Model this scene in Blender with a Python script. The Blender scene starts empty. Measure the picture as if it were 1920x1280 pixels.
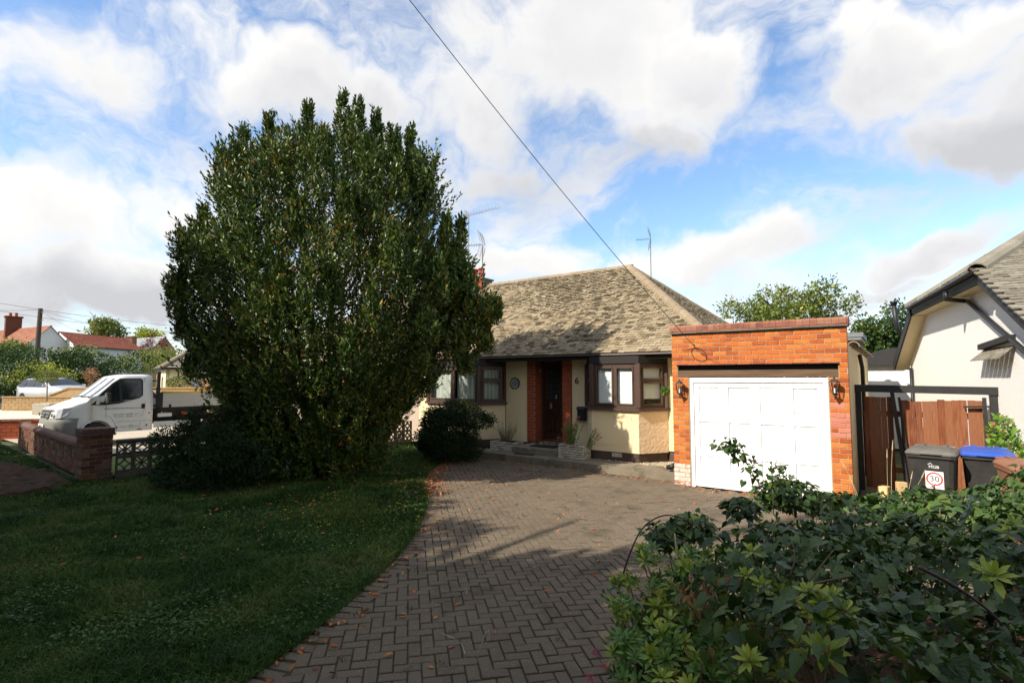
import bpy, math, random
import numpy as np
from mathutils import Vector, Matrix, noise as mnoise
random.seed(7); rng = np.random.default_rng(7)
S = bpy.context.scene
COL = S.collection
R = math.radians
PI = math.pi
# ------------------------------------------------------------------ camera
EYE = 2.05; YAW = R(36); PIT = R(3.95); FPX = 985.0
cam_d = bpy.data.cameras.new('camera'); cam = bpy.data.objects.new('camera', cam_d); COL.objects.link(cam)
cam_d.sensor_width = 36; cam_d.lens = 36*FPX/1920; cam_d.clip_start = .05; cam_d.clip_end = 2000
cam.location = (0, 0, EYE); cam.rotation_euler = (PI/2+PIT, 0, YAW)
S.camera = cam
FW = Vector((-math.sin(YAW)*math.cos(PIT), math.cos(YAW)*math.cos(PIT), math.sin(PIT)))
RT = Vector((math.cos(YAW), math.sin(YAW), 0)); UP = RT.cross(FW)
def at(px, py, f):                      # survey helper: photo pixel and distance in metres -> point in the place
    return Vector((0, 0, EYE)) + (FW + RT*((px-960)/FPX) - UP*((py-640)/FPX))*f
def atz(px, py, z=0.0):
    d = FW + RT*((px-960)/FPX) - UP*((py-640)/FPX); return Vector((0, 0, EYE)) + d*((z-EYE)/d.z)
def skydir(px, py): return (FW + RT*((px-960)/FPX) - UP*((py-640)/FPX)).normalized()
# ------------------------------------------------------------------ sun and sky
SUN_T = Vector((.47, 1.0, -.86)).normalized()       # the way sunlight travels
sun_el = math.asin(-SUN_T.z); sun_az = math.atan2(-SUN_T.x, -SUN_T.y)
sl = bpy.data.lights.new('sun', 'SUN'); so = bpy.data.objects.new('sun', sl); COL.objects.link(so)
sl.energy = 5.0; sl.angle = R(.55); sl.color = (1, .91, .78)
so.rotation_euler = (-SUN_T).to_track_quat('Z', 'Y').to_euler()
W = bpy.data.worlds.new('World'); S.world = W; W.use_nodes = True
nt = W.node_tree; nt.nodes.clear(); N = nt.nodes; L = nt.links
def wn(t, **k):
    n = N.new(t)
    for a, b in k.items(): setattr(n, a, b)
    return n
def wmath(op, a, b=None, c=None, clamp=False):
    n = wn('ShaderNodeMath', operation=op, use_clamp=clamp)
    for i, v in enumerate((a, b, c)):
        if v is None: continue
        if isinstance(v, (int, float)): n.inputs[i].default_value = v
        else: L.new(v, n.inputs[i])
    return n.outputs[0]
def wmap(v, a, b, c=0., d=1., sm=True):
    n = wn('ShaderNodeMapRange', interpolation_type='SMOOTHSTEP' if sm else 'LINEAR')
    L.new(v, n.inputs[0])
    for i, q in enumerate((a, b, c, d)): n.inputs[i+1].default_value = q
    return n.outputs[0]
def wvm(op, a, b):
    n = wn('ShaderNodeVectorMath', operation=op)
    for i, v in enumerate((a, b)):
        if isinstance(v, (tuple, Vector)): n.inputs[i].default_value = tuple(v)
        else: L.new(v, n.inputs[i])
    return n
def wnoise(vec, scale, det=6., rough=.55, w=None):
    n = wn('ShaderNodeTexNoise'); n.inputs['Scale'].default_value = scale; n.inputs['Detail'].default_value = det
    n.inputs['Roughness'].default_value = rough; L.new(vec, n.inputs['Vector']); return n
sky = wn('ShaderNodeTexSky', sky_type='NISHITA', sun_disc=False, sun_elevation=sun_el, sun_rotation=sun_az, air_density=1.0, dust_density=.6, ozone_density=2.0)
hs = wn('ShaderNodeHueSaturation'); hs.inputs['Saturation'].default_value = 1.08; hs.inputs['Value'].default_value = 1.0
L.new(sky.outputs[0], hs.inputs['Color'])
SKY_K = .165
sky_c = wvm('SCALE', hs.outputs[0], (0, 0, 0)); sky_c.inputs['Scale'].default_value = SKY_K
tc = wn('ShaderNodeTexCoord'); P = tc.outputs['Generated']
dn = wnoise(P, 3.2, 4.); dsub = wvm('SUBTRACT', dn.outputs['Color'], (.5, .5, .5)); dsc = wvm('SCALE', dsub.outputs[0], (0, 0, 0)); dsc.inputs['Scale'].default_value = .22
dn2 = wnoise(P, 12., 3.); dsub2 = wvm('SUBTRACT', dn2.outputs['Color'], (.5, .5, .5)); dsc2 = wvm('SCALE', dsub2.outputs[0], (0, 0, 0)); dsc2.inputs['Scale'].default_value = .07
PD = wvm('ADD', wvm('ADD', P, dsc.outputs[0]).outputs[0], dsc2.outputs[0]).outputs[0]
# cumulus banks: centre (by sky direction), half width, half height, tilt, strength
BL = [(1090, 70, 330, 150, 4, 1.), (1310, 150, 170, 150, 0, 1.), (1240, 255, 120, 60, 20, .9), (900, 170, 170, 120, 10, .9), (970, 290, 200, 70, -8, .8), (600, 180, 240, 100, 8, .9),
      (60, 150, 330, 120, 0, .66), (330, 40, 200, 70, 20, .58), (60, 440, 220, 100, 0, 1.), (230, 560, 330, 95, 0, 1.), (350, 400, 60, 50, 0, .8), (-160, 480, 300, 220, 0, 1.),
      (1770, 90, 230, 110, -32, 1.), (1880, 250, 220, 80, -10, 1.), (1610, 60, 120, 60, -40, .8), (2150, 120, 330, 200, 0, 1.), (1000, 480, 150, 60, 10, .9), (1330, 480, 190, 62, -16, 1.), (1190, 520, 130, 40, 0, .8),
      (1720, 470, 160, 50, -18, 1.), (1600, 530, 180, 40, 0, .8), (1950, 590, 140, 30, 0, .7), (700, 540, 300, 70, 0, .9), (640, 400, 200, 90, 0, .7), (900, -250, 600, 160, 0, .9), (1500, -330, 300, 120, 0, .8), (200, -260, 300, 110, 0, .8)]
acc = None; ush = None
for (px, py, hw, hh, tilt, st) in BL:
    c = skydir(px, py); r_ = (skydir(px+8, py)-skydir(px-8, py)).normalized(); u_ = r_.cross(c).normalized()
    a = R(tilt); r2 = r_*math.cos(a)-u_*math.sin(a); u2 = u_*math.cos(a)+r_*math.sin(a)
    cosang = (skydir(px, py).dot(FW)); k = 1.0/FPX*cosang
    dv = wvm('SUBTRACT', PD, c).outputs[0]
    x = wmath('DIVIDE', wvm('DOT_PRODUCT', dv, r2).outputs['Value'], hw*k); y = wmath('DIVIDE', wvm('DOT_PRODUCT', dv, u2).outputs['Value'], hh*k)
    z = wmath('DIVIDE', wvm('DOT_PRODUCT', dv, c).outputs['Value'], .9)
    rr = wmath('ADD', wmath('ADD', wmath('MULTIPLY', x, x), wmath('MULTIPLY', y, y)), wmath('MULTIPLY', z, z))
    g = wmath('MULTIPLY', wmath('POWER', 2.2, wmath('MULTIPLY', rr, -1.)), st)
    yb = wmath('MULTIPLY', g, y)
    acc = g if acc is None else wmath('MAXIMUM', acc, g); ush = yb if ush is None else wmath('ADD', ush, yb)
# the rest of the sky, behind and beside the view, carries the same broken cumulus
fn = wnoise(P, 2.1, 5.); facing = wvm('DOT_PRODUCT', P, tuple(FW)).outputs['Value']
rest = wmath('MULTIPLY', wmap(fn.outputs['Fac'], .40, .62), wmap(facing, .55, .2, 0., 1.))
acc = wmath('MAXIMUM', acc, wmath('MULTIPLY', rest, .9))
fb = wnoise(PD, 7., 9., .6); fb2 = wnoise(PD, 2.6, 5., .5)
dens = wmath('ADD', acc, wmath('MULTIPLY', wmath('SUBTRACT', fb.outputs['Fac'], .5), 1.15))
mask = wmap(dens, .32, .80)
# wisps of high cloud
mp = wn('ShaderNodeMapping'); mp.inputs['Rotation'].default_value = (0, 0, .9); mp.inputs['Scale'].default_value = (1.1, 3.2, 4.2); L.new(PD, mp.inputs['Vector'])
ci = wnoise(mp.outputs[0], 2.3, 7., .62); wisp = wmath('MULTIPLY', wmap(ci.outputs['Fac'], .36, .68), .85)
mask2 = wmath('MAXIMUM', mask, wisp)
# cloud colour: white tops, soft grey bases
shade = wmath('ADD', wmath('MULTIPLY', ush, .55), wmath('MULTIPLY', wmath('SUBTRACT', fb2.outputs['Fac'], .5), 1.8))
thick = wmap(dens, .55, 1.05)
lit = wmath('SUBTRACT', wmath('ADD', .82, shade), wmath('MULTIPLY', thick, .34), clamp=True)
cr = wn('ShaderNodeValToRGB'); e = cr.color_ramp.elements
e[0].position = 0; e[0].color = (.43, .435, .455, 1); e[1].position = 1; e[1].color = (.70, .69, .67, 1)
m_ = e.new(.45); m_.color = (.57, .57, .58, 1)
L.new(lit, cr.inputs[0])
mx = wn('ShaderNodeMix', data_type='RGBA'); L.new(mask2, mx.inputs['Factor']); L.new(sky_c.outputs[0], mx.inputs['A']); L.new(cr.outputs[0], mx.inputs['B'])
bg = wn('ShaderNodeBackground'); L.new(mx.outputs['Result'], bg.inputs['Color']); bg.inputs['Strength'].default_value = 1.0
wo = wn('ShaderNodeOutputWorld'); L.new(bg.outputs[0], wo.inputs['Surface'])
S.view_settings.view_transform = 'Standard'; S.view_settings.look = 'None'; S.view_settings.exposure = 0.60; S.view_settings.gamma = 1.0
S.view_settings.use_curve_mapping = False
S.render.engine = 'CYCLES'; S.cycles.max_bounces = 5; S.cycles.transparent_max_bounces = 10
# ------------------------------------------------------------------ helpers: objects
WM = {}
def tag(o, label=None, cat=None, group=None, kind=None):
    if label: o['label'] = label
    if cat: o['category'] = cat
    if group: o['group'] = group
    if kind: o['kind'] = kind
    return o
def link(name, data, parent=None, mw=None):
    o = bpy.data.objects.new(name, data); COL.objects.link(o)
    mw = mw or Matrix.Identity(4); WM[o.name] = mw
    if parent is not None:
        o.parent = parent; o.matrix_parent_inverse = WM[parent.name].inverted(); o.matrix_basis = mw
    else: o.matrix_basis = mw
    return o
def thing(name, loc, label, cat, group=None):
    o = link(name, None, None, Matrix.Translation(Vector(loc))); o.empty_display_size = .2
    return tag(o, label, cat, group)
def mkmesh(name, v, f, mats, mi=None, smooth=False):
    m = bpy.data.meshes.new(name); m.from_pydata([tuple(p) for p in v], [], f)
    for q in (mats if isinstance(mats, (list, tuple)) else [mats]): m.materials.append(q)
    if mi is not None: m.polygons.foreach_set('material_index', mi)
    if smooth: m.polygons.foreach_set('use_smooth', [True]*len(f))
    m.update(); return m
def npmesh(name, v, faces, mats, mi=None, smooth=False):      # faces: (n,k) int array
    m = bpy.data.meshes.new(name); n, k = faces.shape
    m.vertices.add(len(v)); m.vertices.foreach_set('co', np.asarray(v, np.float32).ravel())
    m.loops.add(n*k); m.loops.foreach_set('vertex_index', faces.astype(np.int32).ravel())
    m.polygons.add(n); m.polygons.foreach_set('loop_start', np.arange(0, n*k, k, dtype=np.int32)); m.polygons.foreach_set('loop_total', np.full(n, k, np.int32))
    for q in (mats if isinstance(mats, (list, tuple)) else [mats]): m.materials.append(q)
    if mi is not None: m.polygons.foreach_set('material_index', np.asarray(mi, np.int32))
    if smooth: m.polygons.foreach_set('use_smooth', np.ones(n, bool))
    m.update(calc_edges=True); m.validate(); return m
class MB:
    def __init__(s, M=None): s.v = []; s.f = []; s.m = []; s.M = M or Matrix.Identity(4); s.mi = 0
    def add(s, vs, fs):
        b = len(s.v); s.v += [s.M @ Vector(p) for p in vs]; s.f += [tuple(b+i for i in q) for q in fs]; s.m += [s.mi]*len(fs); return s
    def box(s, x0, x1, y0, y1, z0, z1, T=None, ch=0.0):
        if ch > 0:
            c = ch; vs = []; 
            X = (x0, x1); Y = (y0, y1); Z = (z0, z1)
            idx = {}
            for i in (0, 1):
                for j in (0, 1):
                    for k in (0, 1):
                        sx = c if i == 0 else -c; sy = c if j == 0 else -c; sz = c if k == 0 else -c
                        idx[i, j, k, 0] = len(vs); vs.append((X[i], Y[j]+sy, Z[k]+sz))
                        idx[i, j, k, 1] = len(vs); vs.append((X[i]+sx, Y[j], Z[k]+sz))
                        idx[i, j, k, 2] = len(vs); vs.append((X[i]+sx, Y[j]+sy, Z[k]))
            F = []
            for i in (0, 1): F.append((idx[i, 0, 0, 0], idx[i, 1, 0, 0], idx[i, 1, 1, 0], idx[i, 0, 1, 0]))
            for j in (0, 1): F.append((idx[0, j, 0, 1], idx[1, j, 0, 1], idx[1, j, 1, 1], idx[0, j, 1, 1]))
            for k in (0, 1): F.append((idx[0, 0, k, 2], idx[1, 0, k, 2], idx[1, 1, k, 2], idx[0, 1, k, 2]))
            for j in (0, 1):
                for k in (0, 1): F.append((idx[0, j, k, 1], idx[1, j, k, 1], idx[1, j, k, 2], idx[0, j, k, 2]))
            for i in (0, 1):
                for k in (0, 1): F.append((idx[i, 0, k, 0], idx[i, 1, k, 0], idx[i, 1, k, 2], idx[i, 0, k, 2]))
            for i in (0, 1):
                for j in (0, 1): F.append((idx[i, j, 0, 0], idx[i, j, 1, 0], idx[i, j, 1, 1], idx[i, j, 0, 1]))
            for i in (0, 1):
                for j in (0, 1):
                    for k in (0, 1): F.append((idx[i, j, k, 0], idx[i, j, k, 1], idx[i, j, k, 2]))
        else:
            vs = [(x, y, z) for x in (x0, x1) for y in (y0, y1) for z in (z0, z1)]
            F = [(0, 1, 3, 2), (4, 6, 7, 5), (0, 4, 5, 1), (2, 3, 7, 6), (0, 2, 6, 4), (1, 5, 7, 3)]
        if T is not None: vs = [T @ Vector(p) for p in vs]
        return s.add(vs, F)
    def beam(s, a, b, w, h=None, up=(0, 0, 1)):
        a, b = Vector(a), Vector(b); d = (b-a); ln = d.length; d.normalize(); h = h or w
        x = d.cross(Vector(up)); 
        if x.length < 1e-4: x = d.cross(Vector((1, 0, 0)))
        x.normalize(); z = x.cross(d)
        T = Matrix((x.to_4d(), d.to_4d(), z.to_4d(), (0, 0, 0, 1))).transposed(); T = Matrix.Translation(a) @ Matrix(((x.x, d.x, z.x, 0), (x.y, d.y, z.y, 0), (x.z, d.z, z.z, 0), (0, 0, 0, 1)))
        return s.box(-w/2, w/2, 0, ln, -h/2, h/2, T)
    def tube(s, pts, r, n=8, cap=True, arc=None, flip=False):
        pts = [Vector(p) for p in pts]; rs = r if isinstance(r, (list, tuple)) else [r]*len(pts)
        vs = []; prev = None
        for i, p in enumerate(pts):
            d = (pts[min(i+1, len(pts)-1)]-pts[max(i-1, 0)]).normalized()
            if prev is None:
                x = d.cross(Vector((0, 0, 1)))
                if x.length < 1e-3: x = d.cross(Vector((0, 1, 0)))
            else: x = prev - d*prev.dot(d)
            x.normalize(); prev = x.copy(); y = d.cross(x)
            for k in range(n if arc is None else n+1):
                a = 2*PI*k/n if arc is None else arc[0]+(arc[1]-arc[0])*k/n
                vs.append(p + x*rs[i]*math.cos(a) + y*rs[i]*math.sin(a))
        w = n if arc is None else n+1; F = []
        for i in range(len(pts)-1):
            for k in range(n):
                k2 = (k+1) % n if arc is None else k+1
                F.append((i*w+k, i*w+k2, (i+1)*w+k2, (i+1)*w+k))
        if cap and arc is None:
            F.append(tuple(range(n))[::-1]); F.append(tuple((len(pts)-1)*w+k for k in range(n)))
        return s.add(vs, F)
    def lathe(s, prof, n=16, c=(0, 0, 0), T=None):
        vs = []; c = Vector(c)
        for (r, z) in prof:
            for k in range(n): a = 2*PI*k/n; p = Vector((r*math.cos(a), r*math.sin(a), z)); vs.append((T @ p if T else p)+c)
        F = [(i*n+k, i*n+(k+1) % n, (i+1)*n+(k+1) % n, (i+1)*n+k) for i in range(len(prof)-1) for k in range(n)]
        F.append(tuple(range(n))[::-1]); F.append(tuple((len(prof)-1)*n+k for k in range(n)))
        return s.add(vs, F)
    def prism(s, poly, a, b, axis='z', T=None):     # polygon (2D) extruded from a to b along an axis
        def P3(p, t): return {'z': (p[0], p[1], t), 'y': (p[0], t, p[1]), 'x': (t, p[0], p[1])}[axis]
        n = len(poly); vs = [P3(p, a) for p in poly]+[P3(p, b) for p in poly]
        if T is not None: vs = [T @ Vector(p) for p in vs]
        return s.add(vs, [tuple(range(n)), tuple(range(2*n-1, n-1, -1))]+[(i, (i+1) % n, n+(i+1) % n, n+i) for i in range(n)])
    def poly(s, pts, off=None):
        pts = [Vector(p) for p in pts]
        if off is None: return s.add(pts, [tuple(range(len(pts)))])
        off = Vector(off); n = len(pts)
        return s.add(pts+[p+off for p in pts], [tuple(range(n)), tuple(range(2*n-1, n-1, -1))]+[(i, (i+1) % n, n+(i+1) % n, n+i) for i in range(n)])
    def mesh(s, name, mats, smooth=False): return mkmesh(name, s.v, s.f, mats, s.m, smooth)
    def build(s, name, mats, parent=None, smooth=False, mw=None): return link(name, s.mesh(name, mats, smooth), parent, mw)
# ------------------------------------------------------------------ helpers: materials
def mat(name, cols, rough=.7, scale=6., bump=0., bscale=40., var=.5, nz=.5, spec=.3, metal=0., trans=0., det=5., stretch=None, coat=0., stain=None, objc=False):
    """cols: list of colours along a ramp driven by island/object random (var) plus noise (nz)."""
    m = bpy.data.materials.new(name); m.use_nodes = True; t = m.node_tree; n = t.nodes; l = t.links
    b = n['Principled BSDF']; b.inputs['Roughness'].default_value = rough; b.inputs['Specular IOR Level'].default_value = spec; b.inputs['Metallic'].default_value = metal
    if coat: b.inputs['Coat Weight'].default_value = coat; b.inputs['Coat Roughness'].default_value = .08
    if len(cols) == 1: cols = [cols[0], cols[0]]
    geo = n.new('ShaderNodeNewGeometry'); oi = n.new('ShaderNodeObjectInfo')
    def mth(op, a, c=None, d=None, cl=False):
        q = n.new('ShaderNodeMath'); q.operation = op; q.use_clamp = cl
        for i, v in enumerate((a, c, d)):
            if v is None: continue
            if isinstance(v, (int, float)): q.inputs[i].default_value = v
            else: l.new(v, q.inputs[i])
        return q.outputs[0]
    rnd = mth('FRACT', mth('ADD', geo.outputs['Random Per Island'], oi.outputs['Random']))
    vec = geo.outputs['Position']
    if objc:
        tcx = n.new('ShaderNodeTexCoord'); vec = tcx.outputs['Object']
    if stretch:
        mpn = n.new('ShaderNodeMapping'); mpn.inputs['Scale'].default_value = stretch; l.new(vec, mpn.inputs['Vector']); vec = mpn.outputs[0]
    no = n.new('ShaderNodeTexNoise'); no.inputs['Scale'].default_value = scale; no.inputs['Detail'].default_value = det; no.inputs['Roughness'].default_value = .6; l.new(vec, no.inputs['Vector'])
    nv = mth('MULTIPLY', mth('SUBTRACT', no.outputs['Fac'], .5), nz*3.)
    fac = mth('ADD', mth('ADD', mth('MULTIPLY', mth('SUBTRACT', rnd, .5), var*2.), .5), nv, cl=True)
    cr = n.new('ShaderNodeValToRGB'); el = cr.color_ramp.elements
    for i, c in enumerate(cols):
        p = i/(len(cols)-1)
        if i == 0: el[0].position = 0; el[0].color = (*c, 1)
        elif i == len(cols)-1: el[-1].position = 1; el[-1].color = (*c, 1)
        else: q = el.new(p); q.color = (*c, 1)
    l.new(fac, cr.inputs[0]); colout = cr.outputs[0]
    if stain:       # (colour, noise scale, threshold, strength): weathering with a shape of its own
        for (sc, ss, th, am) in (stain if isinstance(stain[0], (tuple, list)) and isinstance(stain[0][0], (tuple, list)) else [stain]):
            sn = n.new('ShaderNodeTexNoise'); sn.inputs['Scale'].default_value = ss; sn.inputs['Detail'].default_value = 7; sn.inputs['Roughness'].default_value = .65; l.new(vec, sn.inputs['Vector'])
            mr = n.new('ShaderNodeMapRange'); l.new(sn.outputs['Fac'], mr.inputs[0]); mr.inputs[1].default_value = th; mr.inputs[2].default_value = th+.12; mr.inputs[4].default_value = am
            mxx = n.new('ShaderNodeMix'); mxx.data_type = 'RGBA'; l.new(mr.outputs[0], mxx.inputs['Factor']); l.new(colout, mxx.inputs['A']); mxx.inputs['B'].default_value = (*sc, 1); colout = mxx.outputs['Result']
    l.new(colout, b.inputs['Base Color'])
    if bump:
        bn = n.new('ShaderNodeTexNoise'); bn.inputs['Scale'].default_value = bscale; bn.inputs['Detail'].default_value = 4; l.new(vec, bn.inputs['Vector'])
        bb = n.new('ShaderNodeBump'); bb.inputs['Strength'].default_value = bump; bb.inputs['Distance'].default_value = .02; l.new(bn.outputs['Fac'], bb.inputs['Height']); l.new(bb.outputs[0], b.inputs['Normal'])
    if trans:
        tr = n.new('ShaderNodeBsdfTranslucent'); l.new(colout, tr.inputs['Color']); ms = n.new('ShaderNodeMixShader'); ms.inputs[0].default_value = trans
        l.new(b.outputs[0], ms.inputs[1]); l.new(tr.outputs[0], ms.inputs[2]); l.new(ms.outputs[0], n['Material Output'].inputs['Surface'])
    return m
M = {}
M['garage_brick'] = mat('garage_brick', [(.32, .075, .022), (.47, .118, .026), (.54, .15, .032), (.60, .215, .05)], .88, 9, .7, 110, .46, .35, stain=(((.42, .29, .20), 4, .62, .55), ((.16, .07, .04), 9, .66, .35)))
M['pink_brick'] = mat('pink_brick', [(.48, .15, .10), (.55, .20, .14)], .85, 9, .4, 120)
M['pier_brick'] = mat('pier_brick', [(.28, .055, .02), (.38, .08, .026), (.33, .05, .018)], .8, 9, .3, 120, .4, .2)
M['salt_brick'] = mat('salt_brick', [(.40, .14, .07), (.62, .50, .42), (.7, .64, .58)], .9, 14, .8, 90, .3, .9)
M['wall_brick'] = mat('wall_brick', [(.065, .025, .017), (.125, .042, .024), (.16, .065, .034), (.22, .14, .08)], .9, 6, .6, 90, .42, .4, stain=((.07, .08, .04), 2.5, .55, .7))
M['yellow_brick'] = mat('yellow_brick', [(.30, .19, .09), (.42, .29, .14), (.36, .21, .10)], .9, 6, .4, 60, .4, .3)
M['mortar'] = mat('mortar', [(.36, .28, .18), (.48, .40, .28)], .95, 20, .5, 150)
M['mortar_dark'] = mat('mortar_dark', [(.14, .12, .09), (.24, .21, .17)], .95, 10, .5, 150)
M['coping'] = mat('coping', [(.16, .06, .045), (.28, .11, .07), (.30, .15, .10)], .85, 7, .5, 60, .35, .4, stain=((.20, .19, .15), 8, .58, .7))
M['wall_coping'] = mat('wall_coping', [(.09, .05, .04), (.16, .085, .065)], .85, 7, .5, 60, .35, .4, stain=((.13, .13, .10), 8, .58, .6))
M['cream'] = mat('cream', [(.70, .57, .34), (.78, .65, .41)], .85, 1.2, .55, 26, 0, .35, stain=((.48, .40, .27), 2.2, .68, .4))
M['pinkcream'] = mat('pinkcream', [(.70, .52, .36), (.76, .58, .41)], .85, 1.2, .8, 14, 0, .3)
M['plinth'] = mat('plinth', [(.06, .04, .03), (.11, .075, .058)], .85, 5, .3, 60, 0, .5, stain=((.3, .26, .2), 7, .64, .5))
M['timber'] = mat('timber', [(.050, .029, .021), (.095, .056, .042)], .45, 8, .2, 60, 0, .5, stretch=(1, 1, .25), spec=.4)
M['door_wood'] = mat('door_wood', [(.035, .015, .010), (.06, .024, .015)], .4, 6, .15, 50, 0, .5, stretch=(3, 3, .5))
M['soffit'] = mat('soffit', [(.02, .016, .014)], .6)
M['gutter_brown'] = mat('gutter_brown', [(.05, .032, .024), (.09, .06, .045)], .5, 4)
M['black'] = mat('black', [(.012, .012, .013), (.022, .022, .024)], .45, 5, 0, 1, 0, .5, spec=.4)
M['blackwood'] = mat('blackwood', [(.018, .018, .019), (.035, .034, .033)], .6, 10, .3, 60, 0, .6)
M['black_iron'] = mat('black_iron', [(.03, .024, .02), (.06, .045, .035)], .5, 40, .2, 120)
M['white_pvc'] = mat('white_pvc', [(.80, .80, .79), (.84, .84, .83)], .35, 3, 0, 1, 0, .3, stain=((.6, .58, .52), 3.5, .72, .4))
M['white_paint'] = mat('white_paint', [(.80, .79, .77), (.84, .83, .81)], .6, 3)
M['roof_tile'] = mat('roof_tile', [(.08, .06, .035), (.19, .148, .09), (.27, .215, .135), (.33, .27, .175), (.22, .178, .115)], .92, 2.6, .6, 70, .5, .22, stain=(((.07, .055, .035), 9., .60, .45), ((.40, .37, .28), 26., .64, .5)))
M['hip_tile'] = mat('hip_tile', [(.22, .17, .11), (.32, .25, .17)], .92, 8, .6, 80, .3, .6, stain=((.14, .11, .08), 12, .60, .6))
M['moss'] = mat('moss', [(.016, .012, .006), (.038, .028, .014)], 1., 30, .8, 90, .5, .5)
M['tile_grey'] = mat('tile_grey', [(.14, .125, .095), (.22, .20, .155), (.28, .26, .21)], .92, 3, .5, 70, .35, .3, stain=((.52, .50, .45), 16., .61, .8))
M['render_white'] = mat('render_white', [(.84, .83, .80), (.88, .87, .85)], .9, 1.5, 1., 75, 0, .3, stain=((.70, .67, .60), 1.4, .68, .35))
M['block'] = mat('block', [(.12, .09, .06), (.155, .12, .082), (.18, .142, .098), (.21, .158, .108)], .9, .9, .8, 160, .14, .45, stain=(((.50, .46, .41), 75., .585, .8), ((.075, .066, .042), 1.6, .54, .6)))
M['joint'] = mat('joint', [(.04, .038, .018), (.085, .08, .04)], 1., 14, .5, 90)
M['concrete'] = mat('concrete', [(.15, .125, .09), (.26, .22, .16)], .9, 2.5, .6, 60, .15, .6, stain=((.075, .07, .045), 3, .52, .7))
M['pale_concrete'] = mat('pale_concrete', [(.40, .35, .27), (.5, .45, .36)], .9, 2.5, .5, 60, .15, .6)
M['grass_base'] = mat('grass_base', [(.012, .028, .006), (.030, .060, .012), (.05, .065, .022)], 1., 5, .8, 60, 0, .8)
M['grass'] = mat('grass', [(.018, .048, .006), (.036, .090, .010), (.062, .130, .015), (.13, .15, .04)], .55, .9, 0, 1, .38, 1.1, trans=.25)
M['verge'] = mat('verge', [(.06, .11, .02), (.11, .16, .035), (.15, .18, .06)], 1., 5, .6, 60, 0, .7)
M['soil'] = mat('soil', [(.030, .015, .008), (.07, .036, .02), (.10, .055, .032)], 1., 8, 1., 50, .3, .6)
M['gravel'] = mat('gravel', [(.42, .33, .22), (.62, .52, .38), (.75, .68, .55)], .9, 60, 1., 90, .4, .8)
M['ground'] = mat('ground', [(.04, .06, .02), (.09, .09, .045)], 1., .6, .3, 10, 0, .7)
M['asphalt'] = mat('asphalt', [(.045, .045, .047), (.065, .064, .063)], .9, 3, .4, 90)
M['van_white'] = mat('van_white', [(.70, .70, .67), (.76, .76, .74)], .35, 2, 0, 1, 0, .4, coat=.4, stain=((.40, .34, .24), 1.6, .66, .35))
M['grey_plastic'] = mat('grey_plastic', [(.17, .17, .15), (.21, .21, .185)], .55, 4)
M['dark_plastic'] = mat('dark_plastic', [(.02, .02, .02), (.035, .034, .03)], .6, 4)
M['rust'] = mat('rust', [(.22, .075, .02), (.35, .14, .04)], .9, 30)
M['alu'] = mat('alu', [(.50, .49, .47), (.58, .57, .55)], .45, 3, 0, 1, .2, .4, metal=.35)
M['rubber'] = mat('rubber', [(.015, .015, .015), (.03, .03, .03)], .8, 10)
M['silver'] = mat('silver', [(.55, .56, .57)], .3, 3, metal=.5, coat=.5)
M['steel'] = mat('steel', [(.16, .16, .16), (.24, .24, .235)], .55, 10, metal=.3)
M['brass'] = mat('brass', [(.75, .68, .5)], .3, 10, metal=.6)
M['chrome'] = mat('chrome', [(.7, .7, .7)], .15, 10, metal=.9)
M['lens'] = mat('lens', [(.75, .76, .78), (.5, .5, .52)], .1, 30, 0, 1, 0, .6, coat=1.)
M['red_lens'] = mat('red_lens', [(.45, .05, .02)], .3)
M['orange_lens'] = mat('orange_lens', [(.8, .4, .06)], .3)
M['yellow'] = mat('yellow', [(.72, .42, .03), (.8, .5, .05)], .4, 10)
M['green_paint'] = mat('green_paint', [(.03, .18, .10)], .4)
M['fence_red'] = mat('fence_red', [(.10, .034, .016), (.20, .062, .026), (.28, .11, .05), (.20, .10, .06)], .8, 5, .5, 70, .35, .5, stretch=(6, 6, .5), stain=((.34, .28, .23), 9., .60, .8))
M['plank'] = mat('plank', [(.55, .38, .18), (.66, .48, .26)], .8, 8, .3, 60)
M['bin_black'] = mat('bin_black', [(.022, .022, .022), (.045, .043, .040)], .5, 6, .1, 60, 0, .8)
M['bin_lid_grey'] = mat('bin_lid_grey', [(.10, .095, .082), (.15, .142, .128)], .5, 6, .1, 60, 0, .8)
M['bin_blue'] = mat('bin_blue', [(.03, .08, .38), (.05, .11, .45)], .4, 6)
M['bin_brown'] = mat('bin_brown', [(.20, .085, .045), (.26, .12, .07)], .5, 6)
M['ink_black'] = mat('ink_black', [(.02, .02, .02)], .6)
M['ink_white'] = mat('ink_white', [(.8, .8, .8)], .6)
M['ink_red'] = mat('ink_red', [(.62, .04, .03)], .6)
M['ink_pink'] = mat('ink_pink', [(.5, .06, .25)], .6)
M['ink_grey'] = mat('ink_grey', [(.24, .26, .25)], .6)
M['ink_green'] = mat('ink_green', [(.22, .42, .05)], .6)
M['ink_blue'] = mat('ink_blue', [(.05, .12, .25)], .6)
M['blind'] = mat('blind', [(.80, .81, .79), (.86, .87, .85)], .6, 3, 0, 1, .2, .2)
M['curtain'] = mat('curtain', [(.40, .42, .38), (.52, .53, .49)], .9, 3, 0, 1, 0, .3)
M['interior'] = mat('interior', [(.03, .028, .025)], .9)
M['terracotta'] = mat('terracotta', [(.38, .07, .04), (.46, .10, .05)], .8, 6)
M['stone_pale'] = mat('stone_pale', [(.30, .27, .20), (.48, .44, .35), (.56, .52, .44)], .9, 14, .6, 80, .4, .5, stain=((.10, .09, .05), 7, .6, .6))
M['lintel'] = mat('lintel', [(.07, .045, .028), (.16, .10, .06)], .85, 7, .4, 60, .2, .7, stretch=(.3, 1, 3))
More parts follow.
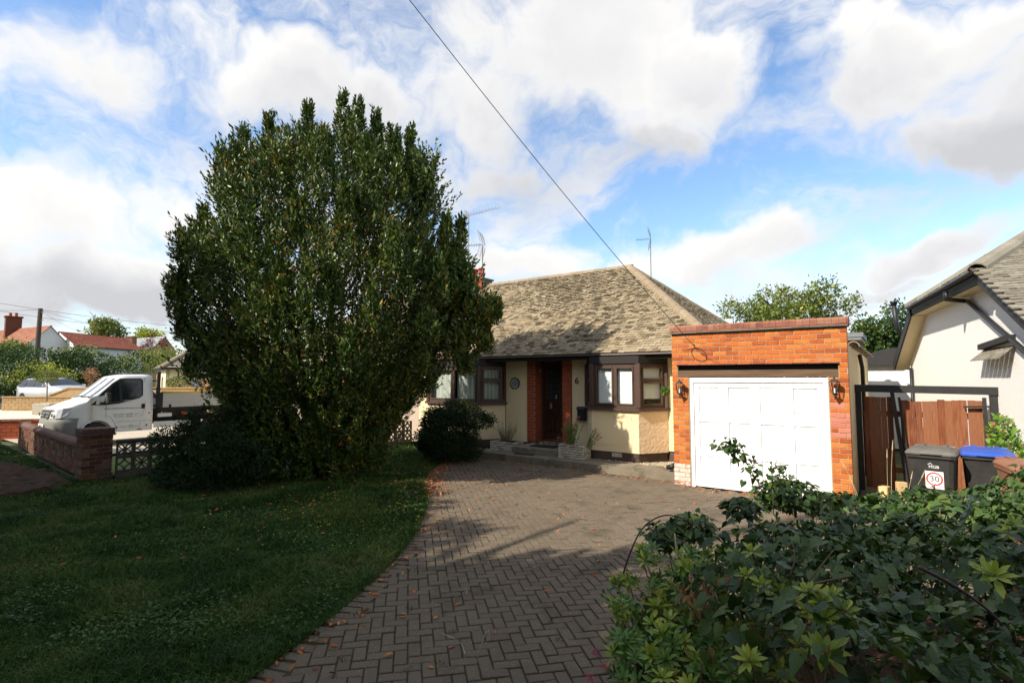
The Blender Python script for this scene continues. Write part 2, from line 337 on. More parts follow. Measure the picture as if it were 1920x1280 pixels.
M['lead'] = mat('lead', [(.10, .11, .12), (.16, .17, .18)], .6, 6)
M['redroof'] = mat('redroof', [(.17, .045, .028), (.27, .075, .04), (.32, .115, .065)], .9, 1.2, .5, 12, .3, .5, stain=((.10, .06, .04), 1.6, .60, .6))
M['pale_redroof'] = mat('pale_redroof', [(.26, .10, .06), (.36, .17, .11)], .9, 1.2, .5, 12, .3, .5, stain=((.3, .27, .2), 1.3, .58, .5))
M['slate'] = mat('slate', [(.26, .27, .28), (.36, .37, .38)], .6, 2)
M['cottage'] = mat('cottage', [(.60, .60, .58), (.68, .68, .66)], .9, 1)
M['pale_yellow'] = mat('pale_yellow', [(.72, .66, .40), (.78, .72, .46)], .9, 1)
M['pole_wood'] = mat('pole_wood', [(.10, .07, .05), (.17, .12, .09)], .9, 6, stretch=(4, 4, .5))
M['bark'] = mat('bark', [(.04, .03, .02), (.09, .07, .05)], .95, 12, .8, 30)
M['twig'] = mat('twig', [(.10, .06, .035), (.22, .15, .09)], .9, 20)
M['straw'] = mat('straw', [(.42, .33, .18), (.55, .45, .28)], .9, 20)
M['bay'] = mat('bay', [(.020, .042, .007), (.044, .085, .012), (.085, .130, .020), (.17, .19, .035)], .42, 1.3, 0, 1, .45, .5, spec=.4, trans=.10)
M['bay_old'] = mat('bay_old', [(.30, .17, .02), (.30, .10, .02), (.38, .24, .03), (.30, .20, .03)], .5, 3, 0, 1, .5, .2, trans=.2)
M['bind'] = mat('bind', [(.016, .042, .008), (.030, .068, .011), (.054, .104, .015), (.11, .155, .024)], .42, 2.0, .25, 90, .4, .35, spec=.45, trans=.22)
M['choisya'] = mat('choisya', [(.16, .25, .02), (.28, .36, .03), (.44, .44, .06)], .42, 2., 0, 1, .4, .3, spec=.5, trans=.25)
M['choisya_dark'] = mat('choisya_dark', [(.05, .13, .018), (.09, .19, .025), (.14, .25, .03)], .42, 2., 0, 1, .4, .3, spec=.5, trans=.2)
M['dead_leaf'] = mat('dead_leaf', [(.22, .10, .045), (.38, .20, .10), (.48, .30, .17)], .85, 8, 0, 1, .45, .3, trans=.2)
M['fallen'] = mat('fallen', [(.22, .06, .02), (.38, .12, .035), (.48, .22, .07), (.30, .09, .03)], .8, 8, 0, 1, .5, .2)
M['sage'] = mat('sage', [(.14, .20, .13), (.28, .34, .25)], .8, 30, .3, 100)
M['conifer'] = mat('conifer', [(.010, .022, .007), (.018, .040, .010), (.032, .06, .015)], .7, 2, 0, 1, .45, .3, trans=.1)
M['leaf_far'] = mat('leaf_far', [(.06, .10, .02), (.12, .17, .03), (.20, .24, .05), (.30, .27, .08)], .6, .6, 0, 1, .4, .5, trans=.25)
M['leaf_dark'] = mat('leaf_dark', [(.02, .045, .012), (.04, .08, .018), (.06, .11, .025)], .6, .6, 0, 1, .4, .5, trans=.15)
M['leaf_gold'] = mat('leaf_gold', [(.20, .26, .03), (.36, .40, .05), (.45, .45, .08)], .6, .6, 0, 1, .4, .5, trans=.2)
M['leaf_red'] = mat('leaf_red', [(.14, .03, .03), (.22, .05, .04)], .6, .6, 0, 1, .4, .5, trans=.2)
M['leaf_ivy'] = mat('leaf_ivy', [(.08, .18, .02), (.16, .30, .04), (.26, .36, .06)], .5, 2, 0, 1, .4, .4, trans=.25)
M['flower_yellow'] = mat('flower_yellow', [(.62, .50, .02), (.8, .7, .05)], .6)
M['flower_pink'] = mat('flower_pink', [(.55, .06, .16), (.62, .12, .22)], .6)
M['flower_white'] = mat('flower_white', [(.8, .8, .8)], .6)
def glassmat():
    m = bpy.data.materials.new('window_glass'); m.use_nodes = True; t = m.node_tree; n = t.nodes; l = t.links; n.clear()
    o = n.new('ShaderNodeOutputMaterial'); gl = n.new('ShaderNodeBsdfGlossy'); gl.inputs['Roughness'].default_value = .02; tr = n.new('ShaderNodeBsdfTransparent'); tr.inputs[0].default_value = (.96, .98, .97, 1)
    fr = n.new('ShaderNodeFresnel'); fr.inputs[0].default_value = 1.45; mxs = n.new('ShaderNodeMixShader'); ge = n.new('ShaderNodeNewGeometry'); m1 = n.new('ShaderNodeMath'); m1.operation = 'SUBTRACT'; m1.inputs[0].default_value = 1.; l.new(ge.outputs['Backfacing'], m1.inputs[1]); m2 = n.new('ShaderNodeMath'); m2.operation = 'MULTIPLY'; l.new(fr.outputs[0], m2.inputs[0]); l.new(m1.outputs[0], m2.inputs[1]); l.new(m2.outputs[0], mxs.inputs[0]); l.new(tr.outputs[0], mxs.inputs[1]); l.new(gl.outputs[0], mxs.inputs[2]); l.new(mxs.outputs[0], o.inputs['Surface']); return m
M['glass'] = glassmat()
M['car_glass'] = mat('car_glass', [(.012, .015, .018)], .06, 3, spec=.5, coat=.25)
# ------------------------------------------------------------------ helpers: foliage
def frame_from(d):
    d = d/np.linalg.norm(d, axis=1, keepdims=True); ref = rng.normal(size=d.shape)
    x = np.cross(d, ref); x /= np.linalg.norm(x, axis=1, keepdims=True); z = np.cross(x, d); return d, x, z
def leaves(base, d, length, width, fold=.25, z=None, droop=0.0, shape=0):
    """one folded leaf per row. base, d: (n,3). shape 0: four-point leaf, 1: longer six-point leaf, 2: heart-shaped leaf"""
    n = len(base); d, x, zz = frame_from(d)
    if z is not None:
        x = np.cross(d, z); ln = np.linalg.norm(x, axis=1, keepdims=True); x = x/np.maximum(ln, 1e-5); zz = np.cross(x, d)
    Ln = np.broadcast_to(np.asarray(length, float), (n,))[:, None]; Wd = np.broadcast_to(np.asarray(width, float), (n,))[:, None]
    if shape == 0:
        V = np.stack([base, base+d*Ln*.5+x*Wd*.5+zz*Wd*fold, base+d*Ln-zz*Ln*droop, base+d*Ln*.5-x*Wd*.5+zz*Wd*fold], 1)
        F = np.array([[0, 1, 2], [0, 2, 3]])
    elif shape == 1:
        V = np.stack([base, base+d*Ln*.3+x*Wd*.42+zz*Wd*fold, base+d*Ln*.68+x*Wd*.46+zz*(Wd*fold-Ln*droop*.4), base+d*Ln-zz*Ln*droop, base+d*Ln*.68-x*Wd*.46+zz*(Wd*fold-Ln*droop*.4), base+d*Ln*.3-x*Wd*.42+zz*Wd*fold, base+d*Ln*.5-zz*Ln*droop*.2], 1)
        F = np.array([[0, 1, 6], [1, 2, 6], [2, 3, 6], [3, 4, 6], [4, 5, 6], [5, 0, 6]])
    else:
        dr = droop
        V = np.stack([base+d*Ln*.14, base-d*Ln*.02+x*Wd*.26+zz*Wd*fold*.5, base+d*Ln*.12+x*Wd*.52+zz*Wd*fold, base+d*Ln*.42+x*Wd*.47+zz*(Wd*fold-Ln*dr*.2), base+d*Ln*.74+x*Wd*.22+zz*(Wd*fold*.5-Ln*dr*.55), base+d*Ln-zz*Ln*dr,
                      base+d*Ln*.74-x*Wd*.22+zz*(Wd*fold*.5-Ln*dr*.55), base+d*Ln*.42-x*Wd*.47+zz*(Wd*fold-Ln*dr*.2), base+d*Ln*.12-x*Wd*.52+zz*Wd*fold, base-d*Ln*.02-x*Wd*.26+zz*Wd*fold*.5, base+d*Ln*.5-zz*Ln*dr*.25], 1)
        F = np.array([[i, i+1, 10] for i in range(9)]+[[9, 0, 10]])
    k = V.shape[1]; return V.reshape(-1, 3), (F[None]+(np.arange(n)*k)[:, None, None]).reshape(-1, 3)
def foliage(name, V, F, mats, parent=None, frac_old=0., kind='stuff', per=2, smooth=False):
    mi = None
    if frac_old > 0:
        nl = len(F)//per; mi = np.repeat((rng.random(nl) < frac_old).astype(int), per)
    o = link(name, npmesh(name, V, F, mats, mi, smooth), parent)
    if kind: o['kind'] = kind
    return o
def blobs_pts(blobs, n, shell=.55):
    """random points in the outer part of ellipsoids, with the outward direction"""
    b = np.array(blobs, float); vol = (b[:, 3]*b[:, 4]*b[:, 5])**(2/3); idx = rng.choice(len(b), n, p=vol/vol.sum())
    u = rng.normal(size=(n, 3)); u /= np.linalg.norm(u, axis=1, keepdims=True); r = (shell**3+(1-shell**3)*rng.random(n))**(1/3)
    p = b[idx, :3]+u*b[idx, 3:6]*r[:, None]; return p, u
def bush(parent, name, blobs, n, size, mats, asp=.5, shell=.6, up=.3, frac=0., kind=None, clump=0):
    if clump:
        p, u = blobs_pts(blobs, n//clump, shell); p = np.repeat(p, clump, 0)+rng.normal(scale=size*.9, size=(len(p)*clump, 3)); u = np.repeat(u, clump, 0)
    else: p, u = blobs_pts(blobs, n, shell)
    d = u+rng.normal(scale=.7, size=u.shape)+np.array([0, 0, up]); ln = size*(.6+.8*rng.random(len(p)))
    V, F = leaves(p, d, ln, ln*asp, .2); return foliage(name, V, F, mats, parent, frac, kind)
def lump_blobs(c, rx, ry, rz, n, sz, seed=0):
    r2 = random.Random(seed); out = [(c[0], c[1], c[2], rx*.72, ry*.72, rz*.72)]
    for i in range(n):
        a = r2.uniform(0, 2*PI); b = math.asin(r2.uniform(-.75, 1)); s = sz*r2.uniform(.6, 1.2)
        out.append((c[0]+rx*.8*math.cos(a)*math.cos(b), c[1]+ry*.8*math.sin(a)*math.cos(b), c[2]+rz*.8*math.sin(b), rx*s, ry*s, rz*s*.9))
    return out
def trunk(parent, base, top, r, limbs=6, spread=1.5, seed=1, mat_='bark', name='trunk'):
    r2 = random.Random(seed); b = Vector(base); t = Vector(top); mb = MB()
    mb.tube([b, b.lerp(t, .4)+Vector((r*.4, -r*.3, 0)), b.lerp(t, .75), t], [r*1.25, r, r*.75, r*.35], 8)
    for i in range(limbs):
        a = r2.uniform(0, 2*PI); s = b.lerp(t, r2.uniform(.35, .9)); e = s+Vector((math.cos(a)*spread, math.sin(a)*spread, (t-b).length*r2.uniform(.18, .4)))*r2.uniform(.7, 1.1)
        mb.tube([s, s.lerp(e, .5)+Vector((0, 0, .1*spread)), e], [r*.5, r*.3, r*.12], 6)
    return mb.build(name, M[mat_], parent, True)
def text_mesh(txt, size, mname, T, name='lettering', parent=None, ext=.0015, align='CENTER', sx=1.):
    cu = bpy.data.curves.new('txt', 'FONT'); cu.body = txt; cu.size = size; cu.extrude = ext; cu.align_x = align; cu.align_y = 'CENTER'; cu.resolution_u = 3
    o = bpy.data.objects.new('txt', cu); COL.objects.link(o); dg = bpy.context.evaluated_depsgraph_get(); me = bpy.data.meshes.new_from_object(o.evaluated_get(dg))
    bpy.data.objects.remove(o); me.materials.clear(); me.materials.append(M[mname]); me.transform(Matrix.Diagonal((sx, 1, 1, 1))); me.transform(T); me.name = name
    return link(name, me, parent)
def facing_T(p, n, up=(0, 0, 1)):       # text plane at p facing n
    n = Vector(n).normalized(); u = Vector(up); x = u.cross(n).normalized(); y = n.cross(x)
    return Matrix.Translation(Vector(p)) @ Matrix(((x.x, y.x, n.x, 0), (x.y, y.y, n.y, 0), (x.z, y.z, n.z, 0), (0, 0, 0, 1)))
def struct(name, mb, m, label=None, smooth=False):
    o = mb.build(name, m, None, smooth); o['kind'] = 'structure'; o['label'] = label or name; return o
# a brick: front face chamfered, front toward -Y, unit size about (1,1,1) scaled per use
def brick_mesh(name, m, lx, ly, lz, jit=.0012, ch=.004):
    mb = MB(); mb.box(-lx/2, lx/2, 0, ly, -lz/2, lz/2, ch=ch); r2 = random.Random(len(name)*7+int(lx*1000))
    mb.v = [v+Vector((r2.uniform(-jit, jit), r2.uniform(-jit, jit), r2.uniform(-jit, jit))) for v in mb.v]; return mb.mesh(name, m)
_bc = {}
def brick(parent, m, p, lx, lz, rotz=0., ly=.05, name='brick'):
    key = (m, round(lx, 3), round(lz, 3), random.randrange(2))
    if key not in _bc: _bc[key] = brick_mesh('brick', M[m], lx, ly, lz)
    return link(name, _bc[key], parent, Matrix.Translation(Vector(p)+Vector((random.uniform(-.0015, .0015), 0, random.uniform(-.0015, .0015)))) @ Matrix.Rotation(rotz+random.gauss(0, .004), 4, 'Z') @ Matrix.Rotation(random.gauss(0, .004), 4, 'Y'))
def courses(parent, m, x0, x1, z0, z1, y, bl=.225, ch=.081, T=None, jm=.011, skip=None, first=0, pick=None, rotz=0.):
    """lays stretcher courses along X from x0 to x1 on the plane y (facing -Y); T places the run elsewhere"""
    n = int(round((z1-z0)/ch)); ch = (z1-z0)/n; T = T or Matrix.Identity(4); cnt = 0
    for i in range(n):
        z = z0+ch*(i+.5); x = x0-(bl/2 if (i+first) % 2 else 0)
        while x < x1-.01:
            a, b = max(x, x0), min(x+bl, x1)
            if b-a > .04 and not (skip and skip((a+b)/2, z)):
                p = T @ Vector(((a+b)/2, y+random.uniform(-.0015, .0015), z)); brick(parent, pick((a+b)/2, z) if pick else m, p, round(b-a-jm, 3), round(ch-jm, 3), rotz); cnt += 1
            x += bl
    return cnt
def inpoly(x, y, poly):
    c = False; j = len(poly)-1
    for i in range(len(poly)):
        xi, yi = poly[i]; xj, yj = poly[j]
        if (yi > y) != (yj > y) and x < (xj-xi)*(y-yi)/(yj-yi)+xi: c = not c
        j = i
    return c
def inpoly_np(p, poly):
    c = np.zeros(len(p), bool); j = len(poly)-1
    for i in range(len(poly)):
        xi, yi = poly[i]; xj, yj = poly[j]
        t = ((yi > p[:, 1]) != (yj > p[:, 1])) & (p[:, 0] < (xj-xi)*(p[:, 1]-yi)/((yj-yi) or 1e-9)+xi); c ^= t; j = i
    return c
def smoothcurve(pts, n=6):
    out = []
    for i in range(len(pts)-1):
        p0 = pts[max(i-1, 0)]; p1 = pts[i]; p2 = pts[i+1]; p3 = pts[min(i+2, len(pts)-1)]
        for k in range(n):
            t = k/n; out.append(tuple(.5*((2*p1[a])+(-p0[a]+p2[a])*t+(2*p0[a]-5*p1[a]+4*p2[a]-p3[a])*t*t+(-p0[a]+3*p1[a]-3*p2[a]+p3[a])*t**3) for a in (0, 1)))
    return out+[pts[-1]]
# ================================================================== GROUND
mb = MB(); g = 24
for i in range(g):
    for j in range(g):
        x0 = -620+1240*i/g; y0 = -420+1240*j/g; mb.add([(x0, y0, -.06), (x0+1240/g, y0, -.06), (x0+1240/g, y0+1240/g, -.06), (x0, y0+1240/g, -.06)], [(0, 1, 2, 3)])
struct('ground', mb, [M['ground']], 'rough grass and earth stretching away behind the houses')
EDGE = smoothcurve([(-3.05, -4.), (-3.25, 0.2), (-3.5, 1.4), (-3.62, 1.95), (-3.9, 2.67), (-4.34, 3.59), (-4.95, 4.64), (-6.11, 6.1), (-7.72, 7.63), (-8.7, 9.0), (-9.15, 10.1), (-9.45, 10.5)])
DRIVE = EDGE+[(-3.55, 10.5), (-3.53, 10.19), (-.58, 10.19), (-.58, 11.9), (1.3, 11.9), (1.6, 8.2), (.6, 6.6), (-.35, 6.0), (-.9, 5.1), (-1.12, 4.2), (-1.42, 3.1), (-1.25, 2.3), (-.75, 1.6), (.1, .9), (1.6, .3), (2.6, -4)]
BEDP = [(1.6, 8.2), (.6, 6.6), (-.35, 6.0), (-.9, 5.1), (-1.12, 4.2), (-1.42, 3.1), (-1.25, 2.3), (-.75, 1.6), (.1, .9), (1.6, .3), (2.6, -4), (6, -4), (6, 9)]
LAWN = [(-3.05, -7)]+EDGE+[(-9.9, 11.0), (-12.15, 11.6), (-12.9, 4.0), (-13.3, 3.5), (-21.4, 3.95), (-31, 4.4), (-31, -7)]
mb = MB(); mb.add([(x, y, -.012) for x, y in DRIVE], [tuple(range(len(DRIVE)))])
drive = struct('driveway', mb, [M['joint']], 'brown block paved driveway with mossy joints leading to the garage')
def block_mesh(lx, ly, name='paving_block', m='block', h=.045, c=.005, seed=0):
    r2 = random.Random(seed); a = lx/2; b = ly/2; mb = MB(); j = lambda: r2.uniform(-.0018, .0018)
    top = [(-a+c+j(), -b+c+j(), .0+j()*.6), (a-c+j(), -b+c+j(), .0+j()*.6), (a-c+j(), b-c+j(), .0+j()*.6), (-a+c+j(), b-c+j(), .0+j()*.6)]
    mid = [(-a, -b, -c), (a, -b, -c), (a, b, -c), (-a, b, -c)]; bot = [(x, y, -h) for x, y, z in mid]
    mb.add(top+mid+bot, [(0, 1, 2, 3)]+[(i+4, (i+1) % 4+4, (i+1) % 4, i) for i in range(4)]+[(i+8, (i+1) % 4+8, (i+1) % 4+4, i+4) for i in range(4)])
    return mb.mesh(name, M[m])
BW = .1; ang = R(47); ca, sa = math.cos(ang), math.sin(ang); spots = []
for i in range(-130, 131):
    for j in range(-75, 76):
        ox = (i-2*j)*BW; oy = (i+2*j)*BW
        for (cx, cy, h) in ((1., .5, 0), (.5, 2., 1)):
            x = ox+cx*BW; y = oy+cy*BW; wx = x*ca-y*sa-3.; wy = x*sa+y*ca+5.
            if -10 < wx < 2.4 and -3.9 < wy < 11.9 and inpoly(wx, wy, DRIVE):
                # leave the curved edge course free
                spots.append((wx, wy, ang+(PI/2 if h else 0)))
EC = [Vector((x, y, 0)) for x, y in EDGE]
def edge_dist(x, y): return min(((Vector((x, y, 0))-a).length for a in EC2), default=9)
EC2 = []
for a, b in zip(EC[:-1], EC[1:]):
    n_ = max(1, int((b-a).length/.05)); EC2 += [a.lerp(b, k/n_) for k in range(n_)]
ecn = np.array([(p.x, p.y) for p in EC2]); sp = np.array([s[:2] for s in spots])
dmin = np.array([np.sqrt(((ecn-q)**2).sum(1).min()) for q in sp]); spots = [s for s, d in zip(spots, dmin) if d > .135]
acc_ = 0; last = EC[0]; k = 0
for p, q in zip(EC2[:-1], EC2[1:]):
    acc_ += (q-p).length
    if acc_ > .106:
        acc_ = 0; t = (q-p).normalized(); nrm = Vector((t.y, -t.x, 0)); c = p+nrm*.075; spots.append((c.x, c.y, math.atan2(nrm.y, nrm.x)))
def vis(x, y):      # rough test: in the picture and how large
    r = x*RT.x+y*RT.y; f = x*FW.x+y*FW.y
    return f > .5 and abs(r/f) < .97 and (2.05/f) < .66
spots.sort(key=lambda s: (0 if vis(s[0], s[1]) and not (s[0] > -1.0 and s[1] > 2.2 and s[1] < 7) else 1, s[0]**2+s[1]**2))
bms = [block_mesh(.2-.011, .1-.011, seed=i) for i in range(5)]
def blockM(s): return Matrix.Translation((s[0], s[1], random.gauss(0, .0026)+.003+.006*mnoise.noise(Vector((s[0]*.8, s[1]*.8, 0))))) @ Matrix.Rotation(s[2]+random.gauss(0, .012), 4, 'Z') @ Matrix.Rotation(random.gauss(0, .006), 4, 'X') @ Matrix.Rotation(random.gauss(0, .006), 4, 'Y')
for i, s in enumerate(spots[:300]): link('paving_block', bms[i % 5], drive, blockM(s))
def join_copies(name, srcs, mats_, parent, ms, kind='stuff'):
    vs = []; fs = []; off = 0
    for i, m4 in enumerate(ms):
        me = srcs[i % len(srcs)]; key = me.name
        if key not in _jc: 
            co = np.empty(len(me.vertices)*3, np.float32); me.vertices.foreach_get('co', co); _jc[key] = (co.reshape(-1, 3), [tuple(p.vertices) for p in me.polygons])
        co, pf = _jc[key]; A = np.array(m4); vs.append(co @ A[:3, :3].T + A[:3, 3]); fs += [tuple(off+q for q in f) for f in pf]; off += len(co)
    m = bpy.data.meshes.new(name); m.from_pydata(np.concatenate(vs).tolist(), [], fs); m.materials.append(mats_); m.update(); o = link(name, m, parent)
    if kind: o['kind'] = kind
    return o
_jc = {}
join_copies('paving_blocks', bms, M['block'], drive, [blockM(s) for s in spots[300:]])
# lawn
def sheet(name, poly, z, m, label):
    mb = MB(); mb.add([(x, y, z) for x, y in poly], [tuple(range(len(poly)))]); return struct(name, mb, [M[m]], label)
sheet('planting_bed', BEDP, -.015, 'soil', 'bare earth under the foreground hedge')
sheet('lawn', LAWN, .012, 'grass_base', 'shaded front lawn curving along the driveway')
def grass(name, poly, n, near_bias, h, lab, box, parent=None):
    p = np.empty((0, 2))
    while len(p) < n:
        q = np.stack([rng.uniform(box[0], box[1], n*3), rng.uniform(box[2], box[3], n*3)], 1); f = q[:, 0]*FW.x+q[:, 1]*FW.y; r = q[:, 0]*RT.x+q[:, 1]*RT.y
        keep = (f > 1.2) & (np.abs(r/np.maximum(f, .1)) < 1.15) & (rng.random(len(q)) < np.clip((near_bias/np.maximum(f, .1))**1.6, 0, 1)) & inpoly_np(q, poly); p = np.concatenate([p, q[keep]])
    p = p[:n]; f = p[:, 0]*FW.x+p[:, 1]*FW.y
    patch = np.array([mnoise.noise(Vector((a*1.1, b*1.1, 0)))+.5*mnoise.noise(Vector((a*3.7, b*3.7, 5))) for a, b in p])
    hh = h*(.55+.7*rng.random(n))*np.clip(1+patch*1.3, .3, 2.2); base = np.column_stack([p, np.full(n, .01)]); d = rng.normal(scale=.45, size=(n, 3)); d[:, 2] = 1
    sx = np.column_stack([rng.normal(size=(n, 2)), np.zeros(n)]); sx /= np.linalg.norm(sx, axis=1, keepdims=True); w = (.0022+.0006*f)[:, None]
    bend = np.column_stack([rng.normal(scale=.5, size=(n, 2)), np.full(n, -.12)])*hh[:, None]
    mid = base+d*hh[:, None]*.55; tip = base+d*hh[:, None]+bend
    V = np.stack([base-sx*w, base+sx*w, mid+sx*w*.8, mid-sx*w*.8, tip], 1).reshape(-1, 3); F = np.array([[0, 1, 2], [0, 2, 3], [3, 2, 4]]); F = (F[None]+(np.arange(n)*5)[:, None, None]).reshape(-1, 3)
    o = foliage(name, V, F, M['grass']); tag(o, lab, 'grass'); return o
SOIL = [(p.x, p.y) for p in (atz(-60, 872, .03), atz(30, 872, .03), atz(95, 888, .03), atz(136, 908, .03), atz(60, 926, .03), atz(-60, 938, .03))]
LAWN_G = LAWN
grass('grass_blades', LAWN, 190000, 4.2, .062, 'short shaded lawn grass blades left of the curving drive', (-24, -3., -5, 11.6))
def scatter(name, pts, size, m, lab, cat, asp=.5, tilt=.5, zz=.02, shape=0, droop=.1):
    n = len(pts); d = np.column_stack([rng.normal(size=(n, 2)), rng.normal(scale=tilt*.5, size=n)]); z = np.column_stack([rng.normal(scale=tilt, size=(n, 2)), np.ones(n)]); ln = size*(.6+.8*rng.random(n))
    base = np.column_stack([pts, zz+.01*rng.random(n)]); V, F = leaves(base, d, ln, ln*asp, .15, z, droop, shape); o = foliage(name, V, F, M[m]); tag(o, lab, cat); return o
tp_ = []        # coarse tufts, clover and the ragged edge over the paving
for p in EC2[::1]:
    for _ in range(16): tp_.append((p.x+random.gauss(-.035, .035), p.y+random.gauss(0, .03), .05, .012))
for _ in range(260):
    q = (random.uniform(-13, -3.4), random.uniform(-1, 9))
    if inpoly(q[0], q[1], LAWN):
        for _ in range(34): tp_.append((q[0]+random.gauss(0, .06), q[1]+random.gauss(0, .06), .10, .02))
ta = np.array(tp_); d = np.column_stack([rng.normal(scale=.5, size=(len(ta), 2)), np.ones(len(ta))]); ln = ta[:, 2]*(.6+.8*rng.random(len(ta)))
V, F = leaves(np.column_stack([ta[:, :2], np.zeros(len(ta))]), d, ln, .006, .1, None, .25, 1); o = foliage('grass_tufts', V, F, M['grass']); tag(o, 'coarser tufts and ragged grass edge along the paving', 'grass')
cl_ = []
for _ in range(90):
    q = (random.uniform(-8, -3.6), random.uniform(1.2, 6.5)); rr3 = random.uniform(.08, .28)
    for _ in range(int(rr3*420)): cl_.append((q[0]+random.gauss(0, rr3), q[1]+random.gauss(0, rr3)))
cl_ = [q for q in cl_ if inpoly(q[0]+.05, q[1], LAWN)]
M['clover'] = mat('clover', [(.03, .08, .018), (.06, .13, .025), (.09, .17, .04)], .6, 3, 0, 1, .4, .4, trans=.2)
scatter('clover_patches', np.array(cl_), .024, 'clover', 'small clover leaves in patches through the shaded lawn', 'clover', .9, .35, .045, 2, .1)
mb = MB(); n_ = 26       # bare earth patch, raised and cloddy
cx = sum(p[0] for p in SOIL)/6; cy = sum(p[1] for p in SOIL)/6
V = []; F = []
sb = (min(p[0] for p in SOIL), max(p[0] for p in SOIL), min(p[1] for p in SOIL), max(p[1] for p in SOIL)); nx, ny = 90, 40
for i in range(nx+1):
    for j in range(ny+1):
        x = sb[0]+(sb[1]-sb[0])*i/nx; y = sb[2]+(sb[3]-sb[2])*j/ny; inside = inpoly(x, y, SOIL); z = -.02 if not inside else .085+.06*mnoise.noise(Vector((x*2, y*2, 0)))+.04*mnoise.noise(Vector((x*7, y*7, 3)))
        V.append((x, y, z))
for i in range(nx):
    for j in range(ny): a = i*(ny+1)+j; F.append((a, a+ny+1, a+ny+2, a+1))
o = link('bare_earth', mkmesh('bare_earth', V, F, [M['soil']])); o['kind'] = 'structure'; o['label'] = 'patch of dug bare brown earth in front of the low brick wall'
# fallen leaves gather along the lawn edge, under the bay tree and along the kerb
fl = []
while len(fl) < 1700:
    k = random.random()
    if k < .30: p = random.choice(EC2[int(len(EC2)*.72):]); q = (p.x+abs(random.gauss(0, .22)), p.y+random.gauss(0, .16))
    elif k < .55: p = random.choice(EC2[60:]); q = (p.x+random.gauss(.02, .16), p.y+random.gauss(0, .14))
    elif k < .70: q = (random.gauss(-7.4, 1.1), random.gauss(8.2, 1.3))
    elif k < .79: q = (random.uniform(-9.3, -3.6), 10.42-abs(random.gauss(0, .12)))
    elif k < .84: q = (random.uniform(-3.3, -.7), 10.08-abs(random.gauss(0, .05)))
    else: q = (random.uniform(-9, 1), random.uniform(1, 10.3))
    if inpoly(q[0], q[1], DRIVE) and q[1] < 10.4: fl.append(q)
scatter('fallen_leaves', np.array(fl), .06, 'fallen', 'dry orange brown leaves scattered over the block paving', 'leaves', .42, .45, .008, 1, .12)
fl = [(random.gauss(-8.2, 1.6), random.gauss(6.2, 1.5)) for _ in range(900)]; fl = [q for q in fl if inpoly(q[0], q[1], LAWN)]
scatter('leaf_litter', np.array(fl), .055, 'fallen', 'brown leaves lying in the lawn under the bay tree', 'leaves', .42, .6, .035, 1, .12)
fy = []
while len(fy) < 330:
    q = (random.gauss(-6.9, 1.0), random.gauss(5.0, .75)) if random.random() < .78 else (random.gauss(-12.0, .7), random.gauss(3.3, .5))
    if inpoly(q[0], q[1], LAWN): fy.append(q)
fy = np.array(fy); n = len(fy); a = np.linspace(0, 2*PI, 7)[:6]; c = np.column_stack([fy, .055+.03*rng.random(n)]); rr_ = .006+.005*rng.random(n)
V = c[:, None, :]+rr_[:, None, None]*np.stack([np.cos(a), np.sin(a), .3*np.sin(2*a)], 1)[None]; F = (np.arange(6)[None]+(np.arange(n)*6)[:, None])
o = foliage('lawn_flowers', V.reshape(-1, 3), F, M['flower_yellow']); tag(o, 'tiny yellow flowers dotted over the shaded lawn', 'flowers')
# weeds in the joints
wp = [(random.uniform(-6, 0), random.uniform(2, 8)) for _ in range(70)]; wp = [q for q in wp if inpoly(q[0], q[1], DRIVE)]
wp = np.repeat(np.array(wp), 7, 0)+rng.normal(scale=.018, size=(len(wp)*7, 2)); d = np.column_stack([rng.normal(scale=.6, size=(len(wp), 2)), np.ones(len(wp))])
V, F = leaves(np.column_stack([wp, np.zeros(len(wp))]), d, .03+.03*rng.random(len(wp)), .008, .1); o = foliage('joint_weeds', V, F, M['grass']); tag(o, 'small green weeds growing from the paving joints', 'weeds')
# neighbouring plot to the left
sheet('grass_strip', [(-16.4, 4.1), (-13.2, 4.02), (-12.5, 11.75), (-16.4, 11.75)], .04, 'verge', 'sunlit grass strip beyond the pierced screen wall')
sheet('neighbour_drive', [(-21.6, 4.35), (-16.4, 4.1), (-16.4, 11.6), (-21.6, 11.6)], .10, 'pale_concrete', 'pale concrete drive under the flatbed truck')
mb = MB(); mb.prism([(-13.2, 3.98), (-21.6, 4.3), (-21.6, 4.38), (-13.2, 4.08)], -.05, .098); struct('drive_edge', mb, [M['concrete']], 'concrete edge of the next drive')
sheet('footpath', [(-46, 4.6), (-21.6, 4.3), (-21.6, 14), (-46, 15)], .02, 'pale_concrete', 'pale paved path left of the flatbed truck')
sheet('street', [(-60, -13), (60, -13), (60, -7.2), (-60, -7.2)], -.04, 'asphalt', 'street behind the garden')
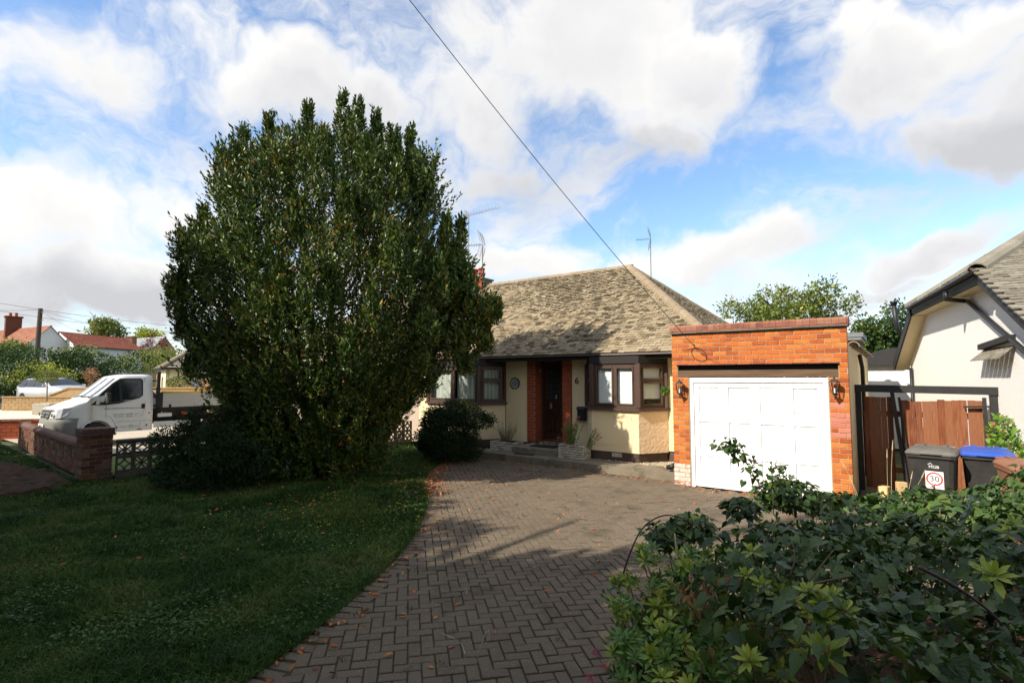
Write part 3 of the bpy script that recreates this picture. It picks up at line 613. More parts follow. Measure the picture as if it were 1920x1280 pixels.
# ================================================================== BUNGALOW
WY = 11.8; FZ = .33
def tile_slope(parent, o, u, v, U, Vn, inside, tw, gauge, m, nparts, name='roof_tile', th=.017, rough_=1., join='roof_tiles'):
    o, u, v = Vector(o), Vector(u).normalized(), Vector(v).normalized(); w = u.cross(v)
    if w.z < 0: w = -w
    B = Matrix(((u.x, v.x, w.x, o.x), (u.y, v.y, w.y, o.y), (u.z, v.z, w.z, o.z), (0, 0, 0, 1)))
    srcs = []
    for i in range(4):
        r2 = random.Random(i*3+5); mb = MB(); a = tw/2-.003; j = lambda: r2.uniform(-.003, .003)
        mb.add([(-a, j(), th*.9), (a, j(), th*.9+j()), (a, gauge*1.45, -.002), (-a, gauge*1.45, -.002), (-a, j()*2, th*2.3+j()*1.5), (a, j()*2, th*2.3+j()*1.5), (a, gauge*1.45, th), (-a, gauge*1.45, th)],
               [(4, 5, 6, 7), (0, 1, 5, 4), (0, 4, 7, 3), (1, 2, 6, 5)]); srcs.append(mb.mesh(name, M[m]))
    ms = []; nr = int(Vn/gauge)
    for r in range(nr):
        vv = r*gauge; uu = U[0]+(tw/2 if r % 2 else 0)
        while uu < U[1]:
            if inside(uu, vv+gauge*.5):
                c = B @ Vector((uu+random.uniform(-.004, .004), vv+random.gauss(0, .004)*rough_, 0))
                ms.append((c, Matrix.Translation(c) @ B.to_3x3().to_4x4() @ Matrix.Rotation(random.gauss(0, .02)*rough_, 4, 'Z') @ Matrix.Rotation(random.gauss(0, .035)*rough_, 4, 'X') @ Matrix.Rotation(random.gauss(0, .03)*rough_, 4, 'Y')))
            uu += tw
    def keyf(q):
        d = q[0]-Vector((0, 0, EYE)); f = d.dot(FW); x = 960+FPX*d.dot(RT)/f if f > .1 else -1; y = 640-FPX*d.dot(UP)/f if f > .1 else -1
        return (0 if (930 < x < 1915 and 0 < y < 1280) else 1, f)
    ms.sort(key=keyf)
    for i, (c, m4) in enumerate(ms[:nparts]): link(name, srcs[i % 4], parent, m4)
    if ms[nparts:]: join_copies(join, srcs, M[m], parent, [q[1] for q in ms[nparts:]])
    return ms
def half_tiles(parent, a, b, r, ln, m, name='ridge_tile', n=6, up=Vector((0, 0, 1))):
    a, b = Vector(a), Vector(b); d = (b-a); L_ = d.length; d.normalize(); k = max(1, int(round(L_/ln))); ln = L_/k
    x = d.cross(up).normalized(); z = x.cross(d)
    mb = MB()
    for sgn, rr2 in ((1, r), (0, r-.018)):
        pass
    prof = [(r*math.cos(PI*t/n), r*math.sin(PI*t/n)) for t in range(n+1)]; inn = [((r-.016)*math.cos(PI*t/n), (r-.016)*math.sin(PI*t/n)) for t in range(n+1)][::-1]
    pl = prof+inn; mb.prism([(p[0], p[1]) for p in pl], 0, ln-.006, 'y'); me = mb.mesh(name, M[m])
    for i in range(k):
        p = a+d*ln*i; T = Matrix(((x.x, d.x, z.x, p.x), (x.y, d.y, z.y, p.y), (x.z, d.z, z.z, p.z), (0, 0, 0, 1)))
        link(name, me, parent, T @ Matrix.Rotation(random.gauss(0, .012), 4, 'X') @ Matrix.Rotation(random.gauss(0, .02), 4, 'Y'))
bung = thing('bungalow', (-7, WY, 0), 'cream rendered bungalow with mossy tiled hipped roof, brown bay windows and number 6', 'bungalow')
# walls (party line at x=-12.2, the other half continues behind the bay tree)
BFY = 11.17; BX0, BX1 = -5.80, -4.64
mb = MB()
for bx in ((-8.78, -8.06, WY, WY+.25, FZ, 2.58), (-6.68, -6.24, WY, WY+.25, FZ, 2.58), (-4.20, -3.30, WY, WY+.25, .40, 2.58), (-12.2, -11.75, WY, WY+.25, .3, 2.58), (-3.55, -3.30, WY+.25, 18., .0, 2.58), (-12.2, -3.55, 17.75, 18., 0, 2.58), (-8.06, -6.68, WY+.32, WY+.5, 2.50, 2.58)): mb = MB(); mb.box(*bx); mb.build('wall', [M['cream']], bung)
def bay(x0, x1, side):
    """bay below the windows: front panel, canted sides"""
    mb = MB(); pl = [(x0-.44, WY), (x0, BFY), (x1, BFY), (x1+.44, WY)]
    mb.prism(pl, .37, 1.30); mb2 = MB(); mb2.prism([(x0-.42, WY+.01), (x0+.01, BFY+.03), (x1-.01, BFY+.03), (x1+.42, WY+.01)], .0, .368); return mb, mb2, pl
mb, mb2, pl = bay(BX0, BX1, 1)
bw = mb.build('bay_wall', [M['cream']], bung)
mb3 = MB(); mb3.poly([(BX1+.008, BFY-.002, .372), (BX1+.442, WY-.006, .372), (BX1+.442, WY-.006, 1.298), (BX1+.008, BFY-.002, 1.298)], (.006, -.006, 0)); mb3.build('canted_panel', [M['pinkcream']], bung)
mb2.build('plinth', [M['plinth']], bung)
for bx in ((-4.2, -3.53, .398), (-8.78, -8.0, .335), (-6.7, -6.3, .335)): mb = MB(); mb.box(bx[0], bx[1], WY+.03, WY+.2, 0, bx[2]); mb.build('plinth', [M['plinth']], bung)
mb = MB()
for (a, b) in ((.12, .125), ): 
    for (x0, x1, z0, z1) in ((BX0+.1, BX1-.16, 1.17, 1.185), (BX0+.1, BX1-.16, .50, .515), (BX0+.1, BX0+.115, .515, 1.17), (BX1-.175, BX1-.16, .515, 1.17), (BX0+.1, BX1-.16, 1.135, 1.145), (BX0+.1, BX1-.16, .54, .55)): mb.box(x0, x1, BFY-.007, BFY+.003, z0, z1)
mb.build('panel_moulding', [M['cream']], bung)
mb = MB(); mb.box(-5.30, -5.06, BFY+.014, BFY+.05, .255, .345)
for k in range(6): mb.box(-5.285+k*.038, -5.265+k*.038, BFY+.008, BFY+.02, .27, .33)
mb.build('air_brick', [M['stone_pale']], bung)
mb, mb2, _ = bay(-11.2, -9.24, 0); mb.build('bay_wall', [M['cream']], bung); mb2.build('plinth', [M['plinth']], bung)
# bay windows: three sided
def window_unit(parent, a, b, z0, z1, lights, fw=.055, tl=False, m='timber', name='window', blind=None, depth=.07, glaze=True):
    """window between plan points a and b (seen from outside left to right); lights = list of (t0,t1)"""
    a = Vector((*a, 0)); b = Vector((*b, 0)); u = (b-a); Lw = u.length; u.normalize(); n = Vector((u.y, -u.x, 0))
    def T(s, d, z): return a+u*s+n*d+Vector((0, 0, z))
    Mx = Matrix(((u.x, -n.x, 0, a.x), (u.y, -n.y, 0, a.y), (0, 0, 1, 0), (0, 0, 0, 1)))
    mb = MB(Mx); mb.box(0, Lw, 0, depth, z0, z0+fw); mb.box(0, Lw, 0, depth, z1-fw, z1); mb.box(0, fw, 0.001, depth, z0+fw, z1-fw); mb.box(Lw-fw, Lw, .001, depth, z0+fw, z1-fw)
    for (t0, t1) in lights[:-1]: mb.box(t1-fw*.45, t1+fw*.45, .001, depth, z0+fw, z1-fw)
    fr = mb.build(name, [M[m]], parent)
    for i, (t0, t1) in enumerate(lights):
        s0 = t0+(fw if i == 0 else fw*.45)+.004; s1 = t1-(fw if i == len(lights)-1 else fw*.45)-.004; q0, q1 = z0+fw+.004, z1-fw-.004
        zs = [(q0, q1)] if not tl else [(q0, q1-.34), (q1-.30, q1)]
        if tl:
            mt = MB(Mx); mt.box(s0, s1, -.006, .06, q1-.34, q1-.30); mt.build('transom', [M[m]], fr)
        for (c0, c1) in zs:
            ms = MB(Mx); w = .038
            for bx in ((s0, s1, c0, c0+w), (s0, s1, c1-w, c1), (s0, s0+w, c0+w, c1-w), (s1-w, s1, c0+w, c1-w)): ms.box(bx[0], bx[1], -.016, .035, bx[2], bx[3], ch=.004)
            ms.build('sash', [M[m]], fr)
            mg = MB(Mx); mg.box(s0+w, s1-w, .008, .014, c0+w, c1-w); mg.build('pane', [M['glass']], fr)
        if blind == 'blind':
            mbd = MB(Mx); zz = q1-.03; lo = q0+.03 if i < 9 else q0
            low = q0+.03 if not tl else q0+.16
            while zz > low: mbd.add([(s0+.03, .072, zz-.0225), (s1-.03, .072, zz-.0225), (s1-.03, .082, zz), (s0+.03, .082, zz)], [(0, 1, 2, 3)]); zz -= .024
            bo = mbd.build('blind', [M['blind']], fr); bo['kind'] = 'stuff'
        if blind == 'curtain':
            mc = MB(Mx); k_ = 14; pts = []
            for q in range(k_+1): pts.append((s0+.02+(s1-s0-.04)*q/k_, .13+.022*math.sin(q*2.1+i)))
            for q in range(k_): mc.add([(pts[q][0], pts[q][1], q0), (pts[q+1][0], pts[q+1][1], q0), (pts[q+1][0], pts[q+1][1], q1), (pts[q][0], pts[q][1], q1)], [(0, 1, 2, 3)])
            mc.build('curtain', [M['curtain']], fr)
    return fr
SZ, HZ = 1.37, 2.36
for (x0, x1, bl) in ((BX0, BX1, 'blind'), (-11.2, -9.24, 'curtain')):
    nl = 2
    w_ = x1-x0-.10; window_unit(bung, (x0+.05, BFY+.02), (x1-.05, BFY+.02), SZ, HZ, [(i*w_/nl, (i+1)*w_/nl) for i in range(nl)], blind=bl)
    window_unit(bung, (x1+.01, BFY+.06), (x1+.41, WY-.06), SZ, HZ, [(0, math.hypot(.40, WY-BFY-.12))], tl=True, blind=bl)
    window_unit(bung, (x0-.41, WY-.06), (x0-.01, BFY+.06), SZ, HZ, [(0, math.hypot(.40, WY-BFY-.12))], tl=True, blind=bl)
    for xx, yy in ((x0, BFY+.03), (x1, BFY+.03)): mb = MB(); mb.box(xx-.055, xx+.055, yy-.045, yy+.05, SZ, HZ+.01, ch=.012); mb.build('corner_post', [M['timber']], bung)
    for xx in (x0-.44, x1+.44): mb = MB(); mb.box(xx-.03, xx+.03, WY-.09, WY+.02, SZ, HZ+.01); mb.build('corner_post', [M['timber']], bung)
    mb = MB(); mb.prism([(x0-.51, WY), (x0-.045, BFY-.07), (x1+.045, BFY-.07), (x1+.51, WY)], 1.302, 1.368); mb.build('sill', [M['timber']], bung)
    mb = MB(); mb.prism([(x0-.46, WY), (x0-.02, BFY-.01), (x1+.02, BFY-.01), (x1+.46, WY)], HZ+.012, 2.545); mb.build('bay_head', [M['soffit']], bung)
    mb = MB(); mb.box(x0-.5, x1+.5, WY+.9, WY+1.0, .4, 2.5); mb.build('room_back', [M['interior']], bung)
# porch: brick piers, door, side light
for (x0, x1) in ((-8.06, -7.80), (-6.96, -6.69)):
    courses(bung, 'pier_brick', x0, x1, .345, 2.50, WY-.025, .225, .081, first=1)
    mb = MB(); mb.box(x0+.008, x1-.008, WY-.017, WY+.40, .34, 2.50); mb.build('pier_core', [M['mortar_dark']], bung)
Tq = Matrix.Rotation(PI/2, 4, 'Z')
for zi in range(27):
    z = .345+.0798*(zi+.5); o_ = 0 if zi % 2 else .11
    for (ya, yb) in ((WY, WY+.13+o_*.9), (WY+.13+o_*.9, WY+.36)):
        brick(bung, 'pier_brick', (-7.795, (ya+yb)/2, z), round(yb-ya-.01, 3), .069, PI/2, .02)
mb = MB(); mb.box(-7.80, -6.96, WY+.30, WY+.38, .36, .42); mb.box(-7.80, -7.755, WY+.29, WY+.36, .42, 2.50); mb.box(-7.12, -6.96, WY+.30, WY+.34, .42, 1.4); mb.box(-7.80, -6.96, WY+.29, WY+.36, 2.42, 2.5); mb.box(-7.13, -7.09, WY+.29, WY+.36, .42, 2.42); mb.build('door_frame', [M['timber']], bung)
door = MB(); DY = WY+.31; x0, x1 = -7.75, -7.135
for bx in ((x0, x0+.10, .43, 2.41), (x1-.10, x1, .43, 2.41), (x0+.10, x1-.10, .43, .60), (x0+.10, x1-.10, 1.30, 1.44), (x0+.10, x1-.10, 2.30, 2.41), (x0+.10, x1-.10, .98, 1.05), (x0+.27, x0+.34, .60, .98)): door.box(bx[0], bx[1], DY, DY+.045, bx[2], bx[3], ch=.005)
door = door.build('front_door', [M['door_wood']], bung)
for bx in ((x0+.115, x0+.255, .62, .96), (x0+.355, x1-.115, .62, .96), (x0+.12, x1-.12, 1.07, 1.28)):
    mb = MB(); mb.box(bx[0], bx[1], DY+.012, DY+.03, bx[2], bx[3], ch=.01); mb.build('panel', [M['door_wood']], door)
mb = MB(); mb.box(x0+.10, x1-.10, DY+.018, DY+.022, 1.44, 2.30); mb.build('pane', [M['glass']], door)
mb = MB()
for k in range(7): mb.box(x0+.12+k*.062, x0+.126+k*.062, DY+.010, DY+.017, 1.45, 2.28)
for k in range(5): mb.box(x0+.11, x1-.11, DY+.009, DY+.016, 1.5+k*.17, 1.506+k*.17)
mb.build('leading', [M['lead']], door)
mb = MB(); mb.box(-7.08, -6.97, WY+.32, WY+.326, 1.4, 2.42); mb.build('side_light', [M['glass']], bung)
mb = MB(); mb.box(-7.34, -7.315, DY-.03, DY, 1.50, 1.60, ch=.005); mb.build('door_lock', [M['brass']], door)
mb = MB(); mb.box(-7.53, -7.46, DY-.035, DY, 1.22, 1.36, ch=.012); mb.tube([(-7.515, DY-.02, 1.36), (-7.515, DY-.02, 1.40), (-7.475, DY-.02, 1.40), (-7.475, DY-.02, 1.36)], .006, 6); mb.build('key_safe', [M['steel']], door)
mb = MB(); mb.tube([(-7.36, DY-.01, 1.22), (-7.36, DY-.06, 1.22), (-7.36, DY-.06, 1.10), (-7.36, DY-.02, 1.10)], .012, 8); mb.build('door_knocker', [M['black_iron']], door)
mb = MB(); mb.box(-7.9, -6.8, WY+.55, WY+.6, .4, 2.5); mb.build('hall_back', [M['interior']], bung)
mb = MB(); mb.box(-7.80, -6.96, WY+.0, WY+.34, .30, .362); mb.build('threshold', [M['plinth']], bung)
# eaves: soffit, fascia, gutter, rafters
mb = MB(); mb.box(-21.2, -3.2, 11.36, WY+.02, 2.55, 2.57); mb.build('soffit', [M['soffit']], bung)
mb = MB(); mb.box(-21.2, -3.2, 11.335, 11.358, 2.48, 2.60); mb.build('fascia', [M['soffit']], bung)
mb = MB(); mb.tube([(-21.2, 11.285, 2.575), (-3.56, 11.285, 2.575)], .055, 8, False, (PI, 2*PI)); mb.tube([(-21.2, 11.285, 2.575), (-3.56, 11.285, 2.575)], .051, 8, False, (PI, 2*PI))
for k in range(12): mb.tube([(-3.9-k*1.5, 11.285, 2.575), (-3.87-k*1.5, 11.285, 2.575)], .062, 8, False, (PI, 2*PI))
mb.build('gutter', [M['gutter_brown']], bung, True)
# roof
EY, EZ = 11.25, 2.60; RY, RZ, RX = 14.9, 5.40, -6.40; sl_ = Vector((0, RY-EY, RZ-EZ)); SLN = sl_.length; XE = RX+(RY-EY); XW = -21.2
mb = MB()
mb.add([(XW, EY, EZ), (XE, EY, EZ), (RX, RY, RZ), (XW+3.6, RY, RZ), (XE, 2*RY-EY, EZ), (XW, 2*RY-EY, EZ)], [(0, 1, 2, 3), (1, 4, 2), (4, 5, 3, 2), (5, 0, 3)])
mb.build('roof_deck', [M['soffit']], bung)
tile_slope(bung, (0, EY, EZ+.012), (1, 0, 0), sl_, (XW, XE), SLN, lambda u, v: u < XE-v/SLN*(XE-RX)-.06 and u > XW+v/SLN*3.6, .168, .104, 'roof_tile', 300)
hv = Vector((RX-XE, 0, RZ-EZ)); HL = hv.length
tile_slope(bung, (XE, 0, EZ+.012), (0, 1, 0), hv, (EY, 2*RY-EY), HL, lambda u, v: u > EY+v/HL*(RY-EY)+.06 and u < 2*RY-EY-v/HL*(RY-EY)-.06, .168, .104, 'roof_tile', 0, join='hip_end_tiles')
half_tiles(bung, (XE-.02, EY+.02, EZ-.03), (RX, RY, RZ-.03), .135, .34, 'hip_tile', 'hip_tile')
half_tiles(bung, (XE-.02, 2*RY-EY-.02, EZ-.03), (RX, RY, RZ-.03), .12, .34, 'hip_tile', 'hip_tile')
half_tiles(bung, (RX+.1, RY, RZ-.03), (XW+3.6, RY, RZ-.03), .12, .42, 'hip_tile')
mb = MB(); r2 = random.Random(3); sv = sl_.normalized(); wv = Vector((0, -sv.z, sv.y))
for _ in range(15000):       # clumps of moss sitting in the courses, thickest up towards the ridge
    v = SLN*(1-abs(r2.gauss(0, .36))); u = r2.uniform(-11.5, XE-.2)
    dens_ = mnoise.noise(Vector((u*.7, v*.9, 2.)))*.9+.55*(v/SLN)+.12*(u+8)/4
    if v < .1 or u > XE-v/SLN*(XE-RX)-.15 or r2.random() > .06+dens_*.95: continue
    v = (int(v/.104))*.104; c = Vector((u, EY, EZ))+sv*v+wv*.034; s = r2.uniform(.020, .055); n_ = 6; ring = []
    for k in range(n_):
        a = 2*PI*k/n_; ring.append(c+Vector((1, 0, 0))*math.cos(a)*s*r2.uniform(.9, 1.6)+sv*math.sin(a)*s*r2.uniform(.5, .9))
    mb.add(ring+[c+wv*s*.55+Vector((r2.uniform(-.01, .01), 0, 0))], [(k, (k+1) % n_, n_) for k in range(n_)])
mo = mb.build('roof_moss', [M['moss']], bung, True); mo['kind'] = 'stuff'
# number 6 and wall plaque
text_mesh('6', .235, 'ink_black', facing_T((-6.535, WY-.012, 1.97), (0, -1, 0)), 'house_number', bung, .008)
pq = thing('round_plaque', (-8.46, WY, 1.9), 'round black rimmed plaque with small dark picture beside the front door', 'plaque')
mb = MB(); Tp = facing_T((-8.46, WY-.002, 1.90), (0, -1, 0)); mb.M = Tp; mb.lathe([(.155, 0), (.16, .02), (.15, .032), (.128, .034), (.125, .02)], 28); mb.build('rim', [M['black']], pq, True)
mb = MB(); mb.M = Tp; mb.lathe([(.125, .0), (.125, .021)], 28); mb.build('face', [M['white_paint']], pq)
mb = MB(); mb.M = Tp; mb.poly([(-.05, -.04, .024), (-.005, -.04, .024), (.0, .02, .024), (-.02, .05, .024), (-.045, .03, .024)]); mb.poly([(.01, -.03, .024), (.055, -.02, .024), (.05, .03, .024), (.02, .045, .024)]); mb.lathe([(.108, .0215), (.108, .0225)], 24); 
mb.build('picture', [M['ink_grey']], pq)
# letter box on the wall at the left of the bay
lb = thing('post_box', (-6.36, WY, 1.2), 'black wall letter box hanging left of the bay window', 'letter box')
mb = MB(); Tl = Matrix.Translation((-6.37, WY-.055, 0)) @ Matrix.Rotation(R(-4), 4, 'Z'); mb.box(-.11, .11, -.06, .05, .98, 1.26, Tl, ch=.008); mb.build('box', [M['black']], lb)
mb = MB(); mb.prism([(-.085, 1.262), (.06, 1.262), (.06, 1.33), (-.03, 1.33)], -.125, .125, 'x', Tl); mb.build('lid', [M['black']], lb)
# lantern in the porch
def wall_lantern(name, p, lab, s=1., cat='lantern', grp=None):
    t = thing(name, p, lab, cat, grp); T = Matrix.Translation(Vector(p)) @ Matrix.Diagonal((s, s, s, 1))
    mb = MB(T); mb.lathe([(.012, -.155), (.02, -.15), (.012, -.135), (.03, -.125), (.048, -.105)], 6, (0, -.12, 0)); mb.lathe([(.085, .075), (.07, .095), (.03, .13), (.012, .135), (.016, .155), (.006, .17)], 6, (0, -.12, 0))
    for k in range(6):
        a = 2*PI*k/6; mb.beam((.048*math.cos(a), -.12+.048*math.sin(a), -.105), (.078*math.cos(a), -.12+.078*math.sin(a), .078), .008)
    mb.build('cage', [M['black_iron']], t)
    mb = MB(T); mb.lathe([(.043, -.1), (.072, .075)], 6, (0, -.12, 0)); mb.build('glass', [M['glass']], t)
    mb = MB(T); mb.tube([(0, -.12, -.10), (0, -.12, -.02)], .012, 8); mb.build('bulb', [M['white_paint']], t)
    mb = MB(T); mb.tube([(0, -.12, -.15), (0, -.11, -.19), (0, -.06, -.2), (0, -.015, -.15)], .009, 6); mb.lathe([(.035, 0), (.03, .012)], 10, (0, -.0, -.12), Matrix.Rotation(PI/2, 4, 'X')); mb.build('bracket', [M['black_iron']], t); return t
wall_lantern('porch_lantern', (-7.62, WY+.05, 2.28), 'small lantern hanging high in the dark porch over the front door', .8)
# wreath on a scroll bracket between bay and garage
wr = thing('hanging_wreath', (-4.0, 11.3, 1.7), 'small green leafy ball hanging from a scroll bracket beside the garage', 'wreath')
mb = MB(); pts = [(-3.53, 10.9, 1.98)]; 
mb.tube([(-3.54, 10.75, 2.10), (-3.60, 10.75, 2.12), (-3.72, 10.75, 2.16), (-3.86, 10.75, 2.10), (-3.88, 10.75, 2.02)], .007, 6)
mb.tube([(-3.62, 10.75, 2.13), (-3.60, 10.75, 2.19), (-3.65, 10.75, 2.23), (-3.69, 10.75, 2.19)], .006, 6); mb.tube([(-3.88, 10.75, 2.02), (-3.87, 10.75, 1.86)], .003, 4); mb.build('bracket', [M['black_iron']], wr)
bush(wr, 'foliage', [(-3.87, 10.75, 1.78, .085, .085, .085)], 520, .035, [M['choisya_dark'], M['ink_red']], .5, .3, .0, .03)
# platform, step, kerb, shingle bed
struct('kerb', MB().prism([(-9.45, 10.48), (-3.62, 10.46), (-3.62, 10.60), (-9.35, 10.62)], -.05, .168), [M['concrete']], 'low concrete kerb along the front of the bungalow platform')
mb = MB(); xs = -9.35
while xs < -3.66:
    x2 = min(xs+.6, -3.63); mb.box(xs, x2-.008, 10.605, 11.12, .05, .168+random.uniform(-.003, .003), ch=.004); xs += .6
struct('platform', mb, [M['concrete']], 'concrete slab path below the bungalow windows')
mb = MB(); mb.box(-9.6, -3.53, 11.12, 11.8, -.02, .12); struct('bed', mb, [M['joint']], 'bed behind the slabs')
mb = MB(); mb.box(-7.9, -6.42, 10.86, 11.78, .12, .325, ch=.01); struct('doorstep', mb, [M['concrete']], 'raised concrete doorstep')
def pebbles(name, box, n, sz, m, lab, hz=.02, poly=None):
    p = np.stack([rng.uniform(box[0], box[1], n), rng.uniform(box[2], box[3], n), box[4]+hz*rng.random(n)], 1)
    if poly: p = p[inpoly_np(p, poly)]; n = len(p)
    oc = np.array([[1, 0, 0], [-1, 0, 0], [0, 1, 0], [0, -1, 0], [0, 0, .7], [0, 0, -.7]]); s = sz*(.6+.8*rng.random((n, 1, 3))); V = p[:, None, :]+oc[None]*s; a = rng.random(n)*6
    F = np.array([[0, 2, 4], [2, 1, 4], [1, 3, 4], [3, 0, 4], [2, 0, 5], [1, 2, 5], [3, 1, 5], [0, 3, 5]]); F = (F[None]+(np.arange(n)*6)[:, None, None]).reshape(-1, 3)
    o = foliage(name, V.reshape(-1, 3), F, M[m]); tag(o, lab, 'gravel'); return o
pebbles('gravel_bed', (-5.9, -3.55, 11.0, 11.75, .13), 5200, .014, 'gravel', 'pale shingle bed at the foot of the bay', .05, [(-5.95, 11.14), (-4.6, 11.05), (-3.55, 10.78), (-3.55, 11.78), (-4.1, 11.78), (-4.66, 11.17), (-5.9, 11.17)])
for p, lab, w in (((-7.45, 10.86), 'dark doormat lying on the lower slab path', (-.26, .26, -.18, .18, .168)), ((-7.18, 11.30), 'dark doormat on the raised step at the door', (-.36, .36, -.2, .2, .325))):
    mb = MB(Matrix.Translation((p[0], p[1], 0)) @ Matrix.Rotation(R(4), 4, 'Z')); mb.box(w[0], w[1], w[2], w[3], w[4]+.002, w[4]+.02, ch=.004); o = mb.build('doormat', [M['rubber']]); tag(o, lab, 'doormat')
def planter(x0, x1, y0, y1, z0, z1, lab, seed):
    t = thing('stone_planter', ((x0+x1)/2, (y0+y1)/2, z0), lab, 'planter', 'stone planters by the front door'); mb = MB(); mb.box(x0+.02, x1-.02, y0+.02, y1-.02, z0, z1-.04); mb.build('earth_fill', [M['soil']], t)
    nz = max(3, int(round((z1-z0)/.055))); hz = (z1-z0)/nz
    for i in range(nz):
        for (a, b, yy, rot) in ((x0, x1, y0, 0), (y0, y1, x1, 1), (y0, y1, x0, -1)):
            x = a-(.07 if i % 2 else 0)
            while x < b-.02:
                aa, bb = max(x, a), min(x+.15, b); 
                if bb-aa > .04:
                    c = ((aa+bb)/2, yy, z0+hz*(i+.5)) if rot == 0 else (yy, (aa+bb)/2, z0+hz*(i+.5)); brick(t, 'stone_pale', c, round(bb-aa-.012, 2), round(hz-.012, 3), 0 if rot == 0 else (PI/2 if rot == 1 else -PI/2), .03, 'stone')
                x += .15
    return t
planter(-8.70, -7.93, 10.98, 11.45, .168, .40, 'grey stone planter with lavender left of the front door', 1)
planter(-6.50, -5.82, 10.80, 11.16, .168, .50, 'taller stone planter with pink flowers right of the front door', 2)
def sprig_plant(name, c, r, h, n, m, lab, leafn=26, ls=.03, flower=None, cat='plant', nf=0, lean=(0, 0)):
    t = thing(name, c, lab, cat); mb = MB(); P = []; D = []; tips = []
    for i in range(n):
        a = random.uniform(0, 2*PI); q = random.random()**.5; b = Vector(c)+Vector((math.cos(a)*r*.35*q, math.sin(a)*r*.35*q, 0)); e = Vector(c)+Vector((math.cos(a)*r*q+lean[0], math.sin(a)*r*q+lean[1], h*random.uniform(.6, 1.1)))
        mb.tube([b, b.lerp(e, .5)+Vector((0, 0, h*.08)), e], [.004, .003, .0015], 4); tips.append(e)
        for k in range(leafn): s = random.uniform(.1, 1); P.append(b.lerp(e, s)); D.append((random.gauss(0, .6), random.gauss(0, .6), .7))
    mb.build('stem', [M['twig']], t); V, F = leaves(np.array(P), np.array(D), ls*(.6+.8*rng.random(len(P))), ls*.3, .2); foliage('foliage', V, F, M[m], t, kind=None)
    if flower:
        FP = []; FD = []
        for e in random.sample(tips, min(nf, len(tips))):
            for k in range(40): FP.append(e+Vector((random.gauss(0, .018), random.gauss(0, .018), random.gauss(.01, .018)))); FD.append((random.gauss(0, 1), random.gauss(0, 1), random.gauss(.4, 1)))
        V, F = leaves(np.array(FP), np.array(FD), .014, .010, .2); foliage('flower', V, F, M[flower], t, kind=None)
    return t
sprig_plant('lavender_plant', (-8.32, 11.2, .36), .30, .48, 60, 'sage', 'grey lavender growing in the left stone planter', 20, .03)
sprig_plant('valerian_plant', (-6.25, 10.98, .45), .30, .62, 26, 'choisya_dark', 'valerian with pink flower heads in the right stone planter', 34, .05, 'flower_pink', nf=9)
sprig_plant('valerian_plant', (-5.82, 10.98, .40), .14, .48, 8, 'choisya_dark', 'leaning sprig of pink valerian in front of the bay wall', 26, .045, 'flower_pink', nf=4, lean=(.26, 0))
# dark boot-like drain cover on the kerb end
pt = thing('black_spotlight', (-3.75, 10.62, .168), 'small black spotlight on the kerb end beside the garage', 'spotlight')
mb = MB(Matrix.Translation((-3.72, 10.60, .168))); mb.lathe([(.035, 0), (.03, .03), (.012, .05)], 12); mb.tube([(-.09, .0, .07), (0, 0, .09), (.07, -.01, .12)], [.045, .055, .06], 10); mb.build('lamp_head', [M['black']], pt, True)
# ------------------------------------------------------------------ the other half of the pair, beyond the party wall
semi = thing('neighbour_bungalow', (-16, WY, 0), 'adjoining pebbledashed half with orange brick pier, glimpsed under the bay tree', 'bungalow')
M['pebbledash'] = mat('pebbledash', [(.42, .32, .25), (.62, .50, .42)], .95, 45, 1., 70, 0, 1.)
for bx in ((-14.5, -12.202, WY+.003, WY+.25, .05, 2.55), (-21.1, -16.3, WY+.003, WY+.25, .05, 2.55), (-21.1, -20.85, WY+.25, 18, 0, 2.55)): mb = MB(); mb.box(*bx); mb.build('wall', [M['pebbledash']], semi)
for (x0, x1) in ((-14.80, -14.5), (-16.3, -16.0)):
    mb = MB(); mb.box(x0+.008, x1-.008, WY-.02, WY+.35, .05, 2.5); mb.build('pier_core', [M['mortar']], semi); courses(semi, 'garage_brick', x0, x1, .05, 2.5, WY-.03, .225, .081)
mb = MB(); mb.box(-16.0, -14.8, WY+.22, WY+.26, .1, 2.5); mb.build('door_frame', [M['white_pvc']], semi)
mb = MB(); mb.box(-15.15, -14.88, WY+.205, WY+.215, .3, 2.3); mb.box(-15.9, -15.3, WY+.19, WY+.21, .3, 2.3); mb.build('front_door', [M['lead']], semi)
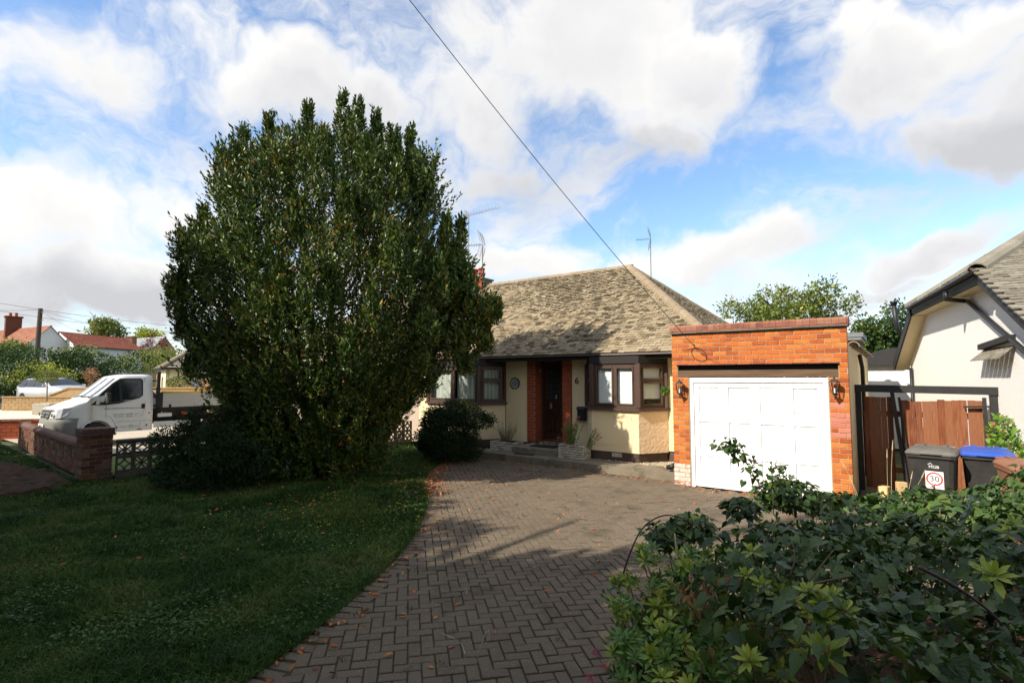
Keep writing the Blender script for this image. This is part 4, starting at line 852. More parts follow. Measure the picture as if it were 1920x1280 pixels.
# ================================================================== CHIMNEY AND AERIALS
ch = thing('chimney_stack', (-12.3, 14.9, 5.2), 'red brick chimney with terracotta pots on the ridge behind the bay tree', 'chimney')
mb = MB(); mb.box(-12.75, -11.95, 14.6, 15.2, 4.6, 5.62); mb.build('core', [M['mortar_dark']], ch)
courses(ch, 'pier_brick', -12.75, -11.95, 5.0, 5.62, 14.585); mb = MB(); mb.box(-12.8, -11.9, 14.56, 15.24, 5.621, 5.68); mb.build('cap', [M['concrete']], ch)
for x in (-12.55, -12.22):
    mb = MB(); mb.lathe([(.13, 5.68), (.115, 5.9), (.11, 6.02), (.13, 6.03), (.13, 6.09), (.10, 6.09)], 14, (x, 14.9, 0)); mb.build('chimney_pot', [M['terracotta']], ch, True)
def aerial(c, top, lab, kind, yaw, s=1., nm='television_aerial'):
    t = thing(nm, c, lab, 'aerial'); c = Vector(c); mb = MB(); mb.tube([c, (c.x, c.y, top)], .016*s, 8)
    for k in range(6): mb.lathe([(.021*s, 0), (.021*s, .03)], 8, (c.x, c.y, top-.3-k*.22))
    mb.build('mast', [M['steel']], t); T = Matrix.Translation((c.x, c.y, top)) @ Matrix.Rotation(yaw, 4, 'Z') @ Matrix.Scale(s, 4)
    mb = MB(T)
    if kind == 'yagi':
        mb.beam((-.15, 0, 0), (1.3, 0, .14), .022)
        for k in range(10): x = .02+k*.125; mb.beam((x, -.17+.006*k, .02+.0108*k*1.3), (x, .17-.006*k, .02+.0108*k*1.3), .008)
        for sg in (-1, 1):
            for k in range(4): mb.beam((-.1, -.2, sg*(.05+k*.045)), (-.1-.0, .2, sg*(.05+k*.045)), .007)
            mb.beam((-.1, 0, 0), (-.1, 0, sg*.22), .012)
        mb.build('boom', [M['steel']], t)
    else:
        mb.beam((0, 0, 0), (.55, 0, -.0), .018); mb.build('boom', [M['steel']], t); mb = MB(T)
        for sg in (-1, 1):
            for k in range(7):
                z = sg*(.05+k*.055); x = -.02+.10*(abs(z)/.4)**2
                mb.beam((x, -.33, z), (x, .33, z), .006)
            for yy in (-.33, 0, .33): 
                mb.beam((0, yy, sg*.03), (.04, yy, sg*.22), .012); mb.beam((.04, yy, sg*.22), (.10, yy, sg*.40), .012)
        for k in range(6): 
            for a in (-.05, .05): mb.beam((.12+k*.08, -.06, a), (.12+k*.08, .06, -a), .006)
        mb.build('reflector', [M['steel']], t)
    return t
aerial((-12.9, 14.95, 5.0), 8.22, 'tall rod aerial on the chimney, level with the treetop shoulder', 'yagi', R(12))
aerial((-12.05, 14.75, 5.2), 6.92, 'grid aerial beside the red chimney pots', 'grid', R(205), 1.15)
aerial((-6.34, 16.5, 4.0), 6.62, 'lone grid aerial standing behind the right of the ridge', 'grid', R(200), .85)
# ================================================================== GARAGE
GY = 10.17; GX0, GX1 = -3.52, -.60; DX0, DX1 = -3.19, -.90; DZ = 2.05
gar = thing('garage', (-2.06, GY, 0), 'flat roofed orange brick garage with a white panelled door', 'garage')
mb = MB(); B0 = GY+.008
mb.prism([(GX0+.008, 0), (DX0, 0), (DX0, 2.058), (-3.405, 2.058), (-3.405, 2.30), (-.745, 2.30), (-.745, 2.058), (DX1, 2.058), (DX1, 0), (GX1-.008, 0), (GX1-.008, 2.93), (GX0+.008, 2.93)], B0, B0+.2, 'y')
mb.build('front_wall', [M['mortar']], gar)
mb = MB(); mb.box(GX0, GX0+.2, B0+.202, 15.6, 0, 2.72); mb.box(GX1-.21, GX1-.01, B0+.202, 18.2, 0, 2.60); mb.build('side_wall', [M['cream']], gar)
mb = MB(); mb.box(GX0+.2, GX1-.2, B0+.3, 15.6, 2.60, 2.68); mb.build('flat_roof', [M['lead']], gar)
def gpick(x, z):
    if x < -3.18 and z < .42: return 'salt_brick'
    if x > -.95 and 1.1 < z < 1.68 and random.random() < .8: return 'pink_brick'
    return 'garage_brick'
CH = 2.05/25
courses(gar, None, GX0, DX0-.012, 0, 25*CH, GY, .225, CH, pick=gpick, first=0)
courses(gar, None, DX1+.012, GX1, 0, 25*CH, GY, .225, CH, pick=gpick, first=1)
LX0, LX1 = -3.41, -.74
courses(gar, None, GX0, LX0, 25*CH, 28*CH, GY, .225, CH, pick=gpick, first=1); courses(gar, None, LX1, GX1, 25*CH, 28*CH, GY, .225, CH, pick=gpick, first=0)
courses(gar, None, GX0, GX1, 28*CH, 35*CH, GY, .225, CH, pick=gpick, first=1)
mb = MB(); mb.box(GX0+.01, GX1-.01, GY-.002, GY+.1, 35*CH+.002, 35*CH+.03); mb.build('dark_course', [M['mortar_dark']], gar)
# timber lintel set back in its slot, tile drip course above
mb = MB(); mb.box(LX0+.004, LX1-.004, GY+.012, GY+.12, 2.062, 2.19, ch=.006); mb.build('timber_lintel', [M['lintel']], gar)
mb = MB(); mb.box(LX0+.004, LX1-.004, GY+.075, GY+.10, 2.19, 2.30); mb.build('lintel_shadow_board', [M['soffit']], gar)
x = LX0-.02; i = 0
while x < LX1: mb = MB(); mb.box(x, min(x+.225, LX1+.02)-.006, GY-.045, GY+.06, 2.293, 2.315, Matrix.Translation((0, 0, random.uniform(-.002, .002)))); mb.build('drip_tile', [M['coping']], gar); x += .225
# coping on the parapet: creasing tiles and brick on edge
x = GX0-.03
while x < GX1+.02: x2 = min(x+.27, GX1+.03); mb = MB(); mb.box(x, x2-.004, GY-.055, GY+.29, 2.902, 2.922); mb.build('creasing_tile', [M['mortar_dark']], gar); mb = MB(); mb.box(x+.1, min(x2+.1, GX1+.03)-.004, GY-.045, GY+.28, 2.926, 2.944); mb.build('creasing_tile', [M['coping']], gar); x += .27
x = GX0-.02; r2 = random.Random(5)
while x < GX1+.02:
    x2 = min(x+.105, GX1+.03); mb = MB(); dz = r2.uniform(-.0015, .0015); x2 += .0; mb.prism([(GY-.04, 2.948+dz), (GY+.25, 2.948+dz), (GY+.25, 3.02+dz), (GY+.21, 3.055+dz), (GY+.0, 3.055+dz), (GY-.04, 3.02+dz)], x, x2-.003, 'x'); mb.build('coping_brick', [M['coping']], gar); x += .105
# door
FR = .07
mb = MB(); mb.box(DX0, DX0+FR, GY+.02, GY+.10, 0, DZ); mb.box(DX1-FR, DX1, GY+.02, GY+.10, 0, DZ); mb.box(DX0+FR, DX1-FR, GY+.02, GY+.10, DZ-.085, DZ); mb.build('door_frame', [M['white_pvc']], gar)
gd = MB(); gx0, gx1, gz0, gz1 = DX0+FR+.008, DX1-FR-.008, .02, DZ-.095; gd.box(gx0, gx1, GY+.062, GY+.075, gz0, gz1)
cols_ = [gx0+.0+(gx1-gx0)*k/4 for k in range(5)]; rows_ = [gz0+(gz1-gz0)*k/3 for k in range(4)]
for k in range(5): w = .045 if 0 < k < 4 else .0; xx = cols_[k]; gd.box(max(gx0, xx-.085), min(gx1, xx+.085), GY+.040, GY+.061, gz0, gz1)
for k in range(4):
    zz = rows_[k]
    for c in range(4): gd.box(cols_[c]+.0855 if c else gx0+.0855, cols_[c+1]-.0855, GY+.0405, GY+.061, max(gz0, zz-.085) if k else gz0, min(gz1, zz+.085) if k < 3 else gz1)
gd = gd.build('garage_door', [M['white_pvc']], gar)
for r in range(3):
    for c in range(4):
        a0, a1, c0, c1 = cols_[c]+.100, cols_[c+1]-.100, rows_[r]+.100, rows_[r+1]-.100
        mb = MB(); q = .028; y1, y0 = GY+.0615, GY+.044
        V = [(a0, y1, c0), (a1, y1, c0), (a1, y1, c1), (a0, y1, c1), (a0+q, y0, c0+q), (a1-q, y0, c0+q), (a1-q, y0, c1-q), (a0+q, y0, c1-q)]
        mb.add(V, [(4, 5, 6, 7), (0, 1, 5, 4), (1, 2, 6, 5), (2, 3, 7, 6), (3, 0, 4, 7)]); mb.build('panel', [M['white_pvc']], gd)
for zz in rows_[1:3]: mb = MB(); mb.box(gx0, gx1, GY+.0385, GY+.0415, zz-.0035, zz+.0035); mb.build('section_groove', [M['white_paint']], gd)
mb = MB(Matrix.Translation((-2.08, GY+.04, .58))); mb.lathe([(.03, 0), (.028, .012)], 12, (0, 0, 0), Matrix.Rotation(PI/2, 4, 'X')); mb.tube([(0, -.012, 0), (0, -.04, 0)], .01, 8); mb.box(-.045, .045, -.055, -.038, -.014, .014, ch=.004); mb.build('door_handle', [M['black_iron']], gd)
# right hand flank: tile verge, felt box, downpipe
half_tiles(gar, (GX1+.03, 11.1, 2.60), (GX1+.06, 18.2, 2.60), .10, .42, 'hip_tile', 'verge_tile')
mb = MB(); mb.tube([(GX1+.05, 12.6, 2.5), (GX1+.08, 12.8, 2.25), (GX1+.08, 12.8, .1)], .038, 8); mb.build('downpipe', [M['black']], gar, True)
mb = MB(); mb.box(-1.9, -.78, 15.62, 17.4, 2.4, 2.98); mb.build('back_room', [M['pier_brick']], gar); mb = MB(); mb.box(-2.0, -.62, 15.4, 17.6, 2.98, 3.05); mb.box(-2.0, -.58, 15.38, 17.6, 3.052, 3.16); mb.build('back_roof', [M['lead']], gar)
wall_lantern('wall_lantern', (-3.34, GY-.002, 1.86), 'black coach lantern on the brick pier left of the white garage door', .98, 'lantern', 'coach lanterns flanking the garage door')
wall_lantern('wall_lantern', (-.80, GY-.002, 1.90), 'black coach lantern on the brick pier right of the white garage door', .98, 'lantern', 'coach lanterns flanking the garage door')
# overhead cable and its tail on the brickwork
cb = thing('overhead_cable', (-3.08, GY, 2.66), 'single black telephone cable sloping down from the sky to the garage corner', 'cable')
P0 = Vector((-3.08, GY-.03, 2.66)); 
dmid = at(768, 0, 1)-Vector((0, 0, EYE)); Pm = Vector((0, 0, EYE))+dmid*(4.6/dmid.y); P9 = P0+(Pm-P0)*2.2+Vector((0, 0, .5)); PP = P9+(P9-P0)*.75+Vector((0, 0, -2.5))
pts = []
for k in range(33):
    t = k/32*1.0; a = P0.lerp(P9, t); s_ = t*2.2; sag = -.10*4*min(s_, 1)*(1-min(s_, 1)) ; pts.append(a+Vector((0, 0, sag-(.5*t if t < .4545 else .5*t))))
mb = MB(); mb.tube(pts+[pts[-1].lerp(PP, k/6) for k in range(1, 7)], .0055, 6); mb.build('wire', [M['black']], cb)
mb = MB(); mb.tube([P0, P0+Vector((.02, .028, -.05)), P0+Vector((-.15, .032, -.08)), P0+Vector((-.42, .034, -.06))], .005, 5)
lp = [P0+Vector((.03+.16*math.sin(a)*.8+.12*(1-math.cos(a))*.5, .02, -.04-.26*(1-math.cos(a))*.5)) for a in np.linspace(0, 2*PI, 17)]; mb.tube(lp, .005, 5)
mb.tube([P0+Vector((0, .0, .02)), P0+Vector((0, .04, .02))], .012, 6); mb.build('cable_tail', [M['black']], cb)
pole0 = thing('street_pole', (PP.x, PP.y, 0), 'telegraph pole behind the viewer that carries the cable', 'pole'); mb = MB(); mb.tube([(PP.x, PP.y, -.1), (PP.x, PP.y, PP.z+.1)], [.15, .11], 10); mb.build('pole', [M['pole_wood']], pole0)
# ================================================================== SIDE GATE
gt = thing('side_gate', (.3, 11.75, 0), 'weathered red brown board gate in a leaning black frame beside the garage', 'gate')
Y0 = 11.75
mb = MB(); mb.beam((-.62, Y0-.06, 1.86), (1.40, Y0-.06, 1.83), .09, .13); mb.build('top_beam', [M['blackwood']], gt)
mb = MB(); mb.beam((-.56, Y0, 0), (-.56, Y0, 1.80), .09); mb.beam((1.33, Y0-.03, 0), (1.30, Y0-.03, 1.78), .11, .09); mb.build('post', [M['blackwood']], gt)
mb = MB(); mb.beam((.12, Y0-.06, 0), (-.05, Y0-.06, 1.80), .075, .06); mb.beam((.17, Y0-.02, 0), (.05, Y0-.02, 1.70), .06, .04); mb.build('leaning_post', [M['blackwood']], gt)
mb = MB(); mb.beam((1.21, Y0-.04, 0.1), (1.19, Y0-.04, 1.72), .05, .05); mb.beam((.92, Y0-.05, 1.56), (1.25, Y0-.05, 1.575), .04, .03); mb.build('hinge', [M['blackwood']], gt)
mb = MB(); mb.box(-.5, 1.2, Y0+.045, Y0+.09, .35, .45); mb.box(-.5, 1.2, Y0+.045, Y0+.09, 1.35, 1.45); mb.build('rail', [M['fence_red']], gt)
r2 = random.Random(11)
x = -.49
while x < -.06: w = r2.uniform(.085, .10); h = 1.70+r2.uniform(-.008, .01); mb = MB(); mb.box(x, x+w-.003, Y0, Y0+.02, .06, h, Matrix.Translation((.0, -.0, 0)) @ Matrix.Rotation(r2.gauss(0, .004), 4, 'Y'), ch=.003); mb.build('board', [M['fence_red']], gt); x += w
x = .06
while x < 1.14: w = r2.uniform(.09, .115); h = 1.64+r2.uniform(-.012, .012)+.02*(x > .5); mb = MB(); mb.box(x, x+w-(.008 if r2.random() < .14 else -.004), Y0+.02, Y0+.04, .05, h, Matrix.Rotation(r2.gauss(0, .0015), 4, 'Y'), ch=.003); mb.build('board', [M['fence_red']], gt); x += w
for (p, s, lab) in (((-.28, 10.75, 0), (.20, .24, .12), 'pale sawn offcut lying at the foot of the gate'), ((-.22, 10.9, .12), (.14, .16, .12), 'small pale wood block stacked on the offcut'), ((.02, 10.75, 0), (.14, .1, .36), 'upright pale sawn timber end beside the offcuts')):
    mb = MB(Matrix.Translation(p) @ Matrix.Rotation(R(random.uniform(-20, 20)), 4, 'Z')); mb.box(-s[0]/2, s[0]/2, -s[1]/2, s[1]/2, 0, s[2], ch=.006); o = mb.build('timber_offcut', [M['plank']]); tag(o, lab, 'timber')
gs = thing('dry_grass_stems', (0, 9.6, 0), 'tall dry straw coloured grass stems in front of the gate', 'grass'); mb = MB()
for (x, y, h, dx) in ((-.52, 9.9, .75, -.22), (-.12, 10.0, 1.1, .06), (-.16, 10.1, .95, .02), (.05, 9.3, .75, .10), (.07, 9.2, .8, .22), (-.5, 9.8, .5, -.12), (.28, 9.0, .72, .0)):
    mb.tube([(x, y, 0), (x+dx*.4, y, h*.6), (x+dx, y, h)], [.004, .003, .002], 4); mb.tube([(x+dx*.8, y, h*.86), (x+dx, y, h)], [.008, .003], 5)
mb.build('stem', [M['straw']], gs)
# ================================================================== WHEELIE BINS
def bin_(c, rot, body, lid, lab, rim=None):
    t = thing('wheelie_bin', c, lab, 'wheelie bin', 'wheelie bins in front of the side gate'); T = Matrix.Translation(Vector(c)) @ Matrix.Rotation(rot, 4, 'Z')
    def ring(hw, hd, z, r=.07, yo=0): 
        o = []
        for (sx, sy) in ((1, -1), (1, 1), (-1, 1), (-1, -1)):
            for k in range(3):
                a = {(1, -1): -PI/2, (1, 1): 0, (-1, 1): PI/2, (-1, -1): PI}[(sx, sy)]+k*PI/4; o.append((sx*(hw-r)+r*math.cos(a), sy*(hd-r)+r*math.sin(a)+yo, z))
        return o
    mb = MB(T); lv = [(.215, .25, .06), (.225, .27, .10), (.265, .325, .86), (.268, .33, .90), (.285, .355, .905), (.285, .355, .945)]; vs = []
    for a in lv: vs += ring(*a)
    F = [(i*12+k, i*12+(k+1) % 12, (i+1)*12+(k+1) % 12, (i+1)*12+k) for i in range(len(lv)-1) for k in range(12)]+[tuple(range(12))[::-1], tuple(60+k for k in range(12))]
    mb.add(vs, F); mb.build('body', [M[body]], t)
    mb = MB(T); vs = ring(.292, .368, .948)+ring(.292, .368, .968)+ring(.270, .34, .995, .06)+ring(.20, .27, 1.022, .05)
    F = [(i*12+k, i*12+(k+1) % 12, (i+1)*12+(k+1) % 12, (i+1)*12+k) for i in range(3) for k in range(12)]+[tuple(range(12))[::-1], tuple(36+k for k in range(12))]; mb.add(vs, F)
    for sx in (-1, 1): mb.beam((sx*.13, .18, 1.015), (sx*.13, .37, 1.02), .05, .035)
    ld = mb.build('lid', [M[lid]], t)
    mb = MB(T); mb.tube([(-.24, .40, 1.0), (.24, .40, 1.0)], .016, 8); mb.build('hinge_bar', [M[lid]], ld)
    mb = MB(T); mb.box(-.12, .12, -.385, -.36, .955, .975, ch=.004); mb.build('lip', [M[lid]], ld)
    for sx in (-1, 1): mb = MB(T); mb.lathe([(.10, -.025), (.10, .025)], 16, (sx*.25, .28, .10), Matrix.Rotation(PI/2, 4, 'Y')); mb.build('wheel', [M['rubber']], t)
    return t, T
def ll(p): return Matrix.Translation(Vector(p)) @ Matrix.Rotation(PI/2, 4, 'X')
b1, T1 = bin_((.40, 9.75, .03), R(-7), 'bin_black', 'bin_lid_grey', 'black wheelie bin with grey lid and a 30 speed sticker')
b2, T2 = bin_((1.01, 10.05, .02), R(-4), 'bin_black', 'bin_blue', 'black wheelie bin with a bright blue lid')
b3, T3 = bin_((1.30, 8.85, .02), R(8), 'bin_brown', 'bin_brown', 'brown wheelie bin nearest the white house wall')
def ftilt(T, x, z, n=.004): yy = -(.27+(z-.10)/.76*.055)-n; return T @ Matrix.Translation((x, yy, z)) @ Matrix.Rotation(PI/2+.072, 4, 'X')
def plate(T4, w, h, m, name, par, th=.0015):
    mb = MB(T4); mb.box(-w/2, w/2, -h/2, h/2, 0, th); return mb.build(name, [M[m]], par)
st = plate(ftilt(T1, .03, .605), .20, .24, 'ink_white', 'sticker', b1)
mb = MB(ftilt(T1, .03, .62, .0065)); ro, ri = .092, .074; vs = [(r_*math.cos(2*PI*k/28), r_*math.sin(2*PI*k/28), .001) for r_ in (ro, ri) for k in range(28)]; mb.add(vs, [(k, (k+1) % 28, 28+(k+1) % 28, 28+k) for k in range(28)]); mb.build('red_ring', [M['ink_red']], st)
text_mesh('30', .110, 'ink_black', ftilt(T1, .03, .62, .0065), 'lettering', st, .0008); text_mesh('REDUCE SPEED', .021, 'ink_red', ftilt(T1, .03, .50, .0065), 'lettering', st, .0008)
text_mesh('MGB', .055, 'ink_white', ftilt(T1, .03, .785, .005), 'lettering', b1, .001)
mb = MB(ftilt(T1, -.01, .825, .005)); mb.add([(-.03, -.012, 0), (.0, .016, 0), (.03, -.012, 0), (.022, -.012, 0), (0, .008, 0), (-.022, -.012, 0)], [(0, 1, 4, 5), (1, 2, 3, 4)]); mb.build('logo', [M['ink_white']], b1)
sq = plate(ftilt(T3, .12, .66), .20, .22, 'ink_white', 'sticker', b3); text_mesh('2', .11, 'ink_pink', ftilt(T3, .08, .67, .0065), 'lettering', sq, .0008); text_mesh('KILLS', .04, 'ink_black', ftilt(T3, .14, .61, .0065), 'lettering', sq, .0008)
# ================================================================== WHITE HOUSE ON THE RIGHT
nb = thing('white_house', (2, 13, 0), 'white roughcast house with half hipped mossy tiled roof and black gutters', 'house')
SK = .158
def q_(y, z, off=0.): return Vector((2.87-SK*y+off*math.cos(math.atan(SK)), y+off*math.sin(math.atan(SK)), z))
inward = Vector((math.cos(math.atan(SK)), math.sin(math.atan(SK)), 0)); along = Vector((-math.sin(math.atan(SK)), math.cos(math.atan(SK)), 0))
yA, yB, yN, yF = 11.0, 15.9, 8.55, 18.3; zH = 3.74; sl2 = .53
zN = zH-(yA-yN)*sl2; zF = zH-(yF-yB)*sl2; ym = (yA+yB)/2; zR = zH+(ym-yA)*sl2; QI = 1.9
mb = MB(); wy0, wy1 = yN+.35, yF-.4
prof = [(wy0, 0), (wy1, 0), (wy1, zF+.1), (yB, zH-.12), (yA, zH-.12), (wy0, zN+.1)]
a = [q_(y, z, .33) for y, z in prof]; mb.add(a+[p+inward*.25 for p in a], [tuple(range(6)), tuple(range(11, 5, -1))]+[(i, (i+1) % 6, 6+(i+1) % 6, 6+i) for i in range(6)])
mb.poly([q_(wy0, 0, .585), q_(wy0, 0, 9), q_(wy0, zN+.05, 9), q_(wy0, zN+.05, .585)], along*.2); mb.build('wall', [M['render_white']], nb)
# roof deck + tiles
A, B_, Nn, Ff = q_(yA, zH), q_(yB, zH), q_(yN, zN), q_(yF, zF); Q = q_(ym, zR, QI); Qe = q_(ym, zR, 11); Ne = q_(yN, zN, 11); Fe = q_(yF, zF, 11)
mb = MB(); mb.add([A, B_, Nn, Ff, Q, Qe, Ne, Fe], [(2, 6, 5, 4, 0), (0, 4, 1), (1, 4, 5, 7, 3)]); mb.build('roof_deck', [M['soffit']], nb)
vs_ = (q_(ym, zR)-q_(yN, zN)); vl = vs_.length; f1 = (yA-yN)/(ym-yN)
tile_slope(nb, Nn+Vector((0, 0, .012)), inward, vs_, (0, 6.5), vl, lambda u, v: (v < f1*vl) or (u > QI*(v/vl-f1)/(1-f1)+.05), .17, .105, 'tile_grey', 300, rough_=.7)
hs_ = Q-q_(ym, zH); 
tile_slope(nb, A+Vector((0, 0, .012)), along, hs_, (0, (B_-A).length), hs_.length, lambda u, v: u > (v/hs_.length)*(B_-A).length/2 and u < (B_-A).length*(1-v/hs_.length/2), .17, .105, 'tile_grey', 0, join='half_hip_tiles')
half_tiles(nb, A+Vector((0, 0, -.02)), Q+Vector((0, 0, -.02)), .15, .34, 'tile_grey', 'hip_tile'); half_tiles(nb, B_, Q, .13, .34, 'tile_grey', 'hip_tile')
# fascias, bargeboards, soffit, gutter
mb = MB(); mb.beam(A+Vector((0, 0, -.09))+inward*.05, B_+Vector((0, 0, -.09))+inward*.05, .03, .18); mb.build('fascia', [M['blackwood']], nb)
mb = MB(); mb.beam(A+Vector((0, 0, -.12))+inward*.02, Nn+Vector((0, 0, -.12))+inward*.02, .035, .20); mb.beam(B_+Vector((0, 0, -.12))+inward*.02, Ff+Vector((0, 0, -.12))+inward*.02, .035, .20); mb.build('bargeboard', [M['blackwood']], nb)
mb = MB(); mb.add([A+Vector((0, 0, -.19))+inward*.06, B_+Vector((0, 0, -.19))+inward*.06, B_+Vector((0, 0, -.19))+inward*.36, A+Vector((0, 0, -.19))+inward*.36], [(0, 1, 2, 3)])
mb.add([B_+Vector((0, 0, -.2))+inward*.04, Ff+Vector((0, 0, -.2))+inward*.04, Ff+Vector((0, 0, -.2))+inward*.36, B_+Vector((0, 0, -.2))+inward*.36], [(0, 1, 2, 3)]); mb.build('soffit', [M['cream']], nb)
gl_ = [A+Vector((0, 0, -.03))-inward*.06-along*.05, B_+Vector((0, 0, -.05))-inward*.06+along*.05]; mb = MB(); mb.tube(gl_, .06, 8, False, (PI, 2*PI)); mb.tube(gl_, .055, 8, False, (PI, 2*PI))
for t in (0, .25, .5, .75, 1): p = gl_[0].lerp(gl_[1], t); mb.tube([p, p+along*.04], .067, 8, False, (PI, 2*PI))
mb.build('gutter', [M['black']], nb, True)
w33 = lambda y, z, o=.27: q_(y, z, o)
mb = MB(); g0 = q_(12.55, zH-.10, -.06); mb.tube([g0, g0+Vector((0, 0, -.14)), w33(12.75, zH-.27), w33(12.6, zH-.30), w33(9.97, 2.29), w33(8.7, 1.76)], .04, 8)
for y in (yA+.6, yA-.4, yA-1.3): pass
mb.build('downpipe', [M['black']], nb, True)
mb = MB(); mb.tube([w33(yF-1.0, 3.22, .33), w33(yF-1.05, 3.22, .02), w33(yF-1.1, 3.36, -.05), w33(yF-1.15, 4.0, -.10)], .055, 10); mb.lathe([(.07, 0), (.075, .05), (.085, .06), (.085, .10)], 12, w33(yF-1.15, 3.97, -.10)); mb.build('vent_pipe', [M['black']], nb, True)
mb = MB(); mb.tube([w33(yF-.75, zF-.15), w33(yF-.75, .1)], .04, 8); mb.build('downpipe', [M['black']], nb, True)
# little tiled canopy with its black flashing box
c0, c1 = q_(12.1, 0, .33), q_(10.75, 0, .33)
mb = MB(); mb.poly([c0+Vector((0, 0, 2.62)), c1+Vector((0, 0, 2.70)), c1+Vector((0, 0, 2.70))-inward*.10, c0+Vector((0, 0, 2.62))-inward*.10], (0, 0, -.09)); mb.build('flashing_box', [M['blackwood']], nb)
for k in range(7):
    a = c0.lerp(c1, k/7+.005); b = c0.lerp(c1, (k+1)/7-.005); mb = MB()
    for rr_k in range(3):
        z0 = 2.52-rr_k*.055+.08*(k/7)*0; o0 = .01+rr_k*.06; mb.poly([a+Vector((0, 0, z0))-inward*o0, b+Vector((0, 0, z0+.008))-inward*o0, b+Vector((0, 0, z0-.07))-inward*(o0+.08), a+Vector((0, 0, z0-.078))-inward*(o0+.08)], (0, 0, .016))
    mb.build('canopy_tile', [M['tile_grey']], nb)
# lean-to at the back corner
l0 = Vector((-.35, 19.2, 0)); mb = MB(); mb.box(-.95, 1.2, 19.0, 21, 0, 2.42); mb.build('lean_to_wall', [M['render_white']], nb)
mb = MB(); mb.poly([(-1.15, 18.8, 2.42), (.15, 18.8, 2.42), (.15, 18.8, 2.92), (-.15, 18.8, 2.90), (-1.15, 18.8, 2.60)], (0, 2.4, 0)); mb.build('lean_to_fascia', [M['blackwood']], nb)
iv = thing('ivy_clump', (1.5, 11.0, 0), 'bright green climbing plant on the white wall behind the blue bin', 'climber'); bush(iv, 'foliage', [(1.42, 11.0, .75, .26, .5, .55), (1.34, 11.2, 1.15, .18, .35, .35), (1.48, 10.6, .5, .22, .5, .5)], 1500, .075, [M['leaf_ivy'], M['dead_leaf']], .75, .6, .2, .06)
# ================================================================== LOW WALLS ON THE LEFT
PA = Vector((-13.10, 3.47, 0)); PC = Vector((-12.25, 11.6, 0))
sw = thing('screen_wall', (-12.7, 7, 0), 'pierced concrete block screen wall running from the brick pillar to the house', 'wall')
pl = thing('brick_pillar', (PA.x, PA.y+.2, 0), 'squat dark brick pillar at the corner of the two garden walls', 'pillar')
mb = MB(); mb.box(PA.x-.19, PA.x+.19, PA.y+.015, PA.y+.49, -.02, .98); mb.build('core', [M['mortar_dark']], pl)
def four(parent, m, x0, x1, y0, y1, z0, z1, bl, chh, f=0):
    courses(parent, m, x0, x1, z0, z1, y0, bl, chh, first=f)
    T = Matrix.Translation((x1, 0, 0)); n = int(round((z1-z0)/chh)); hh = (z1-z0)/n
    for i in range(n):
        y = y0-(bl/2 if (i+f+1) % 2 else 0)
        while y < y1-.01:
            a, b = max(y, y0), min(y+bl, y1)
            if b-a > .04: brick(parent, m, (x1, (a+b)/2, z0+hh*(i+.5)), round(b-a-.011, 3), round(hh-.011, 3), PI/2)
            y += bl
four(pl, 'wall_brick', PA.x-.2, PA.x+.2, PA.y, PA.y+.5, 0, .90, .225, .0818)
mb = MB(); mb.box(PA.x-.235, PA.x+.235, PA.y-.035, PA.y+.535, .903, .93); mb.box(PA.x-.22, PA.x+.22, PA.y-.02, PA.y+.52, .933, .96)
for k in range(5): mb.box(PA.x-.22, PA.x+.22, PA.y-.02+k*.109, PA.y-.02+k*.109+.10, .963, 1.04, Matrix.Translation((0, 0, random.uniform(-.004, .004))), ch=.006)
mb.build('cap', [M['wall_coping']], pl)
# pierced blocks
def screen_block(kind):
    s = .145; t_ = .045; mb = MB()
    for bx in ((-s, s, -s, -s+.026), (-s, s, s-.026, s), (-s, -s+.026, -s+.026, s-.026), (s-.026, s, -s+.026, s-.026)): mb.box(bx[0], bx[1], -t_, t_, bx[2], bx[3])
    def arc(cx, cz, r, a0, a1, w=.022, n=7):
        for k in range(n):
            a, b = a0+(a1-a0)*k/n, a0+(a1-a0)*(k+1)/n
            pts = [(cx+(r-w/2)*math.cos(a), cz+(r-w/2)*math.sin(a)), (cx+(r+w/2)*math.cos(a), cz+(r+w/2)*math.sin(a)), (cx+(r+w/2)*math.cos(b), cz+(r+w/2)*math.sin(b)), (cx+(r-w/2)*math.cos(b), cz+(r-w/2)*math.sin(b))]
            mb.prism(pts, -t_+.012, t_-.012, 'y')
    q = s-.013
    for i, (sx, sz) in enumerate(((-1, -1), (1, -1), (1, 1), (-1, 1))):
        if kind == 0: arc(sx*q, sz*q, q*.98, [0, PI/2, PI, -PI/2][i], [PI/2, PI, 1.5*PI, 0][i])
        else: arc(0, sz*q if 0 else sz*q, .0001, 0, .1) if 0 else arc(sx*q, 0, q*.95, (PI/2 if sx > 0 else -PI/2), (PI if sx > 0 else 0)) if sz < 0 else arc(sx*q, 0, q*.95, (PI if sx > 0 else 0), (1.5*PI if sx > 0 else PI/2))
    if kind == 1:
        for sz in (-1, 1):
            arc(0, sz*q, q*.95, (0 if sz < 0 else PI), (PI if sz < 0 else 2*PI), n=10)
    return mb.mesh('screen_block', [M['block']])
M['screen'] = mat('screen', [(.08, .07, .055), (.15, .13, .10)], .95, 6, .6, 70, .35, .4, stain=((.06, .055, .04), 5, .57, .6))
sb_ = [screen_block(0), screen_block(1)]
for s_ in sb_: s_.materials.clear(); s_.materials.append(M['screen'])
d_ = (PC-PA); d_.z = 0; Lw = d_.length; d_.normalize(); rz = math.atan2(d_.y, d_.x); s0 = .60; nb_ = int((Lw-s0)/.30)
Tw = Matrix.Translation(PA) @ Matrix.Rotation(rz, 4, 'Z')
